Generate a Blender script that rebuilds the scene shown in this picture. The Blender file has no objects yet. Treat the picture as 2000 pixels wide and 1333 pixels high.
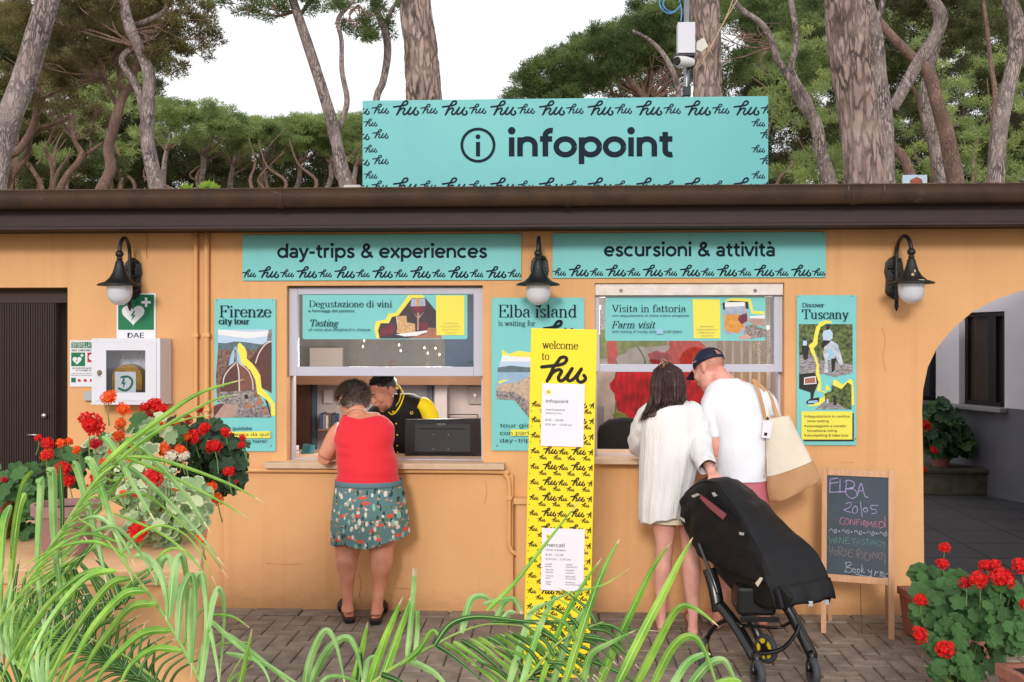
import bpy, bmesh, math, random
import numpy as np
from math import sin, cos, pi, radians, sqrt, atan2
from mathutils import Vector, Matrix, noise

random.seed(7)
rng = np.random.default_rng(11)
SC = bpy.context.scene
COL = SC.collection

# ------------------------------------------------------------------ camera
FPX = 2010.0
YAW = radians(2.76)
CAM = Vector((0.323, -6.7, 1.75))
cd = bpy.data.cameras.new('camera')
cd.sensor_width = 36.0
cd.lens = 36.0 * FPX / 2000.0
cd.clip_start = 0.05
cd.clip_end = 2000
cam = bpy.data.objects.new('camera', cd)
COL.objects.link(cam)
cam.location = CAM
cam.rotation_euler = (radians(90), 0, YAW)
SC.camera = cam

# ------------------------------------------------------------------ light
SUN_EL, SUN_AZ = radians(20.0), radians(5.0)      # sun stands behind the viewer, a little to the left
sd = bpy.data.lights.new('sun', 'SUN')
sd.energy = 1.5
sd.angle = radians(10)
sd.color = (1.0, 0.955, 0.90)
sun = bpy.data.objects.new('sun', sd)
COL.objects.link(sun)
sun.location = (-3, -20, 12)
sdir = Vector((sin(SUN_AZ) * cos(SUN_EL), cos(SUN_AZ) * cos(SUN_EL), -sin(SUN_EL)))   # direction light travels
sun.rotation_euler = sdir.to_track_quat('-Z', 'Y').to_euler()

W = bpy.data.worlds.new('World')
SC.world = W
W.use_nodes = True
nt = W.node_tree
nt.nodes.clear()
sky = nt.nodes.new('ShaderNodeTexSky')
sky.sky_type = 'NISHITA'
sky.sun_disc = False
sky.sun_elevation = SUN_EL
sky.sun_rotation = radians(180) + SUN_AZ
sky.air_density = 1.2
sky.dust_density = 3.0
bg = nt.nodes.new('ShaderNodeBackground')
bg.inputs['Strength'].default_value = 0.12
mixn = nt.nodes.new('ShaderNodeMix')
mixn.data_type = 'RGBA'
tcn = nt.nodes.new('ShaderNodeTexCoord')
cn = nt.nodes.new('ShaderNodeTexNoise')
cn.inputs['Scale'].default_value = 2.2
cn.inputs['Detail'].default_value = 5
rmp = nt.nodes.new('ShaderNodeMapRange')
rmp.inputs[1].default_value = 0.3
rmp.inputs[2].default_value = 0.62
rmp.inputs[3].default_value = 0.86
rmp.inputs[4].default_value = 1.0
nt.links.new(tcn.outputs['Generated'], cn.inputs['Vector'])
nt.links.new(cn.outputs['Fac'], rmp.inputs[0])
nt.links.new(rmp.outputs[0], mixn.inputs[0])
nt.links.new(sky.outputs[0], mixn.inputs[6])
mixn.inputs[7].default_value = (8.9, 8.95, 9.05, 1)          # bright thin cloud
nt.links.new(mixn.outputs[2], bg.inputs['Color'])
wo = nt.nodes.new('ShaderNodeOutputWorld')
nt.links.new(bg.outputs[0], wo.inputs[0])

vs = SC.view_settings
vs.view_transform = 'Standard'
vs.look = 'None'
vs.exposure = 0.13
vs.gamma = 1.0
vs.use_curve_mapping = False
SC.cycles.max_bounces = 6
SC.cycles.diffuse_bounces = 3
SC.cycles.glossy_bounces = 3
SC.cycles.transparent_max_bounces = 8

# ------------------------------------------------------------------ pixel -> world helpers
FW = Vector((-sin(YAW), cos(YAW), 0))
RT = Vector((cos(YAW), sin(YAW), 0))
UP = Vector((0, 0, 1))
def ray(u, v):
    return FW + RT * ((u - 1000.0) / FPX) + UP * ((666.5 - v) / FPX)
def P(u, v, y=0.0):
    d = ray(u, v)
    return CAM + d * ((y - CAM.y) / d.y)
def G(u, v, z=0.0):
    d = ray(u, v)
    return CAM + d * ((z - CAM.z) / d.z)
def PD(u, v, dep):
    return CAM + ray(u, v) * dep
def px(y):                       # metres per photo pixel at plane y
    return (y - CAM.y) / FPX

# ------------------------------------------------------------------ materials
def lin(c):
    out = []
    for k in c[:3]:
        k = k / 255.0
        out.append(k / 12.92 if k <= 0.04045 else ((k + 0.055) / 1.055) ** 2.4)
    return tuple(out)
MATS = {}
def mat(name, rgb, rough=0.6, var=0.0, scale=8.0, bump=0.0, bscale=60.0, metal=0.0, spec=0.4, stretch=None,
        translucent=0.0, emit=0.0, rgb2=None, detail=4.0, sheen=0.0, coat=0.0, objvar=0.0):
    """rgb: sRGB 0-255 of the thing's own colour; var mixes towards rgb2 (or a darker tone) by noise"""
    if name in MATS:
        return MATS[name]
    m = bpy.data.materials.new(name)
    m.use_nodes = True
    n = m.node_tree.nodes; l = m.node_tree.links
    b = n['Principled BSDF']
    c = lin(rgb)
    b.inputs['Base Color'].default_value = (*c, 1)
    b.inputs['Roughness'].default_value = rough
    b.inputs['Metallic'].default_value = metal
    b.inputs['Specular IOR Level'].default_value = spec
    if sheen: b.inputs['Sheen Weight'].default_value = sheen
    if coat: b.inputs['Coat Weight'].default_value = coat
    tc = n.new('ShaderNodeTexCoord'); mp = n.new('ShaderNodeMapping')
    l.new(tc.outputs['Object'], mp.inputs['Vector'])
    if stretch: mp.inputs['Scale'].default_value = stretch
    if var > 0 or rgb2:
        t = n.new('ShaderNodeTexNoise'); t.inputs['Scale'].default_value = scale; t.inputs['Detail'].default_value = detail
        l.new(mp.outputs[0], t.inputs['Vector'])
        r = n.new('ShaderNodeMapRange'); r.inputs[1].default_value = 0.34; r.inputs[2].default_value = 0.66
        r.inputs[3].default_value = 0.0; r.inputs[4].default_value = var if var > 0 else 1.0
        l.new(t.outputs['Fac'], r.inputs[0])
        mx = n.new('ShaderNodeMix'); mx.data_type = 'RGBA'
        l.new(r.outputs[0], mx.inputs[0])
        mx.inputs[6].default_value = (*c, 1)
        c2 = lin(rgb2) if rgb2 else tuple(k * 0.4 for k in c)
        mx.inputs[7].default_value = (*c2, 1)
        col = mx.outputs[2]
        if objvar:
            oi = n.new('ShaderNodeObjectInfo'); rr = n.new('ShaderNodeMapRange')
            l.new(oi.outputs['Random'], rr.inputs[0]); rr.inputs[3].default_value = 1 - objvar; rr.inputs[4].default_value = 1 + objvar
            hs = n.new('ShaderNodeHueSaturation'); l.new(rr.outputs[0], hs.inputs['Value']); l.new(col, hs.inputs['Color'])
            col = hs.outputs[0]
        l.new(col, b.inputs['Base Color'])
        m['_c'] = 1
    if bump > 0:
        t2 = n.new('ShaderNodeTexNoise'); t2.inputs['Scale'].default_value = bscale; t2.inputs['Detail'].default_value = 5
        l.new(mp.outputs[0], t2.inputs['Vector'])
        bp = n.new('ShaderNodeBump'); bp.inputs['Strength'].default_value = bump; bp.inputs['Distance'].default_value = 0.02
        l.new(t2.outputs['Fac'], bp.inputs['Height']); l.new(bp.outputs[0], b.inputs['Normal'])
    if emit > 0:
        b.inputs['Emission Color'].default_value = (*c, 1); b.inputs['Emission Strength'].default_value = emit
    if translucent > 0:
        tr = n.new('ShaderNodeBsdfTranslucent')
        ms = n.new('ShaderNodeMixShader'); ms.inputs[0].default_value = translucent
        out = n['Material Output']
        if var > 0 or rgb2: l.new(col, tr.inputs['Color'])
        else: tr.inputs['Color'].default_value = (*c, 1)
        l.new(b.outputs[0], ms.inputs[1]); l.new(tr.outputs[0], ms.inputs[2]); l.new(ms.outputs[0], out.inputs['Surface'])
    MATS[name] = m
    return m
def nodes_of(m): return m.node_tree.nodes, m.node_tree.links, m.node_tree.nodes['Principled BSDF']

def glass(name, tint=(0.9, 0.95, 0.95), rough=0.02, refl=1.0):
    if name in MATS: return MATS[name]
    m = bpy.data.materials.new(name); m.use_nodes = True
    n = m.node_tree.nodes; l = m.node_tree.links
    n.remove(n['Principled BSDF'])
    t = n.new('ShaderNodeBsdfTransparent'); t.inputs[0].default_value = (*tint, 1)
    g = n.new('ShaderNodeBsdfGlossy'); g.inputs['Roughness'].default_value = rough; g.inputs[0].default_value = (refl, refl, refl, 1)
    f = n.new('ShaderNodeFresnel'); f.inputs[0].default_value = 1.5
    mx = n.new('ShaderNodeMixShader')
    l.new(f.outputs[0], mx.inputs[0]); l.new(t.outputs[0], mx.inputs[1]); l.new(g.outputs[0], mx.inputs[2])
    l.new(mx.outputs[0], n['Material Output'].inputs['Surface'])
    MATS[name] = m
    return m

# ------------------------------------------------------------------ mesh builder
ORG = {}
class MB:
    def __init__(s): s.v = []; s.f = []; s.mi = []; s.m = 0
    def add(s, vs_, fs_):
        o = len(s.v); s.v += [tuple(p) for p in vs_]
        for f in fs_: s.f.append(tuple(i + o for i in f)); s.mi.append(s.m)
        return s
    def box(s, x0, x1, y0, y1, z0, z1):
        if x0 > x1: x0, x1 = x1, x0
        if y0 > y1: y0, y1 = y1, y0
        if z0 > z1: z0, z1 = z1, z0
        return s.add([(x0,y0,z0),(x1,y0,z0),(x1,y1,z0),(x0,y1,z0),(x0,y0,z1),(x1,y0,z1),(x1,y1,z1),(x0,y1,z1)],
              [(0,3,2,1),(4,5,6,7),(0,1,5,4),(1,2,6,5),(2,3,7,6),(3,0,4,7)])
    def prism(s, poly, y0, y1):            # poly in (x,z), counter-clockwise seen from -y
        n = len(poly)
        a = sum(poly[i][0]*poly[(i+1)%n][1]-poly[(i+1)%n][0]*poly[i][1] for i in range(n))
        if a < 0: poly = poly[::-1]
        vv = [(p[0], y0, p[1]) for p in poly] + [(p[0], y1, p[1]) for p in poly]
        ff = [tuple(range(n)), tuple(range(2*n-1, n-1, -1))]
        ff += [(i, i+n, (i+1)%n+n, (i+1)%n) for i in range(n)]
        return s.add(vv, ff)
    def flat(s, poly, y):                  # one face in plane y, seen from -y
        n = len(poly)
        a = sum(poly[i][0]*poly[(i+1)%n][1]-poly[(i+1)%n][0]*poly[i][1] for i in range(n))
        if a < 0: poly = poly[::-1]
        return s.add([(p[0], y, p[1]) for p in poly], [tuple(range(n))])
    def rings(s, rs, closed=True, cap=True):
        n = len(rs[0]); vv = [p for r in rs for p in r]; ff = []
        for i in range(len(rs)-1):
            for j in range(n if closed else n-1):
                k = (j+1) % n
                ff.append((i*n+j, i*n+k, (i+1)*n+k, (i+1)*n+j))
        if cap and closed:
            ff.append(tuple(range(n))[::-1]); ff.append(tuple((len(rs)-1)*n + j for j in range(n)))
        return s.add(vv, ff)
    def tube(s, pts, rad, seg=8, cap=True, flatx=1.0, rfun=None, ref=None):
        pts = [Vector(p) for p in pts]; n = len(pts)
        if not hasattr(rad, '__len__'): rad = [rad]*n
        rs = []; prev = None
        for i, p in enumerate(pts):
            t = (pts[min(i+1,n-1)] - pts[max(i-1,0)])
            if t.length < 1e-9: t = Vector((0,0,1))
            t.normalize()
            if prev is None:
                a = ref or (Vector((1,0,0)) if abs(t.x) < .9 else Vector((0,1,0)))
            else: a = prev
            a = (a - t*a.dot(t)); a.normalize(); prev = a
            b = t.cross(a)
            ring = []
            for k in range(seg):
                th = 2*pi*k/seg
                r = rad[i] * (rfun(i, th, p) if rfun else 1.0)
                ring.append(p + a*cos(th)*r + b*sin(th)*r*flatx)
            rs.append(ring)
        return s.rings(rs, True, cap)
    def lathe(s, prof, c, seg=24, axis='z', cap=False):
        c = Vector(c); rs = []
        for r, h in prof:
            ring = []
            for k in range(seg):
                th = 2*pi*k/seg
                if axis == 'z': ring.append(c + Vector((r*cos(th), r*sin(th), h)))
                elif axis == 'y': ring.append(c + Vector((r*cos(th), h, -r*sin(th))))
                else: ring.append(c + Vector((h, r*cos(th), r*sin(th))))
            rs.append(ring)
        return s.rings(rs, True, cap)
    def ell(s, c, r, M=None, seg=16, rn=10):
        c = Vector(c); rs = []
        for i in range(rn+1):
            ph = -pi/2 + pi*i/rn
            rr = max(cos(ph), 0.02)
            ring = []
            for k in range(seg):
                th = 2*pi*k/seg
                q = Vector((r[0]*rr*cos(th), r[1]*rr*sin(th), r[2]*sin(ph)))
                q = c + q
                ring.append(M @ q if M else q)
            rs.append(ring)
        return s.rings(rs, True, True)
    def join(s, o):
        return s.add(o.v, o.f)
    def build(s, name, mats, parent=None, origin=None, smooth=False, bevel=0.0, kind=None, sub=0, angle=None, solid=0.0):
        me = bpy.data.meshes.new(name)
        me.from_pydata([tuple(p) for p in s.v], [], s.f)
        if not isinstance(mats, (list, tuple)): mats = [mats]
        for m in mats: me.materials.append(m)
        if len(mats) > 1:
            me.polygons.foreach_set('material_index', s.mi)
        return finish(me, name, parent, origin, smooth, bevel, kind, sub, angle, solid)

def finish(me, name, parent=None, origin=None, smooth=False, bevel=0.0, kind=None, sub=0, angle=None, solid=0.0):
    org = Vector((0, 0, 0))
    if parent is not None: org = ORG.get(parent.name, Vector((0, 0, 0)))
    elif origin is not None: org = Vector(origin)
    if org.length > 0: me.transform(Matrix.Translation(-org))
    if smooth or angle:
        me.polygons.foreach_set('use_smooth', [True]*len(me.polygons))
        if angle: me.set_sharp_from_angle(angle=radians(angle))
    me.update()
    o = bpy.data.objects.new(name, me)
    COL.objects.link(o)
    if parent is not None: o.parent = parent; ORG[o.name] = org
    else: o.location = org; ORG[o.name] = org
    if solid:
        md = o.modifiers.new('thickness', 'SOLIDIFY'); md.thickness = solid; md.offset = -1
    if bevel:
        md = o.modifiers.new('bevel', 'BEVEL'); md.width = bevel; md.segments = 2; md.limit_method = 'ANGLE'; md.angle_limit = radians(40)
    if sub:
        md = o.modifiers.new('sub', 'SUBSURF'); md.levels = sub; md.render_levels = sub
    if kind: o['kind'] = kind
    return o

def thing(name, label, cat, loc, group=None):
    o = bpy.data.objects.new(name, None)
    COL.objects.link(o)
    o.empty_display_size = 0.1
    o.location = loc; o['label'] = label; o['category'] = cat
    if group: o['group'] = group
    ORG[o.name] = Vector(loc)
    return o
def tag(o, label, cat, group=None):
    o['label'] = label; o['category'] = cat
    if group: o['group'] = group
    return o
def inst(name, me, parent, loc, rot=(0,0,0), scale=(1,1,1)):
    """a shared-mesh part at world position loc"""
    o = bpy.data.objects.new(name, me)
    COL.objects.link(o)
    if parent is not None:
        o.parent = parent; o.location = Vector(loc) - ORG.get(parent.name, Vector((0,0,0)))
    else: o.location = loc
    o.rotation_euler = rot; o.scale = scale
    ORG[o.name] = Vector(loc)
    return o
def raw_mesh(mb, name, mats, smooth=False):
    me = bpy.data.meshes.new(name)
    me.from_pydata([tuple(p) for p in mb.v], [], mb.f)
    if not isinstance(mats, (list, tuple)): mats = [mats]
    for m in mats: me.materials.append(m)
    if len(mats) > 1: me.polygons.foreach_set('material_index', mb.mi)
    if smooth: me.polygons.foreach_set('use_smooth', [True]*len(me.polygons))
    me.update()
    return me
def eval_mesh(o, name):
    dg = bpy.context.evaluated_depsgraph_get()
    me = bpy.data.meshes.new_from_object(o.evaluated_get(dg))
    me.name = name
    return me
def fuse(name, mb, voxel, material, parent=None, smooth_it=4, kind=None, warp=None, sm_f=0.5):
    """melt overlapping closed shapes into ONE continuous surface"""
    me = bpy.data.meshes.new('tmp'); me.from_pydata([tuple(p) for p in mb.v], [], mb.f); me.update()
    bm = bmesh.new(); bm.from_mesh(me); bmesh.ops.recalc_face_normals(bm, faces=bm.faces); bm.to_mesh(me); bm.free()
    o = bpy.data.objects.new('tmp', me); COL.objects.link(o)
    r = o.modifiers.new('r', 'REMESH'); r.mode = 'VOXEL'; r.voxel_size = voxel; r.use_smooth_shade = True
    if smooth_it:
        s_ = o.modifiers.new('s', 'SMOOTH'); s_.iterations = smooth_it; s_.factor = sm_f
    m2 = eval_mesh(o, name)
    bpy.data.objects.remove(o); bpy.data.meshes.remove(me)
    if warp:
        for vv in m2.vertices: vv.co = warp(vv.co.copy(), vv.normal.copy())
    m2.materials.clear()
    m2.materials.append(material)
    return finish(m2, name, parent, None, True, 0, kind)
def catmull(pts, n=8):
    pts = [Vector(p) for p in pts]; out = []
    q = [pts[0]] + pts + [pts[-1]]
    for i in range(1, len(q)-2):
        for k in range(n):
            t = k/n
            a, b, c, d = q[i-1], q[i], q[i+1], q[i+2]
            out.append(0.5*((2*b) + (c-a)*t + (2*a-5*b+4*c-d)*t*t + (3*b-a-3*c+d)*t**3))
    out.append(q[-2])
    return out
def lerp_list(vals, n):
    out = []
    for i in range(n):
        t = i/(n-1)*(len(vals)-1); k = min(int(t), len(vals)-2); out.append(vals[k]*(1-(t-k)) + vals[k+1]*(t-k))
    return out

# ------------------------------------------------------------------ lettering
import os
FONT = None
try:                                   # Blender's own bundled sans; the built-in face is the fallback
    _fp = os.path.join(bpy.utils.system_resource('DATAFILES'), 'fonts', 'Inter.woff2')
    if os.path.exists(_fp): FONT = bpy.data.fonts.load(_fp)
except Exception: FONT = None
def text2d(body, bold=0.0, shear=0.0, spacing=1.0):
    cu = bpy.data.curves.new('t', 'FONT')
    if FONT: cu.font = FONT; cu.body = body; cu.size = 1; cu.resolution_u = 3
    cu.offset = bold; cu.shear = shear; cu.space_character = spacing
    o = bpy.data.objects.new('t', cu); COL.objects.link(o)
    me = eval_mesh(o, 't')
    vv = [(v.co.x, v.co.y) for v in me.vertices]; ff = [tuple(p.vertices) for p in me.polygons]
    bpy.data.objects.remove(o); bpy.data.curves.remove(cu); bpy.data.meshes.remove(me)
    return vv, ff
_h = text2d('H')[0]; CAPH = [max(p[1] for p in _h) - min(p[1] for p in _h)]
class Print(MB):
    """flat print in a plane y; X(u,v) turns poster pixels into (x,z)"""
    def __init__(s, y, X=None):
        super().__init__(); s.y = y; s.X = X or (lambda u, v: (P(u, v, y).x, P(u, v, y).z)); s.k = 0
    def lay(s, dz=0.0):
        s.k += 1; return s.y - dz - (s.k % 9)*0.00005
    def text(s, body, u0, u1, vb, cap, bold=0.0, shear=0.0):
        """u0..u1 width, vb baseline, cap = cap height in px"""
        if bold > 0:
            s.text(body, u0+bold*cap*.35, u1+bold*cap*.35, vb, cap, 0, shear); u0 -= bold*cap*.35; u1 -= bold*cap*.35; vb += bold*cap*.2
        vv, ff = text2d(body, 0, shear)
        x0 = min(p[0] for p in vv); x1 = max(p[0] for p in vv)
        sx = (u1-u0)/(x1-x0); sy = cap/CAPH[0]
        y = s.lay()
        o = len(s.v)
        for a, b in vv:
            X = s.X(u0 + (a-x0)*sx, vb - b*sy); s.v.append((X[0], y, X[1]))
        for f in ff:
            a, b, c = (s.v[o+f[i]] for i in range(3))
            nn = (b[0]-a[0])*(c[2]-a[2])-(b[2]-a[2])*(c[0]-a[0])
            s.f.append(tuple(o+i for i in (f if nn > 0 else f[::-1]))); s.mi.append(s.m)
    def poly(s, pts, dz=0.0):
        s.flat([s.X(*p) for p in pts], s.lay(dz))
    def rect(s, u0, v0, u1, v1, dz=0.0): s.poly([(u0,v0),(u1,v0),(u1,v1),(u0,v1)], dz)
    def disc(s, u, v, ru, rv=None, n=20, dz=0.0, a0=0, a1=2*pi):
        rv = rv or ru
        s.poly([(u+ru*cos(a0+(a1-a0)*k/n), v-rv*sin(a0+(a1-a0)*k/n)) for k in range(n if a1-a0 > 6.2 else n+1)], dz)
    def stroke(s, pts, wf, smooth=True, clip=None):
        """pts px polyline; wf(dx,dy,t)->width px or number"""
        q = [(p.x, p.y) for p in catmull([(a, b, 0) for a, b in pts], 6)] if (smooth and len(pts) > 2) else list(pts)
        n = len(q); L = []; R = []
        y0 = s.lay()
        for i in range(n):
            a = q[max(i-1, 0)]; b = q[min(i+1, n-1)]
            dx, dy = b[0]-a[0], b[1]-a[1]; l_ = math.hypot(dx, dy) or 1; dx /= l_; dy /= l_
            w = wf(dx, dy, i/(n-1)) if callable(wf) else wf
            L.append((q[i][0]-dy*w/2, q[i][1]+dx*w/2)); R.append((q[i][0]+dy*w/2, q[i][1]-dx*w/2))
        o = len(s.v)
        for i in range(n):
            y = y0 - 0.00018*i/n
            for p in (L[i], R[i]):
                X = s.X(*p); s.v.append((X[0], y, X[1]))
        for i in range(n-1):
            if clip:
                mu = (q[i][0]+q[i+1][0])/2; mv = (q[i][1]+q[i+1][1])/2
                if mu < clip[0] or mu > clip[2] or mv < clip[1] or mv > clip[3]: continue
            s.f.append((o+2*i, o+2*i+1, o+2*i+3, o+2*i+2)); s.mi.append(s.m)
        # round ends
        for e in (0, n-1):
            w = wf(0, 1, 0) if callable(wf) else wf
            if not callable(wf) and w > 1.2 and not (clip and not (clip[0]+w/2 < q[e][0] < clip[2]-w/2 and clip[1]+w/2 < q[e][1] < clip[3]-w/2)):
                s.disc(q[e][0], q[e][1], w/2, n=8)

HU = [(0,.43),(.27,.37),(.41,.33),(.50,.27),(.55,.16),(.54,.07),(.48,.045),(.41,.09),(.35,.24),(.27,.41),(.20,.67),(.12,.95)]
HU2 = [(.16,.86),(.22,.68),(.29,.57),(.385,.51),(.44,.57),(.41,.68),(.37,.81),(.40,.92),(.47,.90),(.55,.76),(.675,.46)]
HU3 = [(.675,.46),(.58,.75),(.575,.87),(.62,.915),(.70,.85),(.78,.70),(.88,.47)]
HU4 = [(.88,.47),(.80,.70),(.785,.83),(.82,.93),(.88,.955),(.95,.885),(.97,.79),(.935,.70)]
def hu(pr, u, v, w, clip=None, wt=0.075):
    """script logo, top left (u,v), width w px"""
    h = w*0.60
    for k, path in enumerate((HU, HU2, HU3, HU4)):
        pr.stroke([(u+a*w, v+b*h) for a, b in path], w*wt*0.9, clip=clip)

# round geometric sans for the big headings, x-height .5, ascender .72
def _arc(cx, cy, rx, ry, a0, a1, n=12):
    return [(cx+rx*cos(radians(a0+(a1-a0)*k/n)), cy+ry*sin(radians(a0+(a1-a0)*k/n))) for k in range(n+1)]
_A = [_arc(.215,.325,.15,.125,155,0,10), [(.365,.335),(.365,0)], _arc(.215,.145,.15,.10,0,360,20)]
GS = {
 'o': (.54, [_arc(.27,.25,.20,.205,0,360,28)]), 'n': (.51, [[(.09,0),(.09,.5)], _arc(.255,.285,.165,.17,180,0,12), [(.42,.29),(.42,0)]]),
 'i': (.19, [[(.095,0),(.095,.5)], ('dot',.095,.67)]), 'f': (.31, [[(.14,0),(.14,.56)], _arc(.27,.55,.13,.125,180,75,8), [(.02,.455),(.29,.455)]]),
 'p': (.55, [[(.09,-.20),(.09,.5)], _arc(.29,.25,.195,.205,0,360,28)]), 't': (.34, [[(.15,.64),(.15,.15)], _arc(.27,.16,.12,.115,180,290,8), [(.02,.455),(.31,.455)]]),
 'd': (.55, [_arc(.26,.25,.195,.205,0,360,28), [(.46,0),(.46,.72)]]), 'a': (.46, _A), 'à': (.46, _A + [[(.12,.74),(.24,.61)]]),
 'y': (.45, [[(.04,.5),(.225,.03)], [(.41,.5),(.225,.03),(.15,-.14),(.02,-.16)]]), '-': (.32, [[(.04,.26),(.28,.26)]]),
 'r': (.33, [[(.09,0),(.09,.5)], _arc(.25,.30,.16,.155,180,75,8)]), 's': (.41, [[(.345,.385),(.28,.445),(.19,.45),(.095,.38),(.14,.29),(.28,.22),(.34,.12),(.25,.045),(.15,.05),(.06,.125)]]),
 '&': (.62, [[(.57,.02),(.40,.22),(.19,.46),(.19,.60),(.29,.675),(.40,.60),(.36,.46),(.17,.33),(.09,.20),(.13,.08),(.25,.04),(.40,.10),(.50,.30)]]),
 'x': (.46, [[(.04,.5),(.42,0)], [(.42,.5),(.04,0)]]), 'e': (.52, [_arc(.265,.25,.20,.205,0,318,24), [(.07,.245),(.46,.245)]]), 'c': (.48, [_arc(.265,.25,.20,.205,48,312,22)]),
 'u': (.51, [[(.09,.5),(.09,.215)], _arc(.255,.215,.165,.17,180,360,12), [(.42,.5),(.42,0)]]), 'v': (.45, [[(.03,.5),(.225,.02)], [(.42,.5),(.225,.02)]]), ' ': (.24, []),
}
def geo_text(pr, body, u0, u1, vb, asc, w=.122):
    """asc = height px of the ascender"""
    tot = sum(GS[c][0] for c in body); sx = (u1-u0)/tot; sy = asc/.72; x = 0; unit = (sx*sy)**.5
    for c in body:
        adv, st = GS[c]
        for q in st:
            if q[0] == 'dot': pr.disc(u0+(x+q[1])*sx, vb-q[2]*sy, unit*w*.68, n=16)
            else: pr.stroke([(u0+(x+a)*sx, vb-b*sy) for a, b in q], lambda a, b, t: unit*w, smooth=(3 < len(q) and c in 'sy&'))
        x += adv

# didone-like serif, drawn with a broad nib; x-height .47, cap .70, width advances
def _arc(cx, cy, rx, ry, a0, a1, n=12):
    return [(cx+rx*cos(radians(a0+(a1-a0)*k/n)), cy+ry*sin(radians(a0+(a1-a0)*k/n))) for k in range(n+1)]
S_ = 'serif'
GL = {
 'i': (.26, [[(.13,0),(.13,.46)], (S_,.13,0,.2), (S_,.09,.46,.1), ('dot',.13,.64)]),
 'l': (.26, [[(.13,0),(.13,.70)], (S_,.13,0,.2), (S_,.09,.70,.1)]),
 'r': (.38, [[(.12,0),(.12,.46)], (S_,.12,0,.2), (S_,.08,.46,.1), _arc(.24,.30,.12,.16,180,60), ('dot',.32,.40)]),
 'n': (.54, [[(.12,0),(.12,.46)], (S_,.12,0,.2), (S_,.08,.46,.1), _arc(.26,.30,.14,.16,180,0), [(.40,.30),(.40,0)], (S_,.40,0,.2)]),
 'm': (.82, [[(.12,0),(.12,.46)], (S_,.12,0,.2), (S_,.08,.46,.1), _arc(.26,.30,.14,.16,180,0), [(.40,.30),(.40,0)], (S_,.40,0,.18), _arc(.54,.30,.14,.16,180,0), [(.68,.30),(.68,0)], (S_,.68,0,.2)]),
 'u': (.54, [[(.12,.46),(.12,.16)], (S_,.08,.46,.1), _arc(.26,.16,.14,.16,180,360), [(.40,.46),(.40,0)], (S_,.36,.46,.1), (S_,.44,0,.1)]),
 'o': (.48, [_arc(.24,.23,.19,.235,0,360,24)]),
 'c': (.42, [_arc(.24,.23,.19,.235,45,330,18), ('dot',.36,.36)]),
 'e': (.44, [_arc(.23,.23,.18,.235,0,330,20), [(.06,.25),(.40,.25)]]),
 'a': (.45, [_arc(.20,.12,.13,.125,80,280,12), _arc(.22,.34,.12,.12,150,0,8), [(.34,.36),(.34,.04),(.42,.0)], [(.22,.24),(.34,.28)], ('dot',.12,.36)]),
 'b': (.50, [[(.12,.02),(.12,.70)], (S_,.08,.70,.1), _arc(.26,.23,.17,.23,140,-140,16)]),
 'd': (.52, [[(.39,0),(.39,.70)], (S_,.35,.70,.1), (S_,.43,0,.1), _arc(.24,.23,.17,.23,40,320,16)]),
 'g': (.46, [_arc(.20,.30,.13,.15,0,360,16), _arc(.22,-.10,.17,.10,0,360,16), [(.14,.17),(.10,.08),(.2,.01)], [(.30,.40),(.42,.45)]]),
 'y': (.46, [[(.08,.46),(.24,.04)], [(.40,.46),(.22,-.10),(.12,-.2),(.06,-.16)], (S_,.08,.46,.16), (S_,.40,.46,.14)]),
 'v': (.46, [[(.08,.46),(.24,.0)], [(.40,.46),(.24,.0)], (S_,.08,.46,.16), (S_,.40,.46,.14)]),
 'w': (.68, [[(.08,.46),(.22,.0)], [(.36,.46),(.22,.0)], [(.34,.46),(.47,.0)], [(.61,.46),(.47,.0)], (S_,.08,.46,.16), (S_,.61,.46,.14), (S_,.35,.46,.14)]),
 's': (.38, [[(.33,.36),(.26,.45),(.16,.46),(.08,.38),(.12,.28),(.24,.21),(.32,.12),(.28,.02),(.17,-.005),(.07,.09)]]),
 't': (.32, [[(.13,.62),(.13,.08),(.18,.0),(.28,.06)], [(.03,.45),(.27,.45)]]),
 'z': (.42, [[(.05,.455),(.37,.455)], [(.05,.01),(.38,.01)], ('thick',(.35,.45),(.07,.02)), [(.05,.455),(.05,.36)], [(.38,.01),(.38,.11)]]),
 'f': (.30, [[(.12,0),(.12,.58)], _arc(.24,.58,.12,.13,180,60), (S_,.12,0,.2), [(.02,.45),(.25,.45)], ('dot',.31,.66)]),
 'F': (.58, [[(.13,0),(.13,.70)], (S_,.13,0,.24), [(.03,.695),(.53,.695)], [(.13,.36),(.38,.36)], [(.53,.695),(.53,.52)], [(.38,.45),(.38,.28)]]),
 'E': (.62, [[(.13,0),(.13,.70)], [(.03,.005),(.56,.005)], [(.03,.695),(.53,.695)], [(.13,.36),(.38,.36)], [(.53,.695),(.53,.54)], [(.38,.45),(.38,.28)], [(.56,.005),(.56,.18)]]),
 'T': (.62, [[(.31,0),(.31,.70)], (S_,.31,0,.26), [(.03,.695),(.59,.695)], [(.04,.695),(.04,.50)], [(.58,.695),(.58,.50)]]),
 'D': (.68, [[(.14,0),(.14,.70)], [(.03,.695),(.32,.695)], [(.03,.005),(.32,.005)], _arc(.32,.35,.29,.345,90,-90,18)]),
 'V': (.62, [('thick',(.08,.70),(.32,0)), [(.56,.70),(.32,0)], (S_,.10,.70,.22), (S_,.54,.70,.18)]),
 ' ': (.26, []),
}
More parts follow.
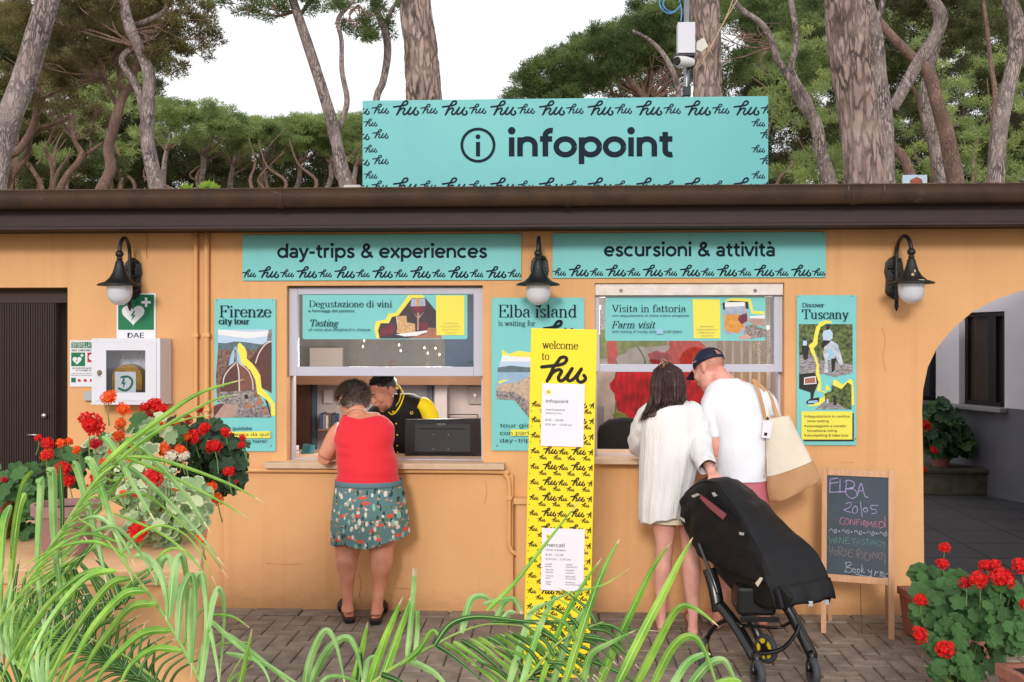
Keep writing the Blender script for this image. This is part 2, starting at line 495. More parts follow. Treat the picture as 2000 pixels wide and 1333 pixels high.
def serif_text(pr, body, u0, u1, vb, cap, slant=0.0, thin=0.035, thick=0.10):
    tot = sum(GL[c][0] for c in body)
    sx = (u1-u0)/tot; sy = cap/0.70; x = 0
    unit = min(sx, sy)
    def T(a, b, x0): return (u0 + (x0+a+b*slant)*sx, vb - b*sy)
    def nib(dx, dy, t): return unit*(thin + (thick-thin)*abs(dy)**1.6)
    for c in body:
        adv, st = GL[c]
        for s_ in st:
            if s_[0] == S_:
                pr.stroke([T(s_[1]-s_[3]/2, s_[2], x), T(s_[1]+s_[3]/2, s_[2], x)], lambda a, b, t: unit*thin*1.2, smooth=False)
            elif s_[0] == 'dot':
                q = T(s_[1], s_[2], x); pr.disc(q[0], q[1], unit*.06, n=8)
            elif s_[0] == 'thick':
                pr.stroke([T(*s_[1], x), T(*s_[2], x)], lambda a, b, t: unit*thick, smooth=False)
            else:
                pr.stroke([T(a, b, x) for a, b in s_], nib, smooth=len(s_) > 3 and len(s_) < 11)
        x += adv
# ================================================================== GROUND AND SETTING
M_plaster = mat('orange_plaster', (227,175,122), 0.85, var=0.6, scale=1.5, rgb2=(215,158,108), bump=0.22, bscale=13)
def scratches(m, col, sc, thr, st):
    n, l, b = nodes_of(m); tc = n.new('ShaderNodeTexCoord'); mp = n.new('ShaderNodeMapping'); mp.inputs['Scale'].default_value = st; l.new(tc.outputs['Object'], mp.inputs[0])
    t = n.new('ShaderNodeTexNoise'); t.inputs['Scale'].default_value = sc; t.inputs['Detail'].default_value = 9; t.inputs['Roughness'].default_value = .8; l.new(mp.outputs[0], t.inputs['Vector'])
    r = n.new('ShaderNodeMapRange'); r.inputs[1].default_value = thr; r.inputs[2].default_value = thr+.05; r.inputs[4].default_value = .75; l.new(t.outputs['Fac'], r.inputs[0])
    mx = n.new('ShaderNodeMix'); mx.data_type = 'RGBA'; l.new(b.inputs['Base Color'].links[0].from_socket, mx.inputs[6]); mx.inputs[7].default_value = (*lin(col), 1); l.new(r.outputs[0], mx.inputs[0]); l.new(mx.outputs[2], b.inputs['Base Color'])
def plaster_marks(m):
    n, l, b = nodes_of(m)
    # sparse scuffs and grime low on the wall plus hairline speckle
    tc = n.new('ShaderNodeTexCoord'); 
    mp = n.new('ShaderNodeMapping'); mp.inputs['Scale'].default_value = (1, 1, 2.2)
    l.new(tc.outputs['Object'], mp.inputs[0])
    t = n.new('ShaderNodeTexNoise'); t.inputs['Scale'].default_value = 9; t.inputs['Detail'].default_value = 8; t.inputs['Roughness'].default_value = .75
    l.new(mp.outputs[0], t.inputs['Vector'])
    r = n.new('ShaderNodeMapRange'); r.inputs[1].default_value = 0.66; r.inputs[2].default_value = 0.76; r.inputs[4].default_value = 0.35
    l.new(t.outputs['Fac'], r.inputs[0])
    mx = n.new('ShaderNodeMix'); mx.data_type = 'RGBA'
    src = b.inputs['Base Color'].links[0].from_socket
    l.new(src, mx.inputs[6]); mx.inputs[7].default_value = (*lin((150,100,60)), 1); l.new(r.outputs[0], mx.inputs[0])
    # faint vertical rain streaks
    mps = n.new('ShaderNodeMapping'); mps.inputs['Scale'].default_value = (9, 9, .35); l.new(tc.outputs['Object'], mps.inputs[0])
    ts = n.new('ShaderNodeTexNoise'); ts.inputs['Scale'].default_value = 1.3; ts.inputs['Detail'].default_value = 6; l.new(mps.outputs[0], ts.inputs['Vector'])
    rs_ = n.new('ShaderNodeMapRange'); rs_.inputs[1].default_value = .52; rs_.inputs[2].default_value = .78; rs_.inputs[4].default_value = .28; l.new(ts.outputs['Fac'], rs_.inputs[0])
    mxs = n.new('ShaderNodeMix'); mxs.data_type = 'RGBA'; l.new(mx.outputs[2], mxs.inputs[6]); mxs.inputs[7].default_value = (*lin((190,134,84)), 1); l.new(rs_.outputs[0], mxs.inputs[0]); mx = mxs
    # splash dirt near the ground
    sp = n.new('ShaderNodeSeparateXYZ'); l.new(tc.outputs['Object'], sp.inputs[0])
    ad = n.new('ShaderNodeMath'); ad.operation = 'MULTIPLY_ADD'; l.new(t.outputs['Fac'], ad.inputs[0]); ad.inputs[1].default_value = -0.25; l.new(sp.outputs[2], ad.inputs[2])
    r2 = n.new('ShaderNodeMapRange'); r2.inputs[1].default_value = -0.10; r2.inputs[2].default_value = 0.02; r2.inputs[3].default_value = 0.28; r2.inputs[4].default_value = 0.0
    l.new(ad.outputs[0], r2.inputs[0])
    mx2 = n.new('ShaderNodeMix'); mx2.data_type = 'RGBA'; l.new(mx.outputs[2], mx2.inputs[6]); mx2.inputs[7].default_value = (*lin((130,92,62)), 1)
    l.new(r2.outputs[0], mx2.inputs[0]); l.new(mx2.outputs[2], b.inputs['Base Color'])
plaster_marks(M_plaster)
M_brown = mat('brown_painted_wood', (50,36,38), 0.6, var=0.5, scale=5, rgb2=(64,48,48), stretch=(1,1,6), bump=.15)
M_gutter = mat('weathered_copper_gutter', (66,54,48), 0.5, var=0.8, scale=6, rgb2=(88,66,50), metal=0.25, bump=.1, stretch=(1,1,1))
scratches(M_brown, (168,150,148), 7, .69, (1,1,.5)); scratches(M_gutter, (120,122,104), 5, .62, (1,1,3))
M_soffit = mat('dark_soffit', (60,44,40), .8)
M_earth = mat('far_ground_earth', (120,104,80), 0.95, var=0.6, scale=.4, rgb2=(92,100,60))
M_joint = mat('paver_joint_sand', (104,94,82), 0.95, var=.5, scale=20)

mb = MB(); mb.add([(-600,-60,-0.03),(600,-60,-0.03),(600,900,-0.03),(-600,900,-0.03)], [(0,1,2,3)])
g = mb.build('ground', M_earth, kind='structure')
mb = MB(); mb.add([(-4.5,-8,-0.012),(6.5,-8,-0.012),(6.5,0.3,-0.012),(-4.5,0.3,-0.012)], [(0,1,2,3)])
paving = mb.build('pavement', M_joint, kind='structure')

# herringbone pavers: individual bricks where the photo resolves them
M_paver = mat('grey_brown_paver', (150,135,122), 0.9, var=0.8, scale=9, rgb2=(116,104,94), bump=.35, bscale=50, objvar=0.16)
def paver_mesh(wx, wy):
    mb = MB(); b_ = 0.006; h = 0.05
    x, y = wx/2, wy/2
    mb.add([(-x,-y,-h),(x,-y,-h),(x,y,-h),(-x,y,-h),(-x,-y,-b_),(x,-y,-b_),(x,y,-b_),(-x,y,-b_),
            (-x+b_,-y+b_,0),(x-b_,-y+b_,0),(x-b_,y-b_,0),(-x+b_,y-b_,0)],
           [(0,1,5,4),(1,2,6,5),(2,3,7,6),(3,0,4,7),(4,5,9,8),(5,6,10,9),(6,7,11,10),(7,4,8,11),(8,9,10,11)])
    return raw_mesh(mb, 'paver', M_paver)
PW = 0.105
pm = paver_mesh(2*PW-0.007, PW-0.007)
bricks = []
for i in range(-60, 90):
    for j in range(-60, 60):
        # herringbone tiling: each diagonal cell carries one lying and one standing brick
        k = (i - j) % 4
        if k == 0: bricks.append((i*PW + PW, j*PW + PW/2, 0.0))
        elif k == 2: pass
        if (i - j) % 4 == 3: bricks.append((i*PW + PW/2, j*PW + PW, pi/2))
sel = []
rest = MB()
a45 = 0.0
for x, y, r in bricks:
    y -= 0.02
    if y > -0.20 or y < -6: continue
    d = (Vector((x, y, 0)) - CAM)
    f = d.dot(FW)
    if f < 1: continue
    uu = 1000 + FPX*d.dot(RT)/f; vv_ = 666.5 + FPX*1.75/f
    if -60 < uu < 2060 and vv_ < 1352: sel.append((f, x, y, r))
    elif x > -4.4 and x < 6.4 and vv_ < 2600: 
        s2 = (2*PW-.007)/2; s1 = (PW-.007)/2
        hx, hy = (s2, s1) if r == 0 else (s1, s2)
        rest.box(x-hx, x+hx, y-hy, y+hy, -0.05, random.uniform(-.002, .002))
sel.sort()
for n_, (f, x, y, r) in enumerate(sel):
    if n_ < 290:
        inst('paver', pm, paving, (x, y, random.uniform(-0.003, 0.003)), (random.uniform(-.012,.012), random.uniform(-.012,.012), r + random.uniform(-.012,.012)))
    else:
        s2 = (2*PW-.007)/2; s1 = (PW-.007)/2
        hx, hy = (s2, s1) if r == 0 else (s1, s2)
        rest.box(x-hx, x+hx, y-hy, y+hy, -0.05, random.uniform(-.002, .002))
# edge course along the wall
x = -4.4
slab = paver_mesh(0.31, 0.165)
while x < 2.75:
    inst('edge_slab', slab, paving, (x, -0.105, random.uniform(-.002,.003)), (0, random.uniform(-.01,.01), random.uniform(-.008,.008)))
    x += 0.32
rest.build('paver_field', M_paver, paving, kind='stuff')

# ================================================================== KIOSK BUILDING
bl = thing('kiosk_building', 'low orange plastered kiosk with brown eaves, two service windows and an arched passage', 'building', (0, 0.1, 0))
WT = 0.24
def xz(u, v, y=0): p = P(u, v, y); return (p.x, p.z)
ZT = 2.50
L1 = (P(560,600).x, P(943,600).x, P(700,905).z, P(750,558).z)
R1 = (P(1162,600).x, P(1532,600).x, P(1300,897).z, P(1340,553).z)
door_r, door_t = P(132,800).x, P(60,562).z
arch = [(1806,1215),(1803,900),(1801,800),(1803,762),(1812,718),(1830,680),(1860,643),(1900,609),(1950,583),(2000,567),(2070,558)]
A = [xz(*p) for p in arch]; A[0] = (A[0][0], -0.05)
cx_ = A[-1][0]
A2 = [(2*cx_-p[0], p[1]) for p in A[:-1]][::-1]
xl, xr = -7.0, 2*cx_ - A[0][0] + 2.0
outer = [(xl,-0.05),(xl, ZT),(xr, ZT),(xr,-0.05)] + A2[::-1][::1][::1]
outer = [(xl,-0.05), (P(-260,800).x, -0.05), (P(-260,800).x, door_t), (door_r, door_t), (door_r, -0.05)] + A + A2 + [(xr,-0.05), (xr,ZT), (xl,ZT)]
holes = [[(h[0],h[2]),(h[1],h[2]),(h[1],h[3]),(h[0],h[3])] for h in (L1, R1)]
def holed_wall(outer, holes, y0, y1):
    bm = bmesh.new(); allE = []
    for loop in [outer] + holes:
        vs_ = [bm.verts.new((p[0], y0, p[1])) for p in loop]
        for i in range(len(vs_)): allE.append(bm.edges.new((vs_[i], vs_[(i+1)%len(vs_)])))
    bmesh.ops.triangle_fill(bm, use_beauty=True, use_dissolve=False, edges=allE)
    r = bmesh.ops.extrude_face_region(bm, geom=list(bm.faces))
    for e in r['geom']:
        if isinstance(e, bmesh.types.BMVert): e.co.y = y1
    bmesh.ops.recalc_face_normals(bm, faces=bm.faces)
    mb = MB(); bm.verts.index_update()
    mb.add([tuple(v.co) for v in bm.verts], [tuple(v.index for v in f.verts) for f in bm.faces]); bm.free()
    return mb
holed_wall(outer, holes, 0.0, WT).build('wall', M_plaster, bl)
# raised counter panel below the left window
cxl, cxr = P(436,1000,-0.05).x, P(1003,1000,-0.05).x
mb = MB(); mb.box(cxl, cxr, -0.05, -0.001, -0.05, P(700,925,-0.05).z)
mb.build('counter_panel', M_plaster, bl, bevel=0.006)
mb = MB(); mb.box(P(1008,1000,-0.10).x, P(1040,1000,-.10).x, -0.10, -0.001, -0.05, P(1010,985,-0.1).z)
mb.box(P(1003,1000,-0.12).x, P(1046,1000,-.12).x, -0.12, -0.001, P(1010,985,-0.1).z, P(1010,974,-0.1).z)
mb.build('wall_stub', M_plaster, bl, bevel=0.005)

M_sill = mat('sandstone_sill', (214,186,158), .7, var=.5, scale=14, rgb2=(190,160,135), bump=.25, bscale=40)
mb = MB(); mb.box(P(518,905,-.1).x, P(985,905,-.1).x, -0.115, WT+.25, P(750,917,-.115).z, P(750,906,-.115).z)
mb.build('window_sill', M_sill, bl, bevel=0.004)
mb = MB(); mb.box(P(1158,905,-.1).x, P(1552,905,-.1).x, -0.115, WT+.25, P(1250,908,-.115).z, P(1250,897,-.115).z)
mb.build('window_sill', M_sill, bl, bevel=0.004)

# aluminium sash windows
M_alu = mat('pale_aluminium_frame', (196,196,212), 0.6, var=.2, scale=3, rgb2=(180,180,198), bump=.05, spec=.25)
M_gl = glass('window_glass', (0.80,0.84,0.86), 0.01)
def sash(h, y, bars, label, topboard=None):
    # bars: px numbers (uL0,uL1,uR0,uR1,vT0,vT1,vB0,vB1)
    uL0,uL1,uR0,uR1,vT0,vT1,vB0,vB1 = bars
    mid = (vT0+vB1)/2; um = (uL0+uR1)/2
    X = lambda u: P(u, mid, y).x
    Z = lambda v: P(um, v, y).z
    mb = MB()
    mb.box(h[0]+.001, X(uL1), y, y+.05, Z(vB1), Z(vT0)); mb.box(X(uR0), h[1]-.001, y, y+.05, Z(vB1), Z(vT0))
    mb.box(X(uL1), X(uR0), y+.002, y+.048, Z(vT1), Z(vT0)); mb.box(X(uL1), X(uR0), y-.004, y+.048, Z(vB1), Z(vB0))
    w = mb.build('sash_window', M_alu, bl, bevel=.003)
    g_ = MB(); g_.box(X(uL1)+.001, X(uR0)-.001, y+.022, y+.028, Z(vB0)+.001, Z(vT1)-.001)
    g_.build('pane', M_gl, w)
    # fixed guide rails at the sides, all the way down
    r = MB()
    r.box(h[0]+.001, h[0]+.018, y+.055, y+.11, h[2], h[3]-.002); r.box(h[1]-.018, h[1]-.001, y+.055, y+.11, h[2], h[3]-.002)
    r.box(h[0]+.018, h[1]-.018, y+.056, y+.108, h[3]-.03, h[3]-.002)
    r.box(h[0]+.018, h[1]-.018, y+.056, y+.108, h[2]+.001, h[2]+.015)
    r.build('window_rail', M_alu, bl, bevel=.002)
    return w
sash(L1, 0.05, (562,581,925,943,563,575,717,735), '')
sash(R1, 0.05, (1164,1171,1512,1531,573,580,712,727), '')
M_wht = mat('chipped_white_paint', (232,226,222), .6, var=.35, scale=12, rgb2=(200,176,160), bump=.2)
mb = MB(); mb.box(R1[0]+.002, R1[1]-.003, 0.02, 0.045, P(1340,577,.02).z, R1[3]-.004)
tb = mb.build('head_board', M_wht, bl, bevel=.003)
mb = MB()
for u in (1213, 1475):
    p = P(u, 568, 0.018); mb.lathe([(0.0,0),(.012,0),(.012,.004)], (p.x, .0155, p.z), 10, 'y')
mb.build('bolt', mat('dull_bolt', (120,110,105), .4, metal=.8), tb)

# pipes
M_pipe = mat('orange_painted_pipe', (228,174,116), .75, var=.4, scale=5, rgb2=(216,156,104))
def pipe(pts, r, nm='pipe'):
    mb = MB(); mb.tube(catmull(pts, 5), r, 10); return mb.build(nm, M_pipe, bl, smooth=True)
for u, r in ((382, .014), (403, .018)):
    a = P(u, 452, -.03); pp = pipe([(a.x,-.025,2.47),(a.x,-.025,1.7),(a.x,-.025,P(u,925,-.03).z)], r, 'wall_pipe')
    mb = MB()
    for v in (655, 800): c = P(u, v, -.03); mb.box(c.x-r*1.35, c.x+r*1.35, -.025-r*1.3, -.001, c.z-.012, c.z+.012)
    mb.build('pipe_clip', M_pipe, pp)
zc = P(700,921,-.09).z; xc = P(994,950,-.09).x; zd = P(1000,1070,-.09).z
pipe([(P(430,921,-.09).x,-.07,zc),(P(700,921,-.09).x,-.07,zc),(xc-.09,-.07,zc),(xc-.025,-.07,zc-.022),(xc,-.07,zc-.09),(xc,-.07,zd+.1),(xc,-.07,zd+.02),(xc+.02,-.07,zd-.03),(xc+.06,-.06,zd-.05)], .015, 'conduit')
mb = MB(); c = P(1000,972,-.07); mb.box(c.x-.035, c.x+.0, -.09,-.051, c.z-.012, c.z+.012); mb.build('pipe_clip', M_pipe, bl)

# eaves: fascia, gutter, soffit, roof
YE = -0.30
zf0, zf1 = P(1000,446,YE).z, P(1000,402,YE).z
mb = MB()
prof = [(YE,zf0),(YE-.012,zf0+.006),(YE-.012,zf0+.02),(YE,zf0+.026),(YE,zf1),(YE+.03,zf1),(YE+.03,zf0)]
rs = [[Vector((x, y, z)) for y, z in prof] for x in (xl, xr)]
mb.rings(rs); mb.build('fascia_board', M_brown, bl)
mb = MB(); mb.box(xl, xr, YE+.031, 0.6, ZT+.001, ZT+.03); mb.build('soffit', M_soffit, bl)
mb = MB(); mb.box(xl, xr, YE+.031, 0.0-.001, zf0+.012, ZT); mb.build('eave_batten', M_soffit, bl)
zg0, zg1 = P(1000,403,-.36).z, P(1000,370,-.36).z
cy = -.375; rr = (zg1-zg0)*.62
def gutter_seg(x0, x1):
    ring = []
    for k in range(13):
        a = pi + pi*k/12
        ring.append((cy + rr*.95*cos(a), zg1 - .012 + (zg1-zg0)*.92*sin(a)))
    ring = [(cy-rr*.95-.008, zg1+.002)] + ring + [(cy+rr*.95, zg1)]
    inner = [(a*0.97+cy*.03, b+.005) for a, b in ring][::-1]
    pr_ = ring + inner
    m_ = MB(); m_.rings([[Vector((x, y, z)) for y, z in pr_] for x in (x0, x1)])
    return m_
joints = [xl, P(548,400,-.4).x, P(1110,400,-.4).x, P(1668,400,-.4).x, xr]
for i in range(4):
    o = gutter_seg(joints[i], joints[i+1]+.0).build('gutter', M_gutter, bl, smooth=True, angle=40)
    if i < 3:
        xj = joints[i+1]; m_ = gutter_seg(xj-.02, xj+.02); m_.v = [(x, (y-cy)*1.05+cy-.001, (z-zg1)*1.05+zg1) for x, y, z in m_.v]
        m_.build('joint_band', M_gutter, o, smooth=True, angle=40)
for u in (1655, 1725):     # wire gutter hangers
    x = P(u, 400, -.4).x; m_ = MB(); m_.tube([(x, cy-rr*1.02, zg1+.004), (x-.006, cy-rr*1.03, zg1-.03), (x-.016, cy-rr*.75, zg0+.01)], .0025, 6)
    m_.build('gutter_hanger', mat('dull_bolt', (0,0,0)), bl, smooth=True)
M_roof = mat('grey_roof_sheet', (150,146,142), .7, var=.4, scale=4)
mb = MB(); mb.box(xl, xr, YE+.04, 3.6, ZT+.031, zg1-.01); mb.build('roof', M_roof, bl)
# lead flashing lump at left of the sign
mb = MB(); a = P(672,366,-.1); b_ = P(708,366,-.1); mb.box(a.x, b_.x-.01, -.12, .02, zg1-.009, a.z+.012); mb.build('flashing', mat('white_flashing', (190,190,190), .6), bl, bevel=.006)

# building body behind
M_int = mat('interior_white_wall', (206,198,200), .8, var=.15, scale=3)
M_intb = mat('interior_tan_beam', (150,116,88), .7, var=.3, scale=3)
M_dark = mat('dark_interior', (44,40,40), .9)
xa, xb, xm = P(556,700,2.3).x - .12, P(1640,700,.3).x, P(1050,700,.3).x
YB = 2.5
def room(nm, x0, x1, y1, wallm):
    m_ = MB(); m_.box(x0, x1, y1, y1+.1, 0, ZT); m_.build('back_wall', wallm, bl)
    m_ = MB(); m_.box(x0-.08, x0, WT+.001, y1-.001, 0, ZT); m_.build('side_wall', wallm, bl)
room('l', xa, xm, YB, M_int); room('r', xm+.081, xb, YB-.6, M_int)
m_ = MB(); m_.box(xb+.001, xb+.08, WT+.001, YB-.7, 0, ZT); m_.build('side_wall', M_int, bl)
m_ = MB(); m_.box(xa, xb, WT+.001, YB-.01, -.01, .02); m_.build('room_floor', mat('tile_floor', (150,140,130), .5), bl)

# counter inside
M_counter = mat('wood_counter', (150,120,96), .5, var=.4, scale=6, stretch=(1,8,8))
zs = L1[2]
m_ = MB(); m_.box(xa+.01, xm-.09, WT+.252, WT+.62, zs-.04, zs-.004); m_.build('counter_top', M_counter, bl)
m_ = MB(); m_.box(xm+.09, xb-.01, WT+.252, WT+.62, zs-.04, zs-.004); m_.build('counter_top', M_counter, bl)
# beam, pilasters and cupboards on the back wall of the left room
def bx(nm, u0, v0, u1, v1, y0, y1, m, parent=None, bevel=0, origin=None):
    a = P(u0, (v0+v1)/2, y0); b = P(u1, (v0+v1)/2, y0); c = P((u0+u1)/2, v0, y0); d = P((u0+u1)/2, v1, y0)
    m_ = MB(); m_.box(a.x, b.x, y0, y1, d.z, c.z); return m_.build(nm, m, parent, bevel=bevel, origin=origin)
bx('ceiling_beam', 560, 730, 960, 752, 1.9, 2.1, mat('brown_beam', (122,90,66), .7, var=.3, scale=3), bl)
bx('reflection_panel', 560, 560, 960, 730, 2.12, 2.2, mat('grey_reflection_tone', (118,108,102), .7, var=.7, scale=3, rgb2=(84,84,82), stretch=(3,1,.5)), bl)  # added streaky panel, paints the grey reflections of the upper glass
bx('pilaster', 849, 700, 873, 1000, 2.2, 2.45, M_int, bl)
bx('cupboard_door', 875, 753, 944, 1000, 2.4, 2.44, mat('pale_cupboard', (208,196,196), .6), bl, .004)
bx('inner_door', 572, 740, 606, 1000, 2.3, 2.4, mat('dark_wood_door', (70,40,28), .5, var=.5, scale=5, stretch=(6,6,1)), bl, .004)
bx('doorway_blue', 606, 740, 617, 1000, 2.35, 2.4, mat('blue_grey_panel', (70,90,104), .6), bl)
bx('glazed_partition', 760, 745, 850, 1000, 2.36, 2.4, mat('pale_blue_glass_panel', (166,170,186), .3), bl)
bx('partition_post', 834, 740, 844, 1000, 2.3, 2.355, mat('dark_alu', (96,102,120), .4), bl)
bx('wall_plate', 914, 755, 944, 790, 2.36, 2.395, mat('grey_plate', (170,164,164), .5), bl, .004)
m_ = MB(); c = P(928,772,2.35); m_.lathe([(0.0001,0),(.014,0),(.016,.01),(.016,.02)], (c.x, 2.335, c.z), 14, 'y'); m_.box(c.x-.003,c.x+.003,2.34,2.355,c.z-.06,c.z-.018)
m_.build('door_lock', mat('bright_metal', (230,230,230), .2, metal=.6), bl)
m_ = MB(); 
for a_, b_ in (((877,810),(933,810)), ((877,810),(877,826)), ((933,810),(933,826))):
    p, q = P(*a_, 2.3), P(*b_, 2.3); m_.tube([p, q], .004, 6)
m_.build('wire_rack', mat('black_wire', (30,28,28), .4), bl)
# upper part seen through the glass: panelling, blue curtain
bx('wall_panel', 605, 680, 668, 725, 2.0, 2.05, mat('beige_panel', (190,176,168), .7), bl)
m_ = MB()
for k in range(14):
    u = 872 + k*4; a = P(u, 640, 2.1); m_.tube([(a.x, 2.1, P(u,560,2.1).z), (a.x, 2.1, P(u,730,2.1).z)], .012, 8)
m_.build('curtain', mat('blue_curtain', (70,92,120), .8), bl, smooth=True)
# shelf with folders and boxes, poster and socket on the back wall, seen below the sash
M_bn = [mat('folder_'+n, c, .6) for n, c in (('blue',(60,84,120)),('grey',(130,128,132)),('white',(206,204,208)),('brown',(110,84,64)))]
bx('wall_shelf', 622, 838, 655, 842, 2.2, 2.45, M_intb, bl)
for k in range(5):
    sp_ = bx('ring_binder', 624+k*6, 808+(k*7)%5, 629+k*6, 838, 2.22, 2.42, M_bn[k % 4], origin=P(626+k*6, 838, 2.3), bevel=.002)
    tag(sp_, ('blue ring binder at the left end of the wall shelf', 'grey ring binder second on the wall shelf', 'white ring binder in the middle of the wall shelf', 'brown ring binder fourth on the wall shelf', 'blue ring binder at the right end of the wall shelf')[k], 'binder', 'ring binders on the wall shelf')
wc_ = bx('wall_calendar', 632, 762, 650, 788, 2.47, 2.48, mat('calendar_paper', (222,218,214), .7), origin=P(641, 788, 2.47)); tag(wc_, 'small pale calendar sheet pinned on the wall behind the woman in red', 'calendar')
# right room: large poppy mural on the back wall, rack, chair
YM = 1.62
mur = MB()
a, b_ = P(1150,700,YM), P(1505,700,YM)
mur.box(a.x, b_.x, YM, YM+.03, P(1300,845,YM).z, P(1300,560,YM).z)
mu = mur.build('poppy_mural', mat('mural_ground', (176,166,158), .6, var=.8, scale=5, rgb2=(136,120,112)), origin=(0.8, YM, 1))
tag(mu, 'large mural of red poppies on the back wall behind the right service window', 'mural')
pr = Print(YM-.001)
pet = [mat('poppy_red', (190,22,32), .6, var=.9, scale=9, rgb2=(110,10,24), stretch=(3,1,1)), mat('poppy_orange', (205,56,30), .6, var=.9, scale=12, rgb2=(160,26,22), stretch=(3,1,1)), mat('poppy_stem', (88,116,52), .6, var=.5, scale=20), mat('mural_leafy', (140,140,60), .6, var=.8, scale=14, rgb2=(60,90,40)), mat('mural_tan', (150,122,94), .6, var=.8, scale=20, stretch=(6,1,.6), rgb2=(112,90,70))]
def blob(u, v, ru, rv, m, seed, amp=.12, n=36):
    pr.m = m; q = []
    for k in range(n):
        a = 2*pi*k/n; r = 1 + amp*sin(3*a+seed) + amp*.6*sin(7*a+seed*2) + amp*.3*sin(13*a+seed*5)
        q.append((u+ru*r*cos(a), v-rv*r*sin(a)))
    pr.poly(q, dz=0.0008)
blob(1190, 672, 50, 26, 3, 1); blob(1262, 662, 40, 18, 3, 3); blob(1440, 650, 50, 16, 3, 4)
for k in range(6): pr.m = 4; pr.rect(1400+k*17, 640, 1412+k*17, 800, dz=.0006)
blob(1250, 770, 56, 52, 0, .4, .1); blob(1225, 745, 30, 20, 0, 2); blob(1350, 770, 48, 46, 0, 1.6, .1)
blob(1338, 690, 40, 40, 1, 2.2, .14); blob(1288, 700, 22, 14, 0, .9); blob(1195, 690, 10, 30, 1, .9)
for pts, w in (([(1201,740),(1204,780),(1200,830)],4), ([(1258,730),(1262,780),(1250,835)],5), ([(1238,765),(1236,830)],4), ([(1280,690),(1262,760),(1256,835)],3), ([(1240,670),(1258,700),(1262,735)],3), ([(1180,680),(1200,700),(1210,730)],3)):
    pr.m = 2; pr.stroke(pts, w)
blob(1210, 815, 14, 10, 3, .9)
pr.m = 5
for cu, cv, R1 in ((1250,760,50),(1350,765,42),(1338,690,34)):
    for k in range(15):
        a = 2*pi*k/15 + .3*sin(k*3.1); pr.stroke([(cu+R1*.15*cos(a), cv+R1*.15*sin(a)), (cu+R1*.5*cos(a+.18), cv+R1*.5*sin(a+.18)), (cu+R1*(.82+.1*sin(k*2.7))*cos(a+.05), cv+R1*.8*sin(a+.05))], lambda dx, dy, t: 2.6*(1-t)+.4)
pr.m = 6
for cu, cv, R1 in ((1255,765,52),(1345,772,44),(1338,688,36)):
    for k in range(9):
        a = 2*pi*k/9 + .5; pr.stroke([(cu+R1*.5*cos(a), cv+R1*.5*sin(a)), (cu+R1*.75*cos(a+.12), cv+R1*.75*sin(a+.12)), (cu+R1*.95*cos(a+.3), cv+R1*.9*sin(a+.3))], lambda dx, dy, t: 1.5+3*t*(1-t))
pet += [mat('poppy_shadow_print', (110,8,22), .6), mat('poppy_light_print', (236,70,56), .6)]
pr.build('poppy_print', pet, mu)
m_ = MB(); bx('shelf_unit', 1150, 795, 1180, 880, 1.3, 1.5, mat('grey_shelf', (120,116,118), .5), bl)

# dark louvred door at far left
M_door = mat('dark_brown_door', (52,34,32), .45, var=.35, scale=8, stretch=(8,1,1))
dl = thing('louvred_door', 'dark brown fluted double door standing half open in the left doorway', 'door', (P(50,900,.1).x, .1, 0))
x0, x1 = P(-200,800,.1).x, P(107,800,.1).x; zt_ = P(60,592,.1).z
m_ = MB(); m_.box(x0, x1, .115, .15, 0.005, zt_)
m_.build('door_leaf', M_door, dl)
m_ = MB(); k = x0+.004
while k < x1-.008:
    m_.prism([(k,.01),(k+.011,.01),(k+.011,zt_-.002),(k,zt_-.002)], .105, .1145); k += .0165
m_.build('door_flute', M_door, dl, kind='stuff')
m_ = MB(); c = P(88,812,.1); m_.lathe([(.0001,-.03),(.016,-.03),(.018,-.02),(.012,0)], (c.x,.105,c.z), 14, 'y'); m_.build('lock_rosette', mat('chrome', (200,196,190), .2, metal=.9), dl, smooth=True)
m_ = MB(); a, b_ = P(52,850,.06), P(76,850,.06); m_.tube([(a.x,.1,a.z),(a.x,.065,a.z),(b_.x,.065,a.z)], .007, 8); m_.build('handle', MATS['chrome'], dl, smooth=True)
bx('door_header', -220, 564, 131, 592, .10, .16, mat('brown_header', (58,40,34), .6), bl)
bx('inner_jamb', 107, 593, 131, 1200, .30, .60, mat('grey_inner_jamb', (120,112,112), .8), bl)
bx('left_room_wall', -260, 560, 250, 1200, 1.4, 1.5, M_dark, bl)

# ------------------------------------------------ court behind the arch
M_cw = mat('lilac_white_wall', (232,224,232), .85, var=.15, scale=2)
M_cg = mat('grey_wainscot', (118,116,126), .85, var=.3, scale=3)
court = thing('courtyard_wing', 'lilac and grey rendered wing with dark windows seen through the arch', 'building', G(1990, 985))
ga, gb = G(1790, 940), G(2300, 1047)
dv = (gb-ga); dv.z = 0; dv.normalize(); nv = Vector((dv.y, -dv.x, 0))     # nv points to the viewer side
Lc = (gb-ga).length
def cq(s, z, off=0.0): q = ga + dv*s + nv*off; return Vector((q.x, q.y, z))
def cbox(s0, s1, z0, z1, o0, o1):
    m_ = MB(); vv = [cq(s, z, o) for z in (z0, z1) for s, o in ((s0,o1),(s1,o1),(s1,o0),(s0,o0))]
    m_.add(vv, [(0,3,2,1),(4,5,6,7),(0,1,5,4),(1,2,6,5),(2,3,7,6),(3,0,4,7)]); return m_
def s_at(u, z):       # distance along the wing wall at pixel column u
    d = ray(u, 667); d.z = 0
    # CAM + t d = ga + s dv
    ax, ay = ga.x-CAM.x, ga.y-CAM.y
    det = d.x*(-dv.y) + dv.x*d.y
    return (d.x*ay - d.y*ax) / det if abs(det) > 1e-9 else 0
def z_at(u, v, s):
    q = cq(s, 0); dep = (q-CAM).dot(FW); return 1.75 + (666.5-v)/FPX*dep
s1_, s2_ = s_at(1873, 0), s_at(1962, 0)
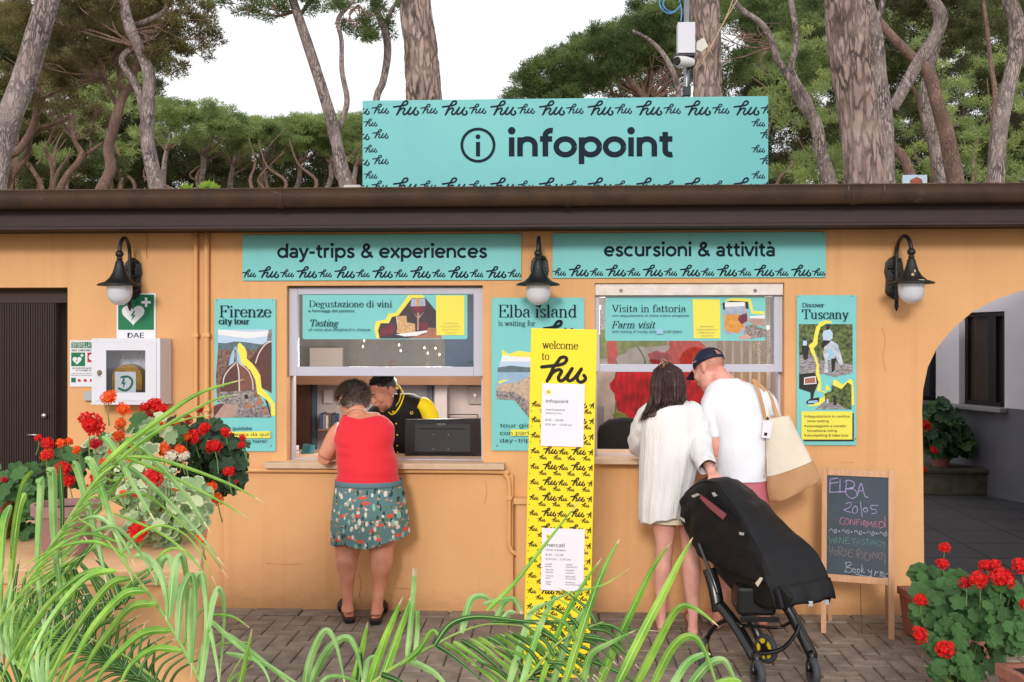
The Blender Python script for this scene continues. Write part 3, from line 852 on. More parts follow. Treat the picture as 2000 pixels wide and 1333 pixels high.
s0_ = s_at(1828, 0)
zb = z_at(1920, 793, (s1_+s2_)/2); ztp = z_at(1920, 610, (s1_+s2_)/2)
def upper(s0, s1): cbox(s0, s1, zb, 2.66, -.25, 0).build('wall', M_cw, court)
cbox(-1.5, Lc+2, 0, zb-.06, -.25, -.002).build('lower_wall', M_cg, court)
upper(s0_, s1_); upper(s2_, Lc+2)
cbox(s1_, s2_, ztp, 2.66, -.25, 0).build('lintel', M_cw, court)
cbox(-1.5, s0_, ztp, 2.66, -.25, 0).build('lintel', M_cw, court)
cbox(-1.5, Lc+2, zb-.06, zb, -.25, -.001).build('band', M_cg, court)
cbox(s1_-.12, s2_+.05, zb-.05, zb+.0-.002, .0, .10).build('window_sill', mat('grey_sill', (150,146,150), .7), court, bevel=.004)
M_dk = mat('black_window_frame', (24,22,24), .25, spec=.5)
def cwin(s0, s1, split):
    w = MB()
    for a, b in ((s0, s0+.05), (s1-.05, s1)): w.join(cbox(a, b, zb, ztp, -.14, -.08))
    sm = s0 + (s1-s0)*split; w.join(cbox(sm-.06, sm+.06, zb+.05, ztp-.05, -.14, -.075))
    w.join(cbox(s0+.05, s1-.05, zb, zb+.05, -.14, -.08)); w.join(cbox(s0+.05, s1-.05, ztp-.05, ztp, -.14, -.08))
    wo_ = w.build('window', M_dk, court)
    cbox(s0+.05, sm-.06, zb+.05, ztp-.05, -.13, -.12).build('pane', mat('curtained_pane', (74,62,56), .12, var=.6, scale=12, stretch=(6,6,.5)), wo_)
    cbox(sm+.06, s1-.05, zb+.05, ztp-.05, -.13, -.12).build('pane', mat('dark_pane', (40,44,46), .05, spec=.8), wo_)
cwin(s1_+.002, s2_-.002, .62); cwin(-1.4, s0_-.002, .55)
m_ = MB(); q = [G(1795,1235), G(2420,1235), G(2400,1010), G(1780,935)]
m_ = MB(); m_.add([(A[0][0]-.6, .02, .004), (9, .02, .004), (9, 7, .004), (1.5, 7, .004), (1.5, WT+.1, .004)], [(0,1,2,3,4)])
M_cf = mat('dark_slab_floor', (76,74,76), .5, var=.4, scale=2, bump=.1)
court_fl = m_.build('courtyard_floor', M_cf, kind='structure')
m_ = MB()
for k in range(9):
    y = .5 + k*.62; m_.box(1.6, 7.5, y, y+.012, .003, .0055)
for k in range(9):
    x = 1.9 + k*.62; m_.box(x, x+.012, .1, 6, .003, .0052)
m_.build('slab_joint', mat('dark_joint', (46,44,44), .9), court_fl, kind='stuff')
# passage ceiling and far end
m_ = MB(); m_.box(P(1700,700,.3).x, 8.5, WT+.001, .9, ZT, ZT+.1); m_.build('passage_ceiling', M_cg, bl)
m_ = MB(); m_.add([(1.0,8,0),(9,8,0),(9,8,2.6),(1.0,8,2.6)], [(0,1,2,3)]); m_.build('court_end_wall', M_cg, court)
m_ = MB(); m_.box(xb+.082, xb+.16, WT+.001, 2.6, 0, ZT); m_.build('passage_wall', M_cg, bl)
# stone bench with pot
gb0, gb1 = G(1790, 968), G(1948, 962)
M_stone = mat('mossy_stone', (92,86,74), .9, var=.7, scale=9, rgb2=(58,60,46), bump=.6, bscale=20)
m_ = MB(); zt2 = 1.75 - (915-666.5)/FPX*(gb0-CAM).dot(FW)
m_.box(gb0.x, gb1.x, gb0.y, gb0.y+.55, 0.002, zt2-.06); m_.box(gb0.x-.02, gb1.x+.04, gb0.y-.03, gb0.y+.55, zt2-.06, zt2)
be = m_.build('stone_bench', M_stone, origin=(gb0.x, gb0.y, 0), bevel=.02)
tag(be, 'mossy low stone bench against the grey wall behind the arch', 'bench')
BENCH = (gb0, gb1, zt2)
# ================================================================== SIGNS
M_teal = mat('teal_print', (124,204,204), 0.45, var=.25, scale=3, rgb2=(112,192,196), spec=.3, stretch=(3,3,.6))
M_ink = mat('dark_slate_ink', (24,36,48), .7, spec=.15)
M_yel = mat('lemon_print', (236,226,84), .5)
M_screw = mat('screw_steel', (150,150,150), .3, metal=.8)
def board(name, label, u0, v0, u1, v1, y=-0.012, th=0.006, screws=(), m=None, cat='sign', inset=4, bevel=0.001, rounded=0):
    um, vm = (u0+u1)/2, (v0+v1)/2
    x0, x1, z0, z1 = P(u0,vm,y).x, P(u1,vm,y).x, P(um,v1,y).z, P(um,v0,y).z
    mb = MB()
    if rounded:
        r = rounded; q = []
        for cx, cz, a0 in ((x1-r,z1-r,0),(x0+r,z1-r,90),(x0+r,z0+r,180),(x1-r,z0+r,270)):
            for k in range(5): a = radians(a0+22.5*k); q.append((cx+r*cos(a), cz+r*sin(a)))
        mb.prism(q, y, y+th)
    else: mb.box(x0, x1, y, y+th, z0, z1)
    root = thing(name, label, cat, ((x0+x1)/2, y+th/2, z0))
    mb.build('panel', m or M_teal, root, bevel=0 if rounded else bevel)
    for (a, b) in screws:
        c = P(a, b, y); s = MB(); s.lathe([(.0001,-.003),(.0045,-.003),(.006,0)], (c.x, y-.0005, c.z), 8, 'y'); s.build('screw', M_screw, root)
    return root

# left fascia sign
r = board('day_trips_sign', 'teal sign reading day-trips & experiences above the left service window', 473.5, 458, 1018, 548,
          screws=((478,463),(750,461),(1013,462),(478,543),(1013,542)))
pr = Print(-.0135); geo_text(pr, 'day-trips & experiences', 541, 952, 504, 28)
for k in range(7): hu(pr, 506.5+74*k, 520.5, 38.5, wt=.085)
for k in range(8): hu(pr, 474+74*k, 526.5, 26, wt=.085)
pr.build('lettering', M_ink, r)
r = board('activities_sign', 'teal sign reading escursioni & attività above the right service window', 1079, 454.5, 1613, 543,
          screws=((1083,461),(1345,459),(1608,458),(1083,538),(1608,537)))
pr = Print(-.0135); geo_text(pr, 'escursioni & attività', 1179, 1515, 501, 28)
for k in range(7): hu(pr, 1112+72.4*k, 517.5, 38, wt=.085)
for k in range(8): hu(pr, 1080+72.4*k, 524, 25.5, wt=.085)
pr.build('lettering', M_ink, r)

# roof sign
YS = -.22
um = 1104
rs_ = thing('roof_sign', 'big teal infopoint board standing on the roof edge, bordered with black script', 'sign', (P(um,372,YS).x, YS, P(um,372,YS).z))
X0, X1, Z0, Z1 = P(708,280,YS).x, P(1500.5,280,YS).x, P(um,373,YS).z, P(um,192.5,YS).z
mb = MB(); mb.box(X0, X1, YS, YS+.03, Z0, Z1); mb.build('panel', mat('dim_lit_teal_print', (112,190,190), 0.45, var=.6, scale=1.4, rgb2=(96,172,180), spec=.3, stretch=(1,1,.7)), rs_, bevel=.002)  # teal darkened: the weaker light on this board is painted into the colour
m_ = MB()
for u in (760, 960, 1250, 1450):
    c = P(u, 372, YS); m_ = MB(); m_.tube([(c.x, YS+.05, Z0-.02), (c.x, YS+.05, Z1-.05)], .02, 8); m_.tube([(c.x, YS+.05, Z1-.1), (c.x, YS+.8, Z0-.02)], .015, 8)
    m_.build('back_post', M_screw, rs_)
pr = Print(YS-.0015)
CL = (709, 193.5, 1500, 372)
geo_text(pr, 'infopoint', 991, 1316, 306, 54, w=.135)
ring = [(933.5+31.5*cos(a), 284+31.5*sin(a)) for a in [2*pi*k/40 for k in range(41)]]
pr.stroke(ring, 5.6, smooth=False); pr.rect(929.6, 277.5, 937.6, 306); pr.disc(933.5, 267.5, 4.8)
for k in range(8): hu(pr, 769+95*k, 196.5, 49.5, clip=CL); hu(pr, 769+95*k, 347, 49.5, clip=CL)
for k in range(9): hu(pr, 727.5+95*k-.8, 203, 33, clip=CL); hu(pr, 727.5+95*k-.8, 353, 33, clip=CL)
for k in range(17): hu(pr, 712+47.5*k, 176.5, 26, clip=CL)
for v in (203, 252.5, 303, 353): hu(pr, 686, v, 36, clip=CL)
for v in (252.5, 303): hu(pr, 728, v, 31, clip=CL)
for v in (232, 283, 334): hu(pr, 711, v, 26, clip=CL); hu(pr, 1468.5, v, 26, clip=CL)
for v in (252.5, 303): hu(pr, 1485, v, 31, clip=CL)
pr.build('lettering', M_ink, rs_)

# colour set for printed pictures
def C(name, rgb, **k): return mat('print_'+name, rgb, .5, **k)
C_sky = C('sky', (186,208,232)); C_hill = C('hill', (96,118,128), var=.5, scale=30); C_roofs = C('rooftops', (150,112,98), var=.9, scale=70, rgb2=(60,52,56), detail=6)
C_dome = C('dome_brick', (98,58,52), var=.5, scale=40, rgb2=(66,38,38)); C_domel = C('dome_light', (132,84,72), var=.4, scale=40); C_rib = C('rib', (216,208,204))
C_stone = C('stone', (170,160,158), var=.9, scale=80, rgb2=(66,58,62), detail=6); C_pink = C('pink_roof', (186,150,142), var=.3, scale=30); C_terra = C('terracotta', (168,116,92))
C_wht = C('white', (232,232,236)); C_blue = C('pale_blue', (150,196,226)); C_green = C('leaf', (116,130,70), var=1, scale=46, rgb2=(34,46,26), detail=6)
C_track = C('track', (176,170,172), var=.9, scale=36, rgb2=(82,76,80), stretch=(1,1,5)); C_blk = C('black', (34,32,34), var=.3, scale=40); C_sea = C('sea', (150,186,214), var=.3, scale=14)
C_town = C('town', (214,176,150), var=1, scale=60, rgb2=(150,150,140), detail=6); C_wine = C('wine_dark', (66,52,62), var=.5, scale=20, rgb2=(44,34,44)); C_cheese = C('cheese', (222,180,128), var=.5, scale=60)
C_red = C('wine_red', (120,44,62), var=.5, scale=30); C_amber = C('honey', (222,160,74), var=.6, scale=30, rgb2=(180,110,40)); C_glass = C('glass', (176,184,206), var=.4, scale=30); C_skin = C('skin', (206,160,150))
C_table = C('table', (176,116,96), var=.4, scale=20); C_horse = C('grey_horse', (206,214,226), var=.6, scale=30, rgb2=(120,140,160))
PAL = [M_ink, M_yel, C_sky, C_hill, C_roofs, C_dome, C_domel, C_rib, C_stone, C_pink, C_terra, C_wht, C_blue, C_green, C_track, C_blk, C_sea, C_town, C_wine, C_cheese, C_red, C_amber, C_glass, C_skin, C_table, C_horse]
IDX = {m.name: i for i, m in enumerate(PAL)}
def pp(pr, m, pts): pr.m = IDX[m.name]; pr.poly(pts, dz=.0002)
class Pic(Print):
    def lay(s, dz=0.0): s.k += 1; return s.y - s.k*0.00012

# Firenze poster; local crop px -> photo px
def FZ(a, b): return (410 + a/4.164, 570 + b/4.164)
r = board('city_tour_poster', 'tall teal poster for a Firenze city tour with brick dome, left of the left window', 419, 584, 538.5, 882,
          screws=((423,587),(532,587),(423,872),(529,871)), cat='poster')
pc = Pic(-.0135)
def poly(c, q): pp(pc, c, [FZ(*p) for p in q])
poly(C_sky, [(66,308),(502,308),(502,440),(66,440)]); poly(C_hill, [(66,415),(130,420),(200,405),(300,412),(400,428),(502,430),(502,520),(66,520)])
poly(C_roofs, [(66,470),(502,480),(502,700),(400,860),(60,900),(48,700)])
poly(C_wht, [(66,308),(330,330),(502,318),(502,360),(300,380),(66,350)])
poly(C_dome, [(502,402),(460,410),(400,450),(350,520),(325,560),(400,640),(420,780),(502,826)])
poly(C_stone, [(478,308),(502,308),(502,400),(462,400),(470,350)])
pc.m = IDX['print_rib']; pc.stroke([FZ(*p) for p in [(502,404),(450,430),(400,500),(372,580)]], 2.2)
poly(M_yel, [(245,415),(285,455),(302,500),(300,545),(350,590),(385,640),(410,680),(420,780),(470,830),(500,870),(530,910),(532,1010),(495,1010),(495,920),(450,870),(385,830),(370,720),(330,640),(260,590),(225,540),(225,430)])
poly(C_blue, [(212,440),(240,510),(255,580),(300,620),(150,620),(165,540),(185,480)])
poly(C_stone, [(200,470),(216,470),(222,560),(240,585),(190,585),(196,550)])
poly(C_dome, [(190,582),(235,582),(300,610),(345,680),(358,760),(350,830),(90,830),(78,750),(100,680),(145,610)])
poly(C_domel, [(235,584),(300,612),(340,690),(345,790),(240,810)])
pc.m = IDX['print_rib']
for q, w in (([(205,585),(150,640),(115,700),(108,770)],2.2), ([(222,585),(236,660),(240,810)],2.4), ([(240,584),(310,640),(345,720),(352,800)],2)): pc.stroke([FZ(*p) for p in q], w)
poly(C_stone, [(88,815),(240,810),(358,795),(362,870),(400,930),(330,960),(240,930),(190,900),(60,890),(70,840)])
poly(C_blk, [(280,840),(310,836),(312,872),(286,876)]); poly(C_stone, [(30,930),(100,900),(60,880),(240,900),(495,930),(495,1022),(30,1022)])
poly(C_pink, [(118,912),(236,924),(195,1022),(35,1022)]); poly(C_dome, [(30,935),(92,912),(118,912),(36,1016)])
poly(C_terra, [(318,890),(360,945),(280,950)]); poly(C_terra, [(395,838),(440,905),(400,925),(365,925)]); poly(C_blk, [(445,870),(470,890),(497,1000),(497,1022),(470,940)])
poly(C_stone, [(395,930),(450,925),(470,960),(440,1015),(400,990)])
poly(C_terra, [(420,960),(455,950),(462,978),(435,1000)])
pc.m = 0
serif_text(pc, 'Firenze', *[FZ(78,0)[0], FZ(500,0)[0]], FZ(0,206)[1], 22)
serif_text(pc, 'city tour', FZ(74,0)[0], FZ(324,0)[0], FZ(0,264)[1], 12, thin=.05, thick=.14)
pp(pc, M_yel, [FZ(*p) for p in [(118,1140),(495,1134),(495,1190),(118,1192)]]); pc.m = 0
pc.text('visite guidate', FZ(62,0)[0], FZ(343,0)[0], FZ(0,1124)[1], 6.5, bold=.02)
pc.text('in partenza da qui!', FZ(62,0)[0], FZ(487,0)[0], FZ(0,1174)[1], 6.5, bold=.03)
pc.text('tour from here!', FZ(120,0)[0], FZ(464,0)[0], FZ(0,1228)[1], 6.5)
pc.build('print', PAL, r)

# Elba poster
def EB(a, b): return (940 + a/2.777, 440 + b/2.777)
r = board('island_tour_poster', 'wide teal poster reading Elba island, half hidden behind the yellow column', 960, 582, 1141, 881,
          screws=((963,586),(1135,585),(971,871)), cat='poster')
pc = Pic(-.0135)
def poly(c, q): pp(pc, c, [EB(*p) for p in q])
poly(M_yel, [(112,676),(150,700),(200,682),(262,690),(330,660),(430,700),(520,690),(520,760),(112,760)])
poly(C_wht, [(115,705),(200,715),(520,720),(520,790),(92,790)]); poly(C_sky, [(100,740),(520,740),(520,800),(90,800)])
poly(C_hill, [(90,772),(160,762),(262,772),(400,760),(520,775),(520,800),(88,800)]); poly(C_sea, [(88,798),(520,798),(520,880),(84,880)])
poly(C_town, [(84,870),(200,850),(262,820),(520,800),(520,1000),(262,960),(180,925),(80,945)])
poly(C_stone, [(80,900),(180,905),(262,960),(400,1060),(262,1050),(180,950),(84,945)]); poly(M_yel, [(92,850),(120,840),(150,840),(95,862)])
pc.m = 0
serif_text(pc, 'Elba island', EB(92,0)[0], EB(520,0)[0], EB(0,500)[1], 24)
serif_text(pc, 'is waiting for', EB(92,0)[0], EB(294,0)[0], EB(0,546)[1], 10, thin=.04, thick=.09)
hu(pc, EB(340,0)[0], EB(0,516)[1], 62, wt=.09)
pc.text('tour giornalieri', EB(102,0)[0], EB(420,0)[0], EB(0,1096)[1], 7.5, bold=.01)
pp(pc, M_yel, [EB(*p) for p in [(160,1108),(420,1108),(420,1142),(160,1142)]]); pc.m = 0
pc.text('con partenza da', EB(102,0)[0], EB(414,0)[0], EB(0,1137)[1], 7.5, bold=.02)
pc.text('day-trips from', EB(102,0)[0], EB(390,0)[0], EB(0,1177)[1], 7.5)
pc.build('print', PAL, r)

# Tuscany poster
def TU(a, b): return (1540 + a/4.1625, 560 + b/4.1625)
r = board('tuscany_poster', 'narrow teal poster reading Discover Tuscany with a rider on a grey horse', 1556, 577, 1672.5, 870,
          screws=((1559.5,579),(1665,579),(1562,860),(1671,858)), cat='poster')
pc = Pic(-.0135)
def poly(c, q): pp(pc, c, [TU(*p) for p in q])
poly(C_green, [(86,306),(520,306),(522,705),(380,735),(280,712),(86,712)])
poly(C_track, [(86,560),(230,545),(250,600),(440,620),(522,640),(522,705),(380,735),(280,712),(86,712)])
poly(M_yel, [(350,284),(300,274),(255,290),(225,330),(212,380),(200,450),(165,480),(185,540),(210,580),(228,640),(222,712),(240,780),(232,850),(290,860),(285,900),(210,930),(205,960),(150,965),(170,975),(250,968),(280,940),(330,900),(300,850),(262,850),(265,800),(262,760),(250,700),(248,640),(225,570),(205,500),(235,470),(240,400),(260,330),(310,300),(350,300)])
poly(C_blk, [(130,420),(145,425),(150,460),(165,500),(158,590),(128,600),(112,540),(108,480)]); poly(C_sky, [(118,440),(150,440),(148,480),(116,480)])
poly(C_horse, [(300,460),(350,440),(400,470),(420,530),(440,600),(445,640),(420,640),(395,600),(380,560),(370,660),(378,700),(350,700),(340,600),(318,600),(320,700),(290,700),(296,600),(280,540)])
poly(C_blk, [(285,435),(345,435),(330,460),(280,500),(262,490)]); poly(C_sky, [(285,360),(340,348),(360,380),(358,420),(340,440),(282,436),(276,395)]); poly(C_blk, [(308,310),(330,306),(340,325),(330,350),(305,350)])
poly(C_blk, [(345,590),(385,580),(372,690),(350,700)]); poly(C_blue, [(320,520),(350,500),(370,560),(340,600)])
poly(C_blk, [(86,712),(215,700),(245,780),(210,860),(200,910),(250,900),(250,935),(200,955),(145,955),(148,930),(180,910),(178,860),(86,830)])
poly(C_wht, [(128,740),(220,728),(228,790),(125,798)]); poly(C_table, [(134,748),(214,737),(220,784),(132,790)]); poly(C_blue, [(160,930),(240,925),(230,945),(160,950)])
poly(M_yel, [(360,765),(380,755),(440,800),(500,750),(525,770),(535,965),(500,965),(500,800),(440,840),(360,800)])
poly(M_yel, [(300,810),(320,800),(340,840),(300,850)])
poly(C_green, [(350,800),(430,835),(480,780),(512,800),(512,998),(220,998),(300,930),(290,870),(350,850)])
poly(C_track, [(300,930),(330,940),(400,950),(470,998),(220,998)]); poly(C_blk, [(365,890),(385,885),(392,960),(365,965)]); poly(C_sky, [(310,915),(322,915),(324,945),(312,945)])
poly(C_blk, [(125,1030),(530,1030),(530,1258),(125,1258)]); poly(M_yel, [(104,1015),(518,1015),(518,1244),(104,1244)])
pc.m = 0
serif_text(pc, 'Discover', TU(110,0)[0], TU(290,0)[0], TU(0,168)[1], 8.4, thin=.05, thick=.12)
for (t, u0, u1, vb, b) in (('degustazioni in cantina',150,495,1064,.03),('wine tasting',150,325,1102,0),('passeggiate a cavallo',150,468,1142,.03),('horseback riding',150,390,1180,0),('snorkelling & bike tour',150,486,1218,.03)):
    pc.text(t, TU(u0,0)[0], TU(u1,0)[0], TU(0,vb)[1], 4.4, bold=b)
    if b: pc.disc(TU(135,0)[0], TU(0,vb-10)[1], 1.5, n=8)
serif_text(pc, 'Tuscany', TU(108,0)[0], TU(485,0)[0], TU(0,262)[1], 18)
pc.build('print', PAL, r)

# window banners (stuck on the glass of the sashes, stand as thin panels)
def BA(a, b): return (560 + a/5.128, 560 + b/5.128)
r = board('wine_tasting_banner', 'teal wine tasting banner with wine glass and cheese on the left window', 591, 573, 913, 663, y=.062, th=.004, cat='banner', rounded=.015)
pc = Pic(.061)
def poly(c, q): pp(pc, c, [BA(*p) for p in q])
poly(M_yel, [(1220,85),(1365,85),(1385,120),(1260,120),(1120,290),(1050,310),(1020,370),(940,380),(915,440),(930,520),(900,520),(878,430),(890,350),(990,330),(1020,270),(1090,265)])
poly(C_wine, [(1255,115),(1390,115),(1495,245),(1495,520),(930,520),(915,440),(940,368),(1025,368),(1055,305),(1120,290)])
poly(C_table, [(1400,410),(1495,415),(1560,520),(1200,520),(1380,480)])
poly(C_red, [(930,430),(1000,400),(1060,360),(1090,420),(1060,480),(940,500)]); poly(C_glass, [(1250,120),(1385,120),(1392,200),(1240,205)]); poly(C_red, [(1240,200),(1392,195),(1375,250),(1320,270),(1265,250)])
poly(C_pink, [(1308,262),(1326,262),(1322,440),(1306,440)]); poly(C_pink, [(1262,255),(1315,310),(1378,250),(1320,330)]); poly(C_amber, [(1295,115),(1325,115),(1322,195),(1300,195)])
poly(C_cheese, [(1095,300),(1200,292),(1208,400),(1110,410)]); poly(C_cheese, [(1110,410),(1215,360),(1285,375),(1290,470),(1180,490),(1100,460)]); poly(C_wht, [(1090,480),(1400,440),(1410,455),(1300,495),(1180,500)])
poly(C_red, [(1330,370),(1400,350),(1430,400),(1400,440),(1330,430)]); poly(C_rib, [(1094,300),(1102,300),(1116,408),(1110,412)])
poly(M_yel, [(1495,90),(1780,90),(1780,488),(1500,488)]); pc.m = 0
serif_text(pc, 'Degustazione di vini', BA(222,0)[0], BA(1058,0)[0], BA(0,206)[1], 12.5)
pc.text('e formaggi del pastore', BA(220,0)[0], BA(682,0)[0], BA(0,256)[1], 5, bold=.035)
serif_text(pc, 'Tasting', BA(228,0)[0], BA(515,0)[0], BA(0,398)[1], 13, slant=.25)
pc.text("of wine and shepherd's cheese", BA(222,0)[0], BA(838,0)[0], BA(0,444)[1], 5, bold=.005)
pc.m = IDX['print_cheese']
for k, (a, b) in enumerate(((1575,1715),(1545,1740),(1560,1720),(1590,1700))): pc.text(('Prenota qui', 'la tua esperienza', 'Book this your', 'experience')[k], BA(a,0)[0], BA(b,0)[0], BA(0,372+k*32)[1], 2.6)
pc.build('print', PAL, r)

def BB(a, b): return (1160 + a/5.263, 545 + b/5.263)
r = board('farm_visit_banner', 'teal farm visit banner with a honey jar on the right window', 1182, 579, 1495, 666, y=.062, th=.004, cat='banner', rounded=.015)
pc = Pic(.061)
def poly(c, q): pp(pc, c, [BB(*p) for p in q])
poly(M_yel, [(1340,250),(1370,210),(1420,198),(1610,205),(1640,330),(1752,335),(1752,365),(1620,360),(1590,240),(1400,235)])
poly(C_blk, [(1320,250),(1400,225),(1585,235),(1590,310),(1330,320)]); poly(C_glass, [(1345,250),(1555,240),(1560,300),(1590,340),(1580,560),(1360,575),(1335,540),(1330,350),(1350,310)])
poly(C_wht, [(1350,240),(1550,240),(1550,280),(1345,290)]); poly(C_amber, [(1338,370),(1500,365),(1540,400),(1540,500),(1480,560),(1345,530)])
poly(C_red, [(1490,380),(1570,350),(1580,430),(1520,470),(1480,420)]); poly(C_stone, [(1560,480),(1640,470),(1760,520),(1790,590),(1600,620),(1540,560)]); poly(C_pink, [(1600,385),(1755,380),(1755,490),(1640,470),(1590,440)])
poly(C_skin, [(1490,590),(1580,570),(1620,600),(1590,622),(1495,620)]); poly(C_wht, [(1600,385),(1755,372),(1755,410),(1600,405)])
poly(M_yel, [(1015,210),(1296,212),(1300,612),(1025,612)]); pc.m = 0
serif_text(pc, 'Visita in fattoria', BB(185,0)[0], BB(945,0)[0], BB(0,340)[1], 13.5)
pc.text('con degustazione di miele e birre artigianali', BB(190,0)[0], BB(975,0)[0], BB(0,388)[1], 4, bold=.035)
serif_text(pc, 'Farm visit', BB(180,0)[0], BB(625,0)[0], BB(0,506)[1], 13.5, slant=.25)
pc.text('with tasting of honey and', BB(185,0)[0], BB(630,0)[0], BB(0,554)[1], 5); pc.text('craft beers', BB(716,0)[0], BB(903,0)[0], BB(0,554)[1], 5, bold=.01)
pc.m = IDX['print_pale_blue']; pc.rect(*BB(642,512), *BB(708,566))
pc.m = IDX['print_stone']
for k, (a, b) in enumerate(((1090,1225),(1055,1260),(1075,1240),(1100,1220))): pc.text(('Prenota qui', 'la tua esperienza', 'Book this your', 'experience')[k], BB(a,0)[0], BB(b,0)[0], BB(0,494+k*32)[1], 2.6)
pc.build('print', PAL, r)

# ================================================================== YELLOW COLUMN
M_ycol = mat('yellow_totem', (252,224,36), .45, var=.08, scale=2, spec=.4, rgb2=(240,206,24))
M_char = mat('charcoal_ink', (46,42,38), .7, spec=.15)
M_paper = mat('white_paper', (236,232,242), .7)
YT = -1.34
tb_ = P(1086, 1322, YT); kk = px(YT)
tot = thing('welcome_totem', 'tall leaning yellow welcome column patterned with black script and two white notices', 'totem', (tb_.x, YT, 0))
lean = radians(1.35)
def TX(u, v): return (tb_.x + (u - (1086 + (1322-v)*math.tan(lean)))*kk, (1322-v)*kk)
mb = MB(); hw = .168
mb.box(tb_.x-hw-.004, tb_.x+hw+.004, YT, YT+.16, 0.0, (1322-642)*kk)
mb.build('column', M_ycol, tot, bevel=.004)
pr = Print(YT-.0015, TX)
serif_text(pr, 'welcome', 1059, 1129, 681, 15, thin=.05)
serif_text(pr, 'to', 1058, 1073, 703, 15, thin=.05)
hu(pr, 1058, 694.5, 88, wt=.085)
def cl(v): c = 1086+(1322-v)*math.tan(lean); return (c-61.5, 0, c+61.5, 1318)
for n_ in range(18):
    v = 779 + 30.4*n_; c0 = 1086+(1322-v)*math.tan(lean) - 1100
    for (u, w) in ((1036,18),(1062,27.5),(1091,19.5),(1117,27.5),(1149,19.5)):
        hu(pr, u+c0+3, v + (0 if w > 22 else 5), w, clip=cl(v), wt=.095)
    v2 = v + 18; 
    for (u, w) in ((1024,13),(1053,15.5),(1081,15.5),(1108,15.5),(1138,15.5)):
        hu(pr, u+c0+3, v2, w, clip=cl(v2), wt=.095)
pr.build('lettering', M_char, tot)
def notice(u0, v0, u1, v1, dy, lines, logo):
    q = Print(YT-.006, TX); m_ = MB(); a, b = TX(u0, v1), TX(u1, v0); m_.box(a[0], b[0], YT-.0075, YT-.006, a[1], b[1])
    n = m_.build('notice_sheet', M_paper, tot)
    q = Print(YT-.0085, TX); q.m = 1; q.rect(*logo[:2], logo[0]+9, logo[1]+9); q.m = 0
    hu(q, logo[0]+1, logo[1]+2, 7)
    for (t, a, b, vb, cap, bo) in lines: q.text(t, a, b, vb, cap, bold=bo)
    q.build('print', [M_char, M_yel], n)
notice(1056, 749, 1142, 871, 0, [('infopoint',1066,1110,786.5,6.4,.03),('Orari di apertura',1066,1103,801.5,3.2,.01),('Opening hours',1066,1097,808,3,0),('8:00 - 20:00',1065,1100,822,4,.02),('8:00 am - 10:00 pm',1065,1117,830.5,3.6,0)], (1067,761))
notice(1056, 1031, 1142, 1152, 0, [('mercati',1066,1103,1067,6.8,.03),('local markets',1066,1105,1074.5,3.4,0),('8:30 - 13:00',1066,1100,1084.5,3.8,.02),('8:30 am - 1:00 pm',1066,1114,1092.5,3.4,0)] +
       [(t, a, a+w, v, 2.6, .02) for (t, a, w, v) in (('Lunedì',1066,12,1102),('Monday',1066,11,1106.5),('Sabato',1105,13,1102),('Capoliveri',1105,22,1106.5),('Martedì',1066,15,1113),('Marina',1066,14,1118),('Giovedì',1105,16,1113),('Lacona',1105,15,1118),('Venerdì',1066,14,1125),('Porto',1066,9,1129.5),('Mercoledì',1105,18,1125),('Procchio',1105,20,1129.5),('Sabato',1066,11,1136.5),('Friday',1066,10,1141),('Domenica',1105,18,1136.5),('Portoferraio',1105,28,1141))], (1067,1043))
tot.rotation_euler = (0, lean, 0)

# ================================================================== CHALKBOARD
M_pine = mat('pale_pine_wood', (214,166,128), .6, var=.45, scale=7, rgb2=(184,132,96), stretch=(7,7,1), bump=.1)
M_slate = mat('slate_board', (62,74,84), .7, var=.5, scale=5, rgb2=(76,88,98), bump=.05)
f0, f1 = G(1605, 1237), G(1742, 1250)
ax = (f1 - f0); ax.z = 0; wid = ax.length; ax.normalize(); an = atan2(ax.y, ax.x)
cb = thing('chalkboard_stand', 'wooden A-frame chalkboard with coloured handwriting standing against the wall', 'chalkboard', (f0.x, f0.y, 0))
s_c = (f0-CAM).dot(FW)/FPX
hh = 1.75 - (914-666.5)*((P(1600,914,f0.y+.08)-CAM).dot(FW))/FPX
tilt = .10
def CBp(s, z, off=0.0):   # local: s along the width, leaning back with height
    q = Vector((f0.x, f0.y, 0)) + ax*s + Vector((-ax.y, ax.x, 0))*(z*tilt + off); return Vector((q.x, q.y, z))
def cbb(s0, s1, z0, z1, o0, o1):
    m_ = MB(); vv = [CBp(s, z, o) for z in (z0, z1) for s, o in ((s0,o0),(s1,o0),(s1,o1),(s0,o1))]
    m_.add(vv, [(0,3,2,1),(4,5,6,7),(0,1,5,4),(1,2,6,5),(2,3,7,6),(3,0,4,7)]); return m_
pw = .030
cbb(-.005, pw-.005, 0, hh, 0, .022).build('frame_post', M_pine, cb, bevel=.002)
cbb(wid-.005-pw*.5, wid+pw*.5, 0, hh, 0, .022).build('frame_post', M_pine, cb, bevel=.002)
zb_ = hh - .66
cbb(pw-.004, wid-.006-pw*.5, hh-.045, hh-.008, .001, .021).build('frame_rail', M_pine, cb, bevel=.002)
cbb(pw-.004, wid-.006-pw*.5, zb_-.012, zb_+.028, .001, .021).build('frame_rail', M_pine, cb, bevel=.002)
cbb(pw-.006, wid-.004-pw*.5, zb_+.027, hh-.044, .008, .014).build('slate', M_slate, cb)
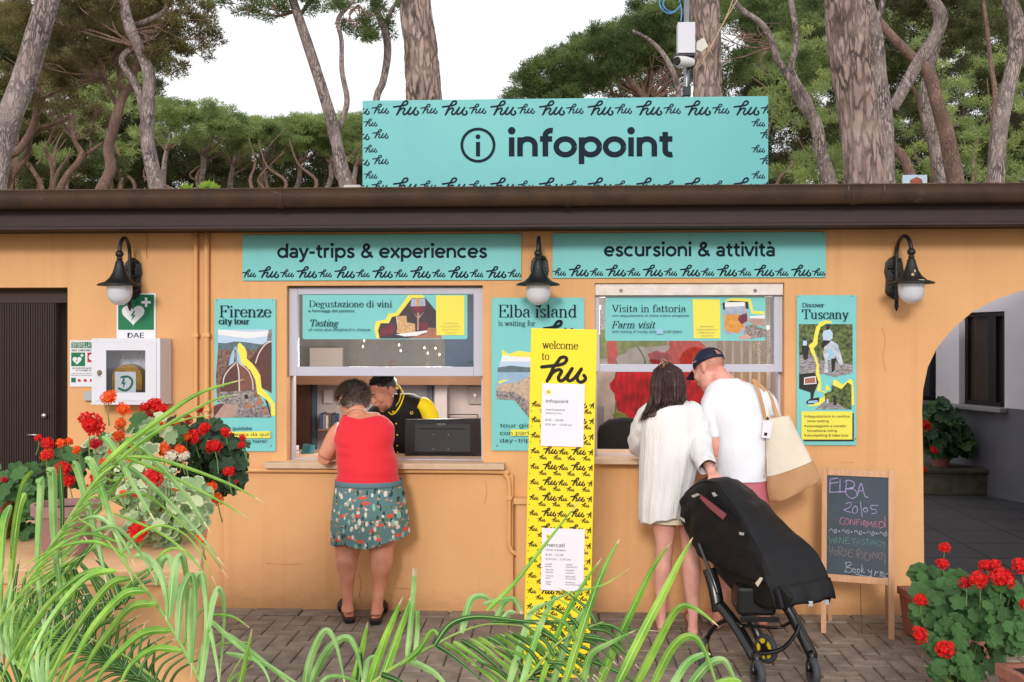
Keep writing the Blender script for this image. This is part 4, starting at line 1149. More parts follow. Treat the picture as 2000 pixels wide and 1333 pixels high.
# rear legs
for s in (.02, wid-.04):
    m_ = MB(); a = CBp(s, hh-.05, .024); b = CBp(s, .0, .30); b.z = 0
    w_ = ax*.022; t_ = Vector((0,.0,0)) + Vector((-ax.y, ax.x, 0))*.015
    m_.add([b, b+w_, b+w_+t_, b+t_, a, a+w_, a+w_+t_, a+t_], [(0,3,2,1),(4,5,6,7),(0,1,5,4),(1,2,6,5),(2,3,7,6),(3,0,4,7)]); m_.build('rear_leg', M_pine, cb)
m_ = MB(); p0 = CBp(wid*.55, zb_-.01, .012); m_.tube(catmull([p0, p0+Vector((.004,.0,-.12)), p0+Vector((.012,.01,-.3)), p0+Vector((.008,-.03,-.42))], 4), .0025, 5); m_.build('cord', mat('brown_cord', (110,76,56), .8), cb, smooth=True)
# chalk: crop px mapping of the slate
Zs0, Zs1 = zb_+.027, hh-.044; S0, S1 = pw-.006, wid-.004-pw*.5
class Chalk(Print):
    def __init__(s): MB.__init__(s); s.k = 0; s.y = 0; s.X = None
    def lay(s, dz=0): s.k += 1; return -.0012 - s.k*.00002
    def fix(s):
        out = []
        for a, y, b in s.v:
            t = (a-98)/(780-98); w = (1120-b)/(1120-130)
            out.append(tuple(CBp(S0+(S1-S0)*t, Zs0+(Zs1-Zs0)*w, .008+y)))
        s.v = out
ck = Chalk(); ck.X = lambda u, v: (u, v)
def chalk_mat(nm, c): return mat('chalk_'+nm, tuple(int(k) for k in c), .95, var=.6, scale=90, rgb2=(74,84,94))
CK = [chalk_mat('lilac',(186,168,222)), chalk_mat('pink',(214,128,158)), chalk_mat('white',(196,204,216)), chalk_mat('green',(112,164,150)), chalk_mat('ochre',(172,142,132))]
def cs(m, w, *paths):
    ck.m = m
    for p in paths: ck.stroke([(a, b) for a, b in p], w*.85, smooth=len(p) > 3)
cs(0, 11, [(135,170),(130,305)], [(135,170),(222,158)], [(130,215),(222,200)], [(130,305),(300,290)], [(245,170),(245,300)], [(300,190),(340,175),(400,195),(395,240),(320,262),(400,262),(438,310),(400,350),(350,345),(310,300),(318,200)], [(440,320),(478,200),(520,320),(555,335)], [(445,278),(510,272)])
cs(0, 9, [(315,410),(350,395),(375,410),(345,450),(290,475),(370,495)], [(400,440),(420,430),(440,450),(430,495),(395,498),(385,465),(400,440)], [(472,380),(492,530)], [(520,440),(545,445),(550,475),(520,480),(505,460),(520,440)], [(670,412),(590,415),(595,450),(640,455),(645,485),(600,495)])
cs(1, 8, [(290,548),(255,560),(248,605),(290,620)], [(310,560),(300,600),(330,615),(350,590),(340,560),(310,560)], [(360,615),(372,560),(405,615),(412,555)], [(430,615),(430,565),(470,558)], [(430,590),(455,585)], [(482,570),(482,610)], [(505,620),(510,570),(535,580),(515,600),(540,630)], [(545,630),(555,575),(575,610),(595,575),(605,630)], [(625,575),(620,625),(655,620)], [(622,598),(650,595)], [(625,575),(655,570)], [(680,570),(678,630),(720,620),(735,590),(710,570),(680,570)], [(738,515),(745,625)])
cs(1, 8, [(750,656),(758,660)])
for k in range(5):
    o = 130 + k*138; e = min(o+100, 770)
    cs(2, 6, [(o,690),(o+18,668),(o+40,690),(o+60,708),(o+82,695),(o+75,672),(o+55,680),(o+66,692)])
    if k < 4: ck.disc(o+108, 688, 8, n=10)
cs(3, 6, [(125,745),(140,815),(165,760),(185,815),(195,745)], [(212,755),(212,810)], [(240,810),(245,750),(285,805),(290,745)], [(350,745),(315,750),(312,805),(355,800)], [(312,775),(345,772)], [(370,755),(430,750)], [(402,752),(400,805)], [(425,812),(452,752),(475,805)], [(435,785),(470,780)], [(515,750),(490,765),(520,785),(495,812)], [(530,755),(570,750)], [(550,752),(548,800)], [(580,762),(580,800)], [(600,800),(604,755),(635,798),(640,750)], [(700,765),(665,765),(660,800),(700,805),(702,785),(735,770),(730,830)])
cs(4, 6, [(125,845),(140,930)], [(165,845),(160,915)], [(135,890),(165,885)], [(190,880),(185,915),(215,920),(220,885),(190,880)], [(240,930),(235,850),(275,850),(280,880),(240,890),(290,935)], [(325,860),(305,875),(325,900),(300,925)], [(385,865),(350,870),(345,930),(400,930)], [(348,895),(385,892)], [(440,945),(440,860),(475,865),(478,895),(445,905),(490,950)], [(500,880),(505,940)], [(525,880),(525,950),(570,950),(575,900),(525,880)], [(590,890),(590,930)], [(610,935),(615,875),(650,930),(655,870)], [(725,875),(680,880),(670,925),(705,935),(710,905),(740,885),(738,985)])
cs(2, 7, [(320,1000),(315,1085)], [(300,1000),(350,985),(375,1005),(330,1035),(380,1050),(365,1085),(300,1080)], [(400,1045),(392,1075),(415,1085),(425,1060),(400,1045)], [(445,1045),(440,1075),(460,1085),(470,1060),(445,1045)], [(492,1005),(488,1085)], [(512,1040),(490,1062),(520,1080)], [(560,1045),(570,1070),(600,1065)], [(600,1040),(590,1100),(550,1130)], [(640,1050),(630,1100)], [(635,1075),(670,1060)], [(690,1110),(695,1060),(725,1070),(700,1085),(730,1110)], [(775,1072),(735,1080),(745,1110),(775,1112)], [(425,1100),(560,1115),(600,1108)])
ck.fix(); ck.build('chalk_writing', CK, cb)

# ================================================================== DEFIBRILLATOR CABINET AND SIGNS
M_grn = mat('safety_green', (0,112,72), .4); M_signw = mat('sign_white', (226,228,236), .4); M_sred = mat('sign_red', (190,30,44), .4)
def AE(a, b): return (120 + a/5.554, 560 + b/5.554)
def heart(pr, u, v, w, h, X):
    q = []
    for k in range(40):
        t = 2*pi*k/40; x = 16*sin(t)**3; y = 13*cos(t)-5*cos(2*t)-2*cos(3*t)-cos(4*t)
        q.append(X(u + x/16*w/2, v - (y+2.5)/14.5*h/2))
    pr.poly(q)
def bolt_(pr, u, v, s, X): pr.poly([X(u+a*s, v+b*s) for a, b in ((.25,-1),(-.45,.1),(-.02,.0),(-.3,1),(.5,-.2),(.05,-.1),(.38,-.75))])
u0, v0 = AE(597, 72); u1, v1 = AE(1022, 600)
r = board('defibrillator_sign', 'green and white sign with heart and bolt marked DAE under the left lamp', u0, v0, u1, v1, m=M_signw, y=-.008, th=.006)
pc = Pic(-.0095); pc.m = 1
pc.poly([AE(*p) for p in ((615,88),(1003,88),(1003,470),(615,470))]); pc.m = 0
heart(pc, 778, 318, 245, 222, AE); pc.rect(*AE(905,120), *AE(932,222)); pc.rect(*AE(868,158), *AE(970,186)); pc.m = 1; bolt_(pc, 775, 318, 62, AE)
pc.m = 2; pc.text('DAE', AE(718,0)[0], AE(895,0)[0], AE(0,556)[1], 9.6, bold=.03)
pc.build('print', [M_signw, M_grn, M_ink], r)
u0, v0 = AE(90, 585); u1, v1 = AE(420, 1088)
r = board('defibrillator_notice', 'small white notice with green heart symbol partly behind the white cabinet', u0, v0, u1, v1, m=M_signw, y=-.008, th=.006, cat='notice')
pc = Pic(-.0095); pc.m = 1
pc.poly([AE(*p) for p in ((104,602),(405,602),(405,668),(104,668))]); pc.poly([AE(*p) for p in ((106,716),(255,716),(255,864),(106,864))]); pc.rect(*AE(106,990), *AE(155,1040))
pc.m = 3; pc.poly([AE(*p) for p in ((282,716),(400,716),(400,820),(282,820))])
for a in (172, 236, 302): pc.poly([AE(a+x, 1000+y) for x, y in ((0,25),(15,0),(30,5),(42,30),(20,34))])
pc.m = 0; heart(pc, 170, 808, 98, 88, AE); pc.rect(*AE(218,728), *AE(228,768)); pc.rect(*AE(203,743), *AE(243,753)); pc.disc(*AE(330,768), 6, 6); pc.text('DEFIBRILLATORE', AE(108,0)[0], AE(400,0)[0], AE(0,660)[1], 9.4, bold=.01)
pc.m = 1; bolt_(pc, 168, 806, 22, AE); pc.m = 2
for (t, a, b, v, c) in (('AREA CARDIOPROTETTA',108,400,702,3.6),('IN CASO DI NECESSITÀ',120,400,894,2.8),('ATTIVARE SUBITO',155,400,918,2.8),('seguire le istruzioni del centralino',105,390,948,1.8),('chiamare il numero di emergenza',105,390,968,1.8)): pc.text(t, AE(a,0)[0], AE(b,0)[0], AE(0,v)[1], c)
pc.build('print', [M_signw, M_grn, M_ink, M_sred], r)
# cabinet
YC = -.20
cab = thing('defibrillator_cabinet', 'white metal wall cabinet with a glazed door holding a yellow defibrillator', 'cabinet', (P(245,780,-.1).x, -.02, P(245,785,-.1).z))
def CA(a, b, y=YC): u, v = AE(a, b); return P(u, v, y)
xa_, xb_ = CA(325,900).x, CA(1068,900).x; za_, zb2 = CA(700,1262).z, CA(700,562).z
M_cab = mat('cabinet_white', (222,222,232), .35, var=.08, scale=4)
def shell(x0, x1, y0, y1, z0, z1, t=.006):
    m_ = MB(); m_.box(x0, x0+t, y0, y1, z0, z1); m_.box(x1-t, x1, y0, y1, z0, z1); m_.box(x0+t, x1-t, y0, y1, z0, z0+t); m_.box(x0+t, x1-t, y0, y1, z1-t, z1); m_.box(x0+t, x1-t, y1-t, y1, z0+t, z1-t); return m_
shell(xa_, xb_, YC+.012, -.004, za_, zb2).build('case', M_cab, cab, bevel=.002)
wx0, wx1, wz0, wz1 = CA(483,900).x, CA(910,900).x, CA(700,1150).z, CA(700,692).z
dx0, dx1, dz0, dz1 = CA(375,900).x, CA(1026,900).x, CA(700,1240).z, CA(700,604).z
m_ = MB(); y0, y1 = YC, YC+.0115
m_.box(xa_, dx0-.001, y0+.004, y1, za_, zb2); m_.box(dx1+.001, xb_, y0+.004, y1, za_, zb2); m_.box(dx0, dx1, y0+.004, y1, dz1+.001, zb2); m_.box(dx0, dx1, y0+.004, y1, za_, dz0-.001)
m_.build('front_frame', M_cab, cab)
m_ = MB(); m_.box(dx0, wx0, y0, y1, dz0, dz1); m_.box(wx1, dx1, y0, y1, dz0, dz1); m_.box(wx0, wx1, y0, y1, wz1, dz1); m_.box(wx0, wx1, y0, y1, dz0, wz0)
dr = m_.build('door', M_cab, cab)
m_ = MB(); m_.box(wx0, wx1, y0+.005, y0+.007, wz0, wz1); m_.build('pane', glass('cabinet_glass', (.92,.94,.96), .02), dr)
m_ = MB(); c = CA(413,935); m_.lathe([(.0001,-.012),(.012,-.012),(.014,-.006),(.018,0)], (c.x, YC, c.z), 12, 'y'); m_.box(c.x-.004, c.x+.004, YC-.02, YC-.012, c.z-.02, c.z+.014); m_.build('lock', mat('lock_brass', (150,136,120), .35, metal=.8), dr)
m_ = MB(); m_.prism([(xa_-.012, za_-.012), (xb_+.01, za_-.012), (xb_, za_), (xa_, za_)], YC+.005, -.004); m_.build('drip_tray', M_cab, cab)
aed = thing('defibrillator', 'yellow defibrillator case hanging inside the white wall cabinet', 'defibrillator', (CA(745,1150).x, -.1, wz0))
M_aed = mat('mustard_case', (198,150,32), .55, var=.3, scale=20)
m_ = MB()
def arcband(rx, rz, c, y0, y1):
    q = [(c[0]+rx*cos(pi*k/16), c[1]+rz*sin(pi*k/16)) for k in range(17)]
    return [(c[0]+rx, wz0+.01)] + q + [(c[0]-rx, wz0+.01)]
c = CA(735, 985, -.12); m_.prism(arcband(.098, .085, (c.x, c.z), 0, 0), -.15, -.06); m_.build('case', M_aed, aed, bevel=.012)
m_ = MB()
for rx in (.094, .078, .062):
    q = [(c.x+rx*cos(pi*k/16), -.152, c.z+rx*.86*sin(pi*k/16)) for k in range(17)]; m_.tube([(c.x+rx,-.152,wz0+.02)]+q+[(c.x-rx,-.152,wz0+.02)], .005, 6)
m_.build('rib', M_aed, aed, smooth=True)
m_ = MB(); m_.prism([(c.x+.035*cos(pi*k/10), c.z+.0+.028*sin(pi*k/10)) for k in range(11)], -.156, -.151); m_.build('grip_recess', mat('dark_grip', (44,42,48), .5), aed)
m_ = MB(); t1, t2 = CA(690,700,-.1), CA(835,700,-.1); m_.tube([t1, CA(650,840,-.12)], .003, 5); m_.tube([t2, CA(875,850,-.12)], .003, 5); m_.tube([t1, t2], .003, 5); m_.build('strap', mat('tan_strap', (196,150,140), .7), aed)
y_ = -.1585; a, b = CA(580,1150,y_), CA(808,925,y_)
m_ = MB(); m_.box(a.x, b.x, y_, y_+.002, a.z, b.z); lb = m_.build('label_card', M_signw, aed)
pc = Pic(y_-.001, lambda u, v: (CA(u, v, y_-.001).x, CA(u, v, y_-.001).z)); pc.m = 0
pc.stroke([(665,985),(720,978),(762,1010),(765,1060),(730,1110),(680,1128),(622,1105)], 24); pc.stroke([(650,985),(690,975)], 22); pc.poly([(668,1000),(648,1060),(672,1056),(668,1110),(700,1035),(676,1040),(690,1000)])
pc.build('print', [M_grn], lb)
m_ = MB(); a, b = P(163,783,-.03), P(182,765,-.03); m_.box(a.x, b.x+.02, -.03, -.001, a.z, b.z); bx_ = m_.build('power_socket', mat('socket_grey', (176,178,184), .5), origin=(a.x+.03, -.01, a.z), bevel=.003)
tag(bx_, 'small grey electrical box under the white notice beside the doorway', 'socket')

# ================================================================== WALL LAMPS
M_iron = mat('black_iron', (26,27,28), .42, var=.3, scale=20, bump=.15, bscale=80, spec=.5)
M_opal = mat('opal_globe', (214,216,226), .12, spec=.6, coat=.5)
def lamp(label, up, vp, ug, vg, scuff=False):
    """up,vp: wall plate centre; ug,vg: hat brim centre"""
    pl = P(up, vp, 0); yl = -.27
    g_ = P(ug, vg, yl)
    root = thing('wall_lamp', label, 'wall lamp', (pl.x, -.005, pl.z), 'swan neck wall lamps along the kiosk')
    m_ = MB()
    q = [(-.055,-.10),(-.04,-.125),(0,-.15),(.04,-.125),(.055,-.10),(.05,-.02),(.06,.03),(.052,.09),(.03,.115),(0,.13),(-.03,.115),(-.052,.09),(-.06,.03),(-.05,-.02)]
    m_.prism([(pl.x+a, pl.z+b) for a, b in q], -.022, -.001)
    m_.build('wall_plate', M_iron, root, bevel=.006)
    m_ = MB()
    for k in range(9):
        a = k*.7; m_.ell((pl.x+.03*cos(a*2.3), -.028, pl.z-.09+k*.024), (.016,.012,.014), seg=8, rn=5)
    m_.build('scroll_relief', M_iron, root, smooth=True)
    # stem: from plate, up and over
    s = Vector((pl.x, -.06, pl.z)); ztop = P(ug, vg-96, yl).z; zh = P(ug, vg-58, yl).z
    d = Vector((g_.x - pl.x, yl+.06, 0))
    pts = [s+Vector((0,.0,-.19)), s, Vector((s.x, s.y, ztop-.11))]
    for k in range(1, 10):
        a = pi*k/10; pts.append(Vector((s.x, s.y, ztop-.11)) + d*(1-cos(a))/2 + UP*(.105*sin(a)))
    pts += [Vector((g_.x, yl, ztop-.11)), Vector((g_.x, yl, zh))]
    m_ = MB(); m_.tube(catmull(pts, 3), .0125, 10); m_.tube([s+Vector((0,.06,-.06)), s+Vector((0,0,-.06))], .012, 8); m_.tube([s+Vector((0,.06,.05)), s+Vector((0,0,.05))], .012, 8)
    m_.lathe([(.004,-.225),(.012,-.205),(.016,-.19),(.01,-.18)], s, 8, cap=True)
    m_.build('swan_neck', M_iron, root, smooth=True)
    m_ = MB(); m_.lathe([(.012,.03),(.022,.02),(.026,.008),(.022,-.006),(.014,-.012),(.02,-.022),(.016,-.03)], (g_.x, yl, zh-.0), 14, cap=True); m_.build('collar', M_iron, root, smooth=True)
    H = zh - .03 - g_.z
    pf = [(.016,H),(.024,H*.93),(.030,H*.75),(.042,H*.5),(.062,H*.28),(.09,H*.12),(.128,.006),(.137,0),(.136,-.006),(.122,-.003),(.085,H*.10),(.056,H*.26),(.03,H*.5)]
    m_ = MB(); m_.lathe(pf, (g_.x, yl, g_.z), 32)
    mh = M_iron if not scuff else mat('peeling_black_iron', (30,30,30), .45, var=1.0, scale=9, rgb2=(40,38,36), bump=.2)
    hat = m_.build('shade', mh, root, smooth=True)
    if scuff:
        s_ = MB()
        for (a, zz, rr_, w_) in ((-1.75,.30,.061,.010),(-1.35,.07,.107,.022),(-1.45,.45,.047,.006)):
            q = []
            cc = Vector((g_.x+rr_*cos(a)*1.0, yl+rr_*sin(a), g_.z+H*zz))
            s_.ell(cc, (w_, .004, .006 if zz < .2 else .012), seg=8, rn=4)
        s_.build('bare_patch', mat('peeled_patch', (196,172,146), .7), hat)
    m_ = MB(); R_ = .078
    pf = [(R_*.98,.005),(R_,-.03),(R_*.985,-.055)] + [(R_*.98*cos(k*pi/16), -.055-.075*sin(k*pi/16)) for k in range(1, 8)] + [(.0005,-.13)]
    m_.lathe(pf, (g_.x, yl, g_.z), 28); m_.build('globe', M_opal, root, smooth=True)
    return root
lamp('black swan neck lamp with white globe above the defibrillator sign', 261, 542, 233.5, 557)
lamp('black swan neck lamp with white globe between the two wide teal signs', 1054, 536, 1051, 556)
lamp('black swan neck lamp with peeling shade beside the arch', 1745, 540, 1780, 553, scuff=True)

# ================================================================== ROOF MAST WITH CAMERAS
M_galv = mat('galvanised', (150,152,156), .4, metal=.6, var=.3, scale=12)
YMm = .25
mb_ = P(1341, 372, YMm)
mast = thing('roof_mast', 'grey metal mast on the roof carrying a white junction box', 'mast', (mb_.x, YMm, zg1))
m_ = MB(); m_.tube([(mb_.x, YMm, zg1-.02), (mb_.x, YMm, P(1341,-60,YMm).z)], .018, 12); m_.build('pole', M_galv, mast, smooth=True)
a, b = P(1324,104,YMm-.1), P(1358,43,YMm-.1); m_ = MB(); m_.box(a.x, b.x, YMm-.10, YMm-.02, a.z, b.z); m_.build('junction_box', mat('box_white', (206,204,214), .45), mast, bevel=.004)
m_ = MB()
for o, v0_, v1_ in ((.03, 104, 192), (.024, 130, 180)): 
    c0 = P(1341, v0_, YMm); c1 = P(1341, v1_, YMm); m_.tube(catmull([(c0.x-.0, YMm-.03, c0.z), (c0.x+o, YMm-.02, (c0.z*2+c1.z)/3), (c0.x+o*.6, YMm-.02, (c0.z+c1.z*2)/3), (c0.x+o*.2, YMm-.02, c1.z)], 5), .0035, 5)
m_.build('cable', mat('cable_dark', (60,60,64), .6), mast, smooth=True)
m_ = MB(); c = P(1341,180,YMm); m_.box(c.x-.026, c.x+.026, YMm-.03, YMm+.03, c.z-.03, c.z+.03); m_.build('clamp', mat('clamp_black', (30,32,40), .5), mast, bevel=.003)
m_ = MB()
for (cu, cv, ru, rv, ph) in ((1308,6,20,20,0),(1312,8,17,15,.6)):
    m_.tube([(P(cu+ru*cos(a), cv-rv*sin(a), YMm-.05).x, YMm-.05+.01*sin(3*a), P(cu, cv-rv*sin(a), YMm-.05).z) for a in [ph+5.4*k/24 for k in range(25)]], .005, 6)
q = [P(1327,2,YMm-.04), P(1331,20,YMm-.04), P(1330,42,YMm-.06)]; m_.tube(catmull(q, 5), .0045, 6)
m_.build('blue_cable', mat('blue_cable', (84,140,196), .5), mast, smooth=True)
cm = thing('security_camera', 'white bullet camera clamped to the roof mast below its box', 'camera', (P(1341,122,YMm).x, YMm-.05, P(1341,122,YMm).z))
a, b = P(1322,120,YMm-.18), P(1350,122,YMm-.06)
m_ = MB(); m_.tube([a, a*.5+b*.5, b], [.034,.036,.03], 14); m_.build('housing', mat('camera_white', (214,212,210), .4), cm, smooth=True, angle=50)
a2 = a - (b-a).normalized()*.012; m_ = MB(); m_.tube([a2, a+(b-a)*.02], [.026,.031], 14); m_.build('lens', mat('lens_black', (12,12,14), .1), cm, smooth=True, angle=50)
m_ = MB(); m_.box(b.x-.02, b.x+.02, YMm-.07, YMm-.01, b.z-.03, b.z+.05); m_.box(a.x-.01, b.x+.02, YMm-.1, YMm-.04, b.z+.035, b.z+.045); m_.build('bracket', mat('bracket_black', (40,40,44), .5), cm)
an_ = thing('antenna_panel', 'small cream antenna panel on an arm at the right of the mast box', 'antenna', (P(1368,90,YMm).x, YMm-.02, P(1368,90,YMm).z))
m_ = MB(); q = [(P(a_,b_,YMm-.05).x, P(a_,b_,YMm-.05).z) for a_, b_ in ((1361,82),(1375,74),(1383,92),(1369,103),(1359,98))]; m_.prism(q, YMm-.06, YMm-.02); m_.build('panel', mat('cream_plastic', (206,202,190), .5), an_, bevel=.003)
m_ = MB(); m_.tube([P(1345,92,YMm-.01), P(1366,90,YMm-.03)], .006, 6); m_.build('arm', M_galv, an_)
for (pts, r_, nm, lb_) in (([(1358,140),(1385,100),(1410,50),(1440,0),(1452,-30)], .004, 'loose_cable', 'pale loose cable rising from the roof mast to the right, the lower one'),
                      ([(1353,138),(1376,108),(1400,70),(1424,20),(1440,-30)], .004, 'loose_cable', 'pale loose cable rising from the roof mast to the right, the upper one')):
    m_ = MB(); m_.tube(catmull([P(a, b, YMm+.02) for a, b in pts], 6), r_, 5)
    o = m_.build(nm, mat('pale_cable', (196,160,130), .7), origin=P(pts[0][0], pts[0][1], YMm+.02), smooth=True); tag(o, lb_, 'cable', 'loose cables of the mast')
# rusty notice board on the roof at right
r = board('rusty_plate', 'small rusty blue painted plate standing on the roof by the bent trunk', 1763, 342, 1811, 372, y=1.2, th=.01, m=mat('rusty_blue_paint', (170,190,206), .6, var=.4, scale=6, rgb2=(150,160,170)), cat='plate')
pc = Pic(1.1985); pc.m = 0; pc.poly([(1778,352),(1790,346),(1800,350),(1803,360),(1798,370),(1782,371),(1776,362)]); pc.build('rust_stain', [mat('rust', (150,80,62), .8, var=.5, scale=20)], r)
m_ = MB(); c = P(1787,372,1.205); m_.box(c.x-.06, c.x+.06, 1.2, 1.21, zg1-.02, c.z+.001); m_.build('foot', M_galv, r)

# ================================================================== THINGS ON THE COUNTER
M_mon = mat('monitor_black', (34,35,40), .4, spec=.5, bump=.03, bscale=200)
ymn = .33
mn = thing('monitor', 'wide black computer monitor seen from behind on the left counter', 'monitor', (P(865,893,ymn).x, ymn+.06, zs))
X = lambda u, v=850: P(u, v, ymn).x
Z = lambda v, u=865: P(u, v, ymn).z
m_ = MB(); q = [(X(791),Z(820)),(X(938),Z(818)),(X(940),Z(893)),(X(790),Z(893))]
q2 = [(a*.97+X(865)*.03, b_) for a, b_ in q]
m_.rings([[Vector((a, ymn+.045, b_)) for a, b_ in q], [Vector((a, ymn+.012, b_)) for a, b_ in q], [Vector((a*.72+X(865)*.28, ymn-.012, b_*.72+Z(855)*.28)) for a, b_ in q]][::-1])
m_.build('housing', M_mon, mn, bevel=.004)
m_ = MB(); m_.box(X(818), X(908), ymn-.016, ymn-.012, Z(838.5), Z(836.5)); m_.build('vent_slot', mat('slot_black', (12,12,14), .6), mn)
for (u, v) in ((847,849),(876,849),(847,877),(876,877)): m_ = MB(); m_.lathe([(.0001,-.003),(.004,-.003),(.004,0)], (X(u), ymn-.0125, Z(v)), 8, 'y'); m_.build('screw', M_screw, mn)
m_ = MB(); m_.box(X(850), X(880), ymn+.0, ymn+.03, zs, Z(890)); m_.box(X(830), X(900), ymn-.02, ymn+.12, zs-.002, zs+.01); m_.build('stand', M_mon, mn, bevel=.002)
pr = Print(ymn-.014, lambda u, v: (X(u), Z(v))); pr.text('PHILIPS', 854, 871, 830.5, 3.6, bold=.03); pr.build('lettering', mat('logo_grey', (150,154,164), .4), mn)
# leaflets and small things at the left end
for i, (u, y_) in enumerate(((592,.42),(597,.44),(602,.46),(607,.43))):
    m_ = MB(); a = P(u-5, 893, y_); b = P(u+7, 868+i, y_); m_.add([(a.x,y_,zs),(b.x-.01,y_+.002,zs),(b.x,y_+.03,b.z),(a.x+.012,y_+.03,b.z),(a.x,y_+.006,zs),(b.x-.01,y_+.008,zs),(b.x,y_+.036,b.z),(a.x+.012,y_+.036,b.z)], [(0,1,2,3),(7,6,5,4),(0,4,5,1),(1,5,6,2),(2,6,7,3),(3,7,4,0)])
    o = m_.build('leaflet', mat('teal_leaflet', (60,136,146), .5, var=.3, scale=20), origin=(a.x, y_, zs)); tag(o, ('teal leaflet at the left end of the little fan on the counter', 'second teal leaflet of the fan on the counter, counted from the window frame', 'teal leaflet tucked in the back of the counter fan', 'teal leaflet of the counter fan nearest the woman in red')[i], 'leaflet', 'teal leaflets fanned on the counter')
for i in range(2):
    m_ = MB(); a = P(564, 893-i*11, .4); b = P(577, 884-i*11, .4); m_.box(a.x, b.x, .4, .5, a.z+.002, b.z); o = m_.build('card_stack', mat('card_white', (206,204,222), .6), origin=(a.x, .4, zs), bevel=.003); tag(o, ('small stack of pale cards on the counter by the window frame', 'upper pale card box on the little stack by the window frame')[i], 'cards')
# office chair back in the right room
YK = .75
ch = thing('office_chair', 'black rounded office chair back seen through the right window', 'chair', (P(1205,900,YK).x, YK+.2, 0))
q = [(1158,905),(1160,860),(1172,832),(1190,820),(1215,816),(1240,818),(1256,830),(1262,860),(1262,905)]
m_ = MB(); pz = [(P(a,b,YK).x, P(a,b,YK).z) for a, b in q]; m_.prism([(a, b) for a, b in [(p[0], p[1]) for p in pz]] + [(pz[-1][0]-.03, pz[-1][1]-.25), (pz[0][0]+.03, pz[0][1]-.25)], YK, YK+.07)
m_.build('backrest', mat('black_upholstery', (20,19,20), .7, bump=.2, bscale=200), ch, bevel=.02)
c = (pz[0][0]+pz[-1][0])/2; m_ = MB(); m_.box(c-.24, c+.24, YK+.05, YK+.5, .44, .52); m_.build('seat', MATS['black_upholstery'], ch, bevel=.03)
m_ = MB(); m_.tube([(c, YK+.27, .02), (c, YK+.27, .45)], .03, 10); m_.tube([(c, YK+.06, .45), (c, YK+.06, .8)], .02, 8)
for k in range(5): a = 2*pi*k/5; m_.tube([(c, YK+.27, .09), (c+.3*cos(a), YK+.27+.3*sin(a), .05)], .018, 6)
m_.build('base', M_mon, ch)
# little lit bulbs
for i, (a, b) in enumerate(((775,543),(763,600),(1125,585),(1142,643),(1380,613),(1412,667),(1490,617),(1530,680))):
    u, v = BA(a, b); p = P(u, v, 1.1)
    m_ = MB(); m_.ell(p, (.005,.005,.009), seg=8, rn=6); o = m_.build('light_bulb', mat('lit_bulb', (255,226,170), .4, emit=5), origin=p, smooth=True)
    tag(o, ('tiny lit bulb hanging highest of the left pair below the wine banner', 'tiny lit bulb hanging lowest of the left pair below the wine banner', 'tiny lit bulb of the middle pair, the upper one', 'tiny lit bulb of the middle pair, the lower one', 'tiny lit bulb first of the right four', 'tiny lit bulb second of the right four, hanging lower', 'tiny lit bulb third of the right four, hanging high', 'tiny lit bulb furthest right and lowest')[i], 'bulb', 'lit bulbs on hanging wires'); 
    if i in (0, 2, 5, 7):
        ld = bpy.data.lights.new('bulb_light', 'POINT'); ld.energy = 15; ld.color = (1, .90, .80); ld.shadow_soft_size = .12
        lo = bpy.data.objects.new('bulb_light', ld); COL.objects.link(lo); lo.parent = o; lo.location = (0, -.02, -.10)
    m_ = MB(); m_.tube([p+UP*.012, Vector((p.x, p.y, ZT-.01))], .0012, 4); m_.build('wire', MATS['black_wire'], o)

# pendant bulb of the right room, seen lit above the mural
for i, (u, v) in enumerate(((1171,600),(1500,640))):
    p = P(u, v, .95); m_ = MB(); m_.ell(p, (.010,.010,.016), seg=8, rn=6); o = m_.build('light_bulb', MATS['lit_bulb'], origin=p, smooth=True)
    tag(o, ('lit bulb at the left edge of the right window behind the farm banner', 'lit bulb at the right edge of the right window glass')[i], 'bulb', 'lit bulbs on hanging wires')
    ld = bpy.data.lights.new('bulb_light', 'POINT'); ld.energy = 18; ld.color = (1, .92, .84); ld.shadow_soft_size = .12
    lo = bpy.data.objects.new('bulb_light', ld); COL.objects.link(lo); lo.parent = o; lo.location = (0, -.02, -.10)
    m_ = MB(); m_.tube([p+UP*.012, Vector((p.x, p.y, ZT-.01))], .0012, 4); m_.build('wire', MATS['black_wire'], o)

# small marks on the wall: rust run above the left lamp, cable holes
for (pts, w, nm) in (([(700,1120),(706,1140),(702,1162),(708,1180)], .8, 'hairline_crack'), ([(948,500+440),(951,960),(946,985)], .7, 'hairline_crack'), ([(1722,640),(1729,668),(1724,700),(1731,726)], .7, 'hairline_crack'), ([(520,1100),(560,1103),(590,1101)], .7, 'scuff'), ([(770,1149),(812,1151)], .9, 'scuff'), ([(1640,905),(1668,903)], .7, 'scuff'), ([(287,458),(288,475),(286.5,490),(288,505)], 1.6, 'rust_run'), ([(1747,472),(1748,490),(1747,508)], 1.2, 'rust_run'), ([(1180,575),(1181,590)], 1.0, 'rust_run')):
    q = Print(-.0522 if pts[0][1] > 930 and 436 < pts[0][0] < 1000 else -.0012); q.stroke(pts, w); q.build(nm, mat('rust_mark', (160,88,52), .9, var=.8, scale=60, rgb2=(214,160,104)), bl)

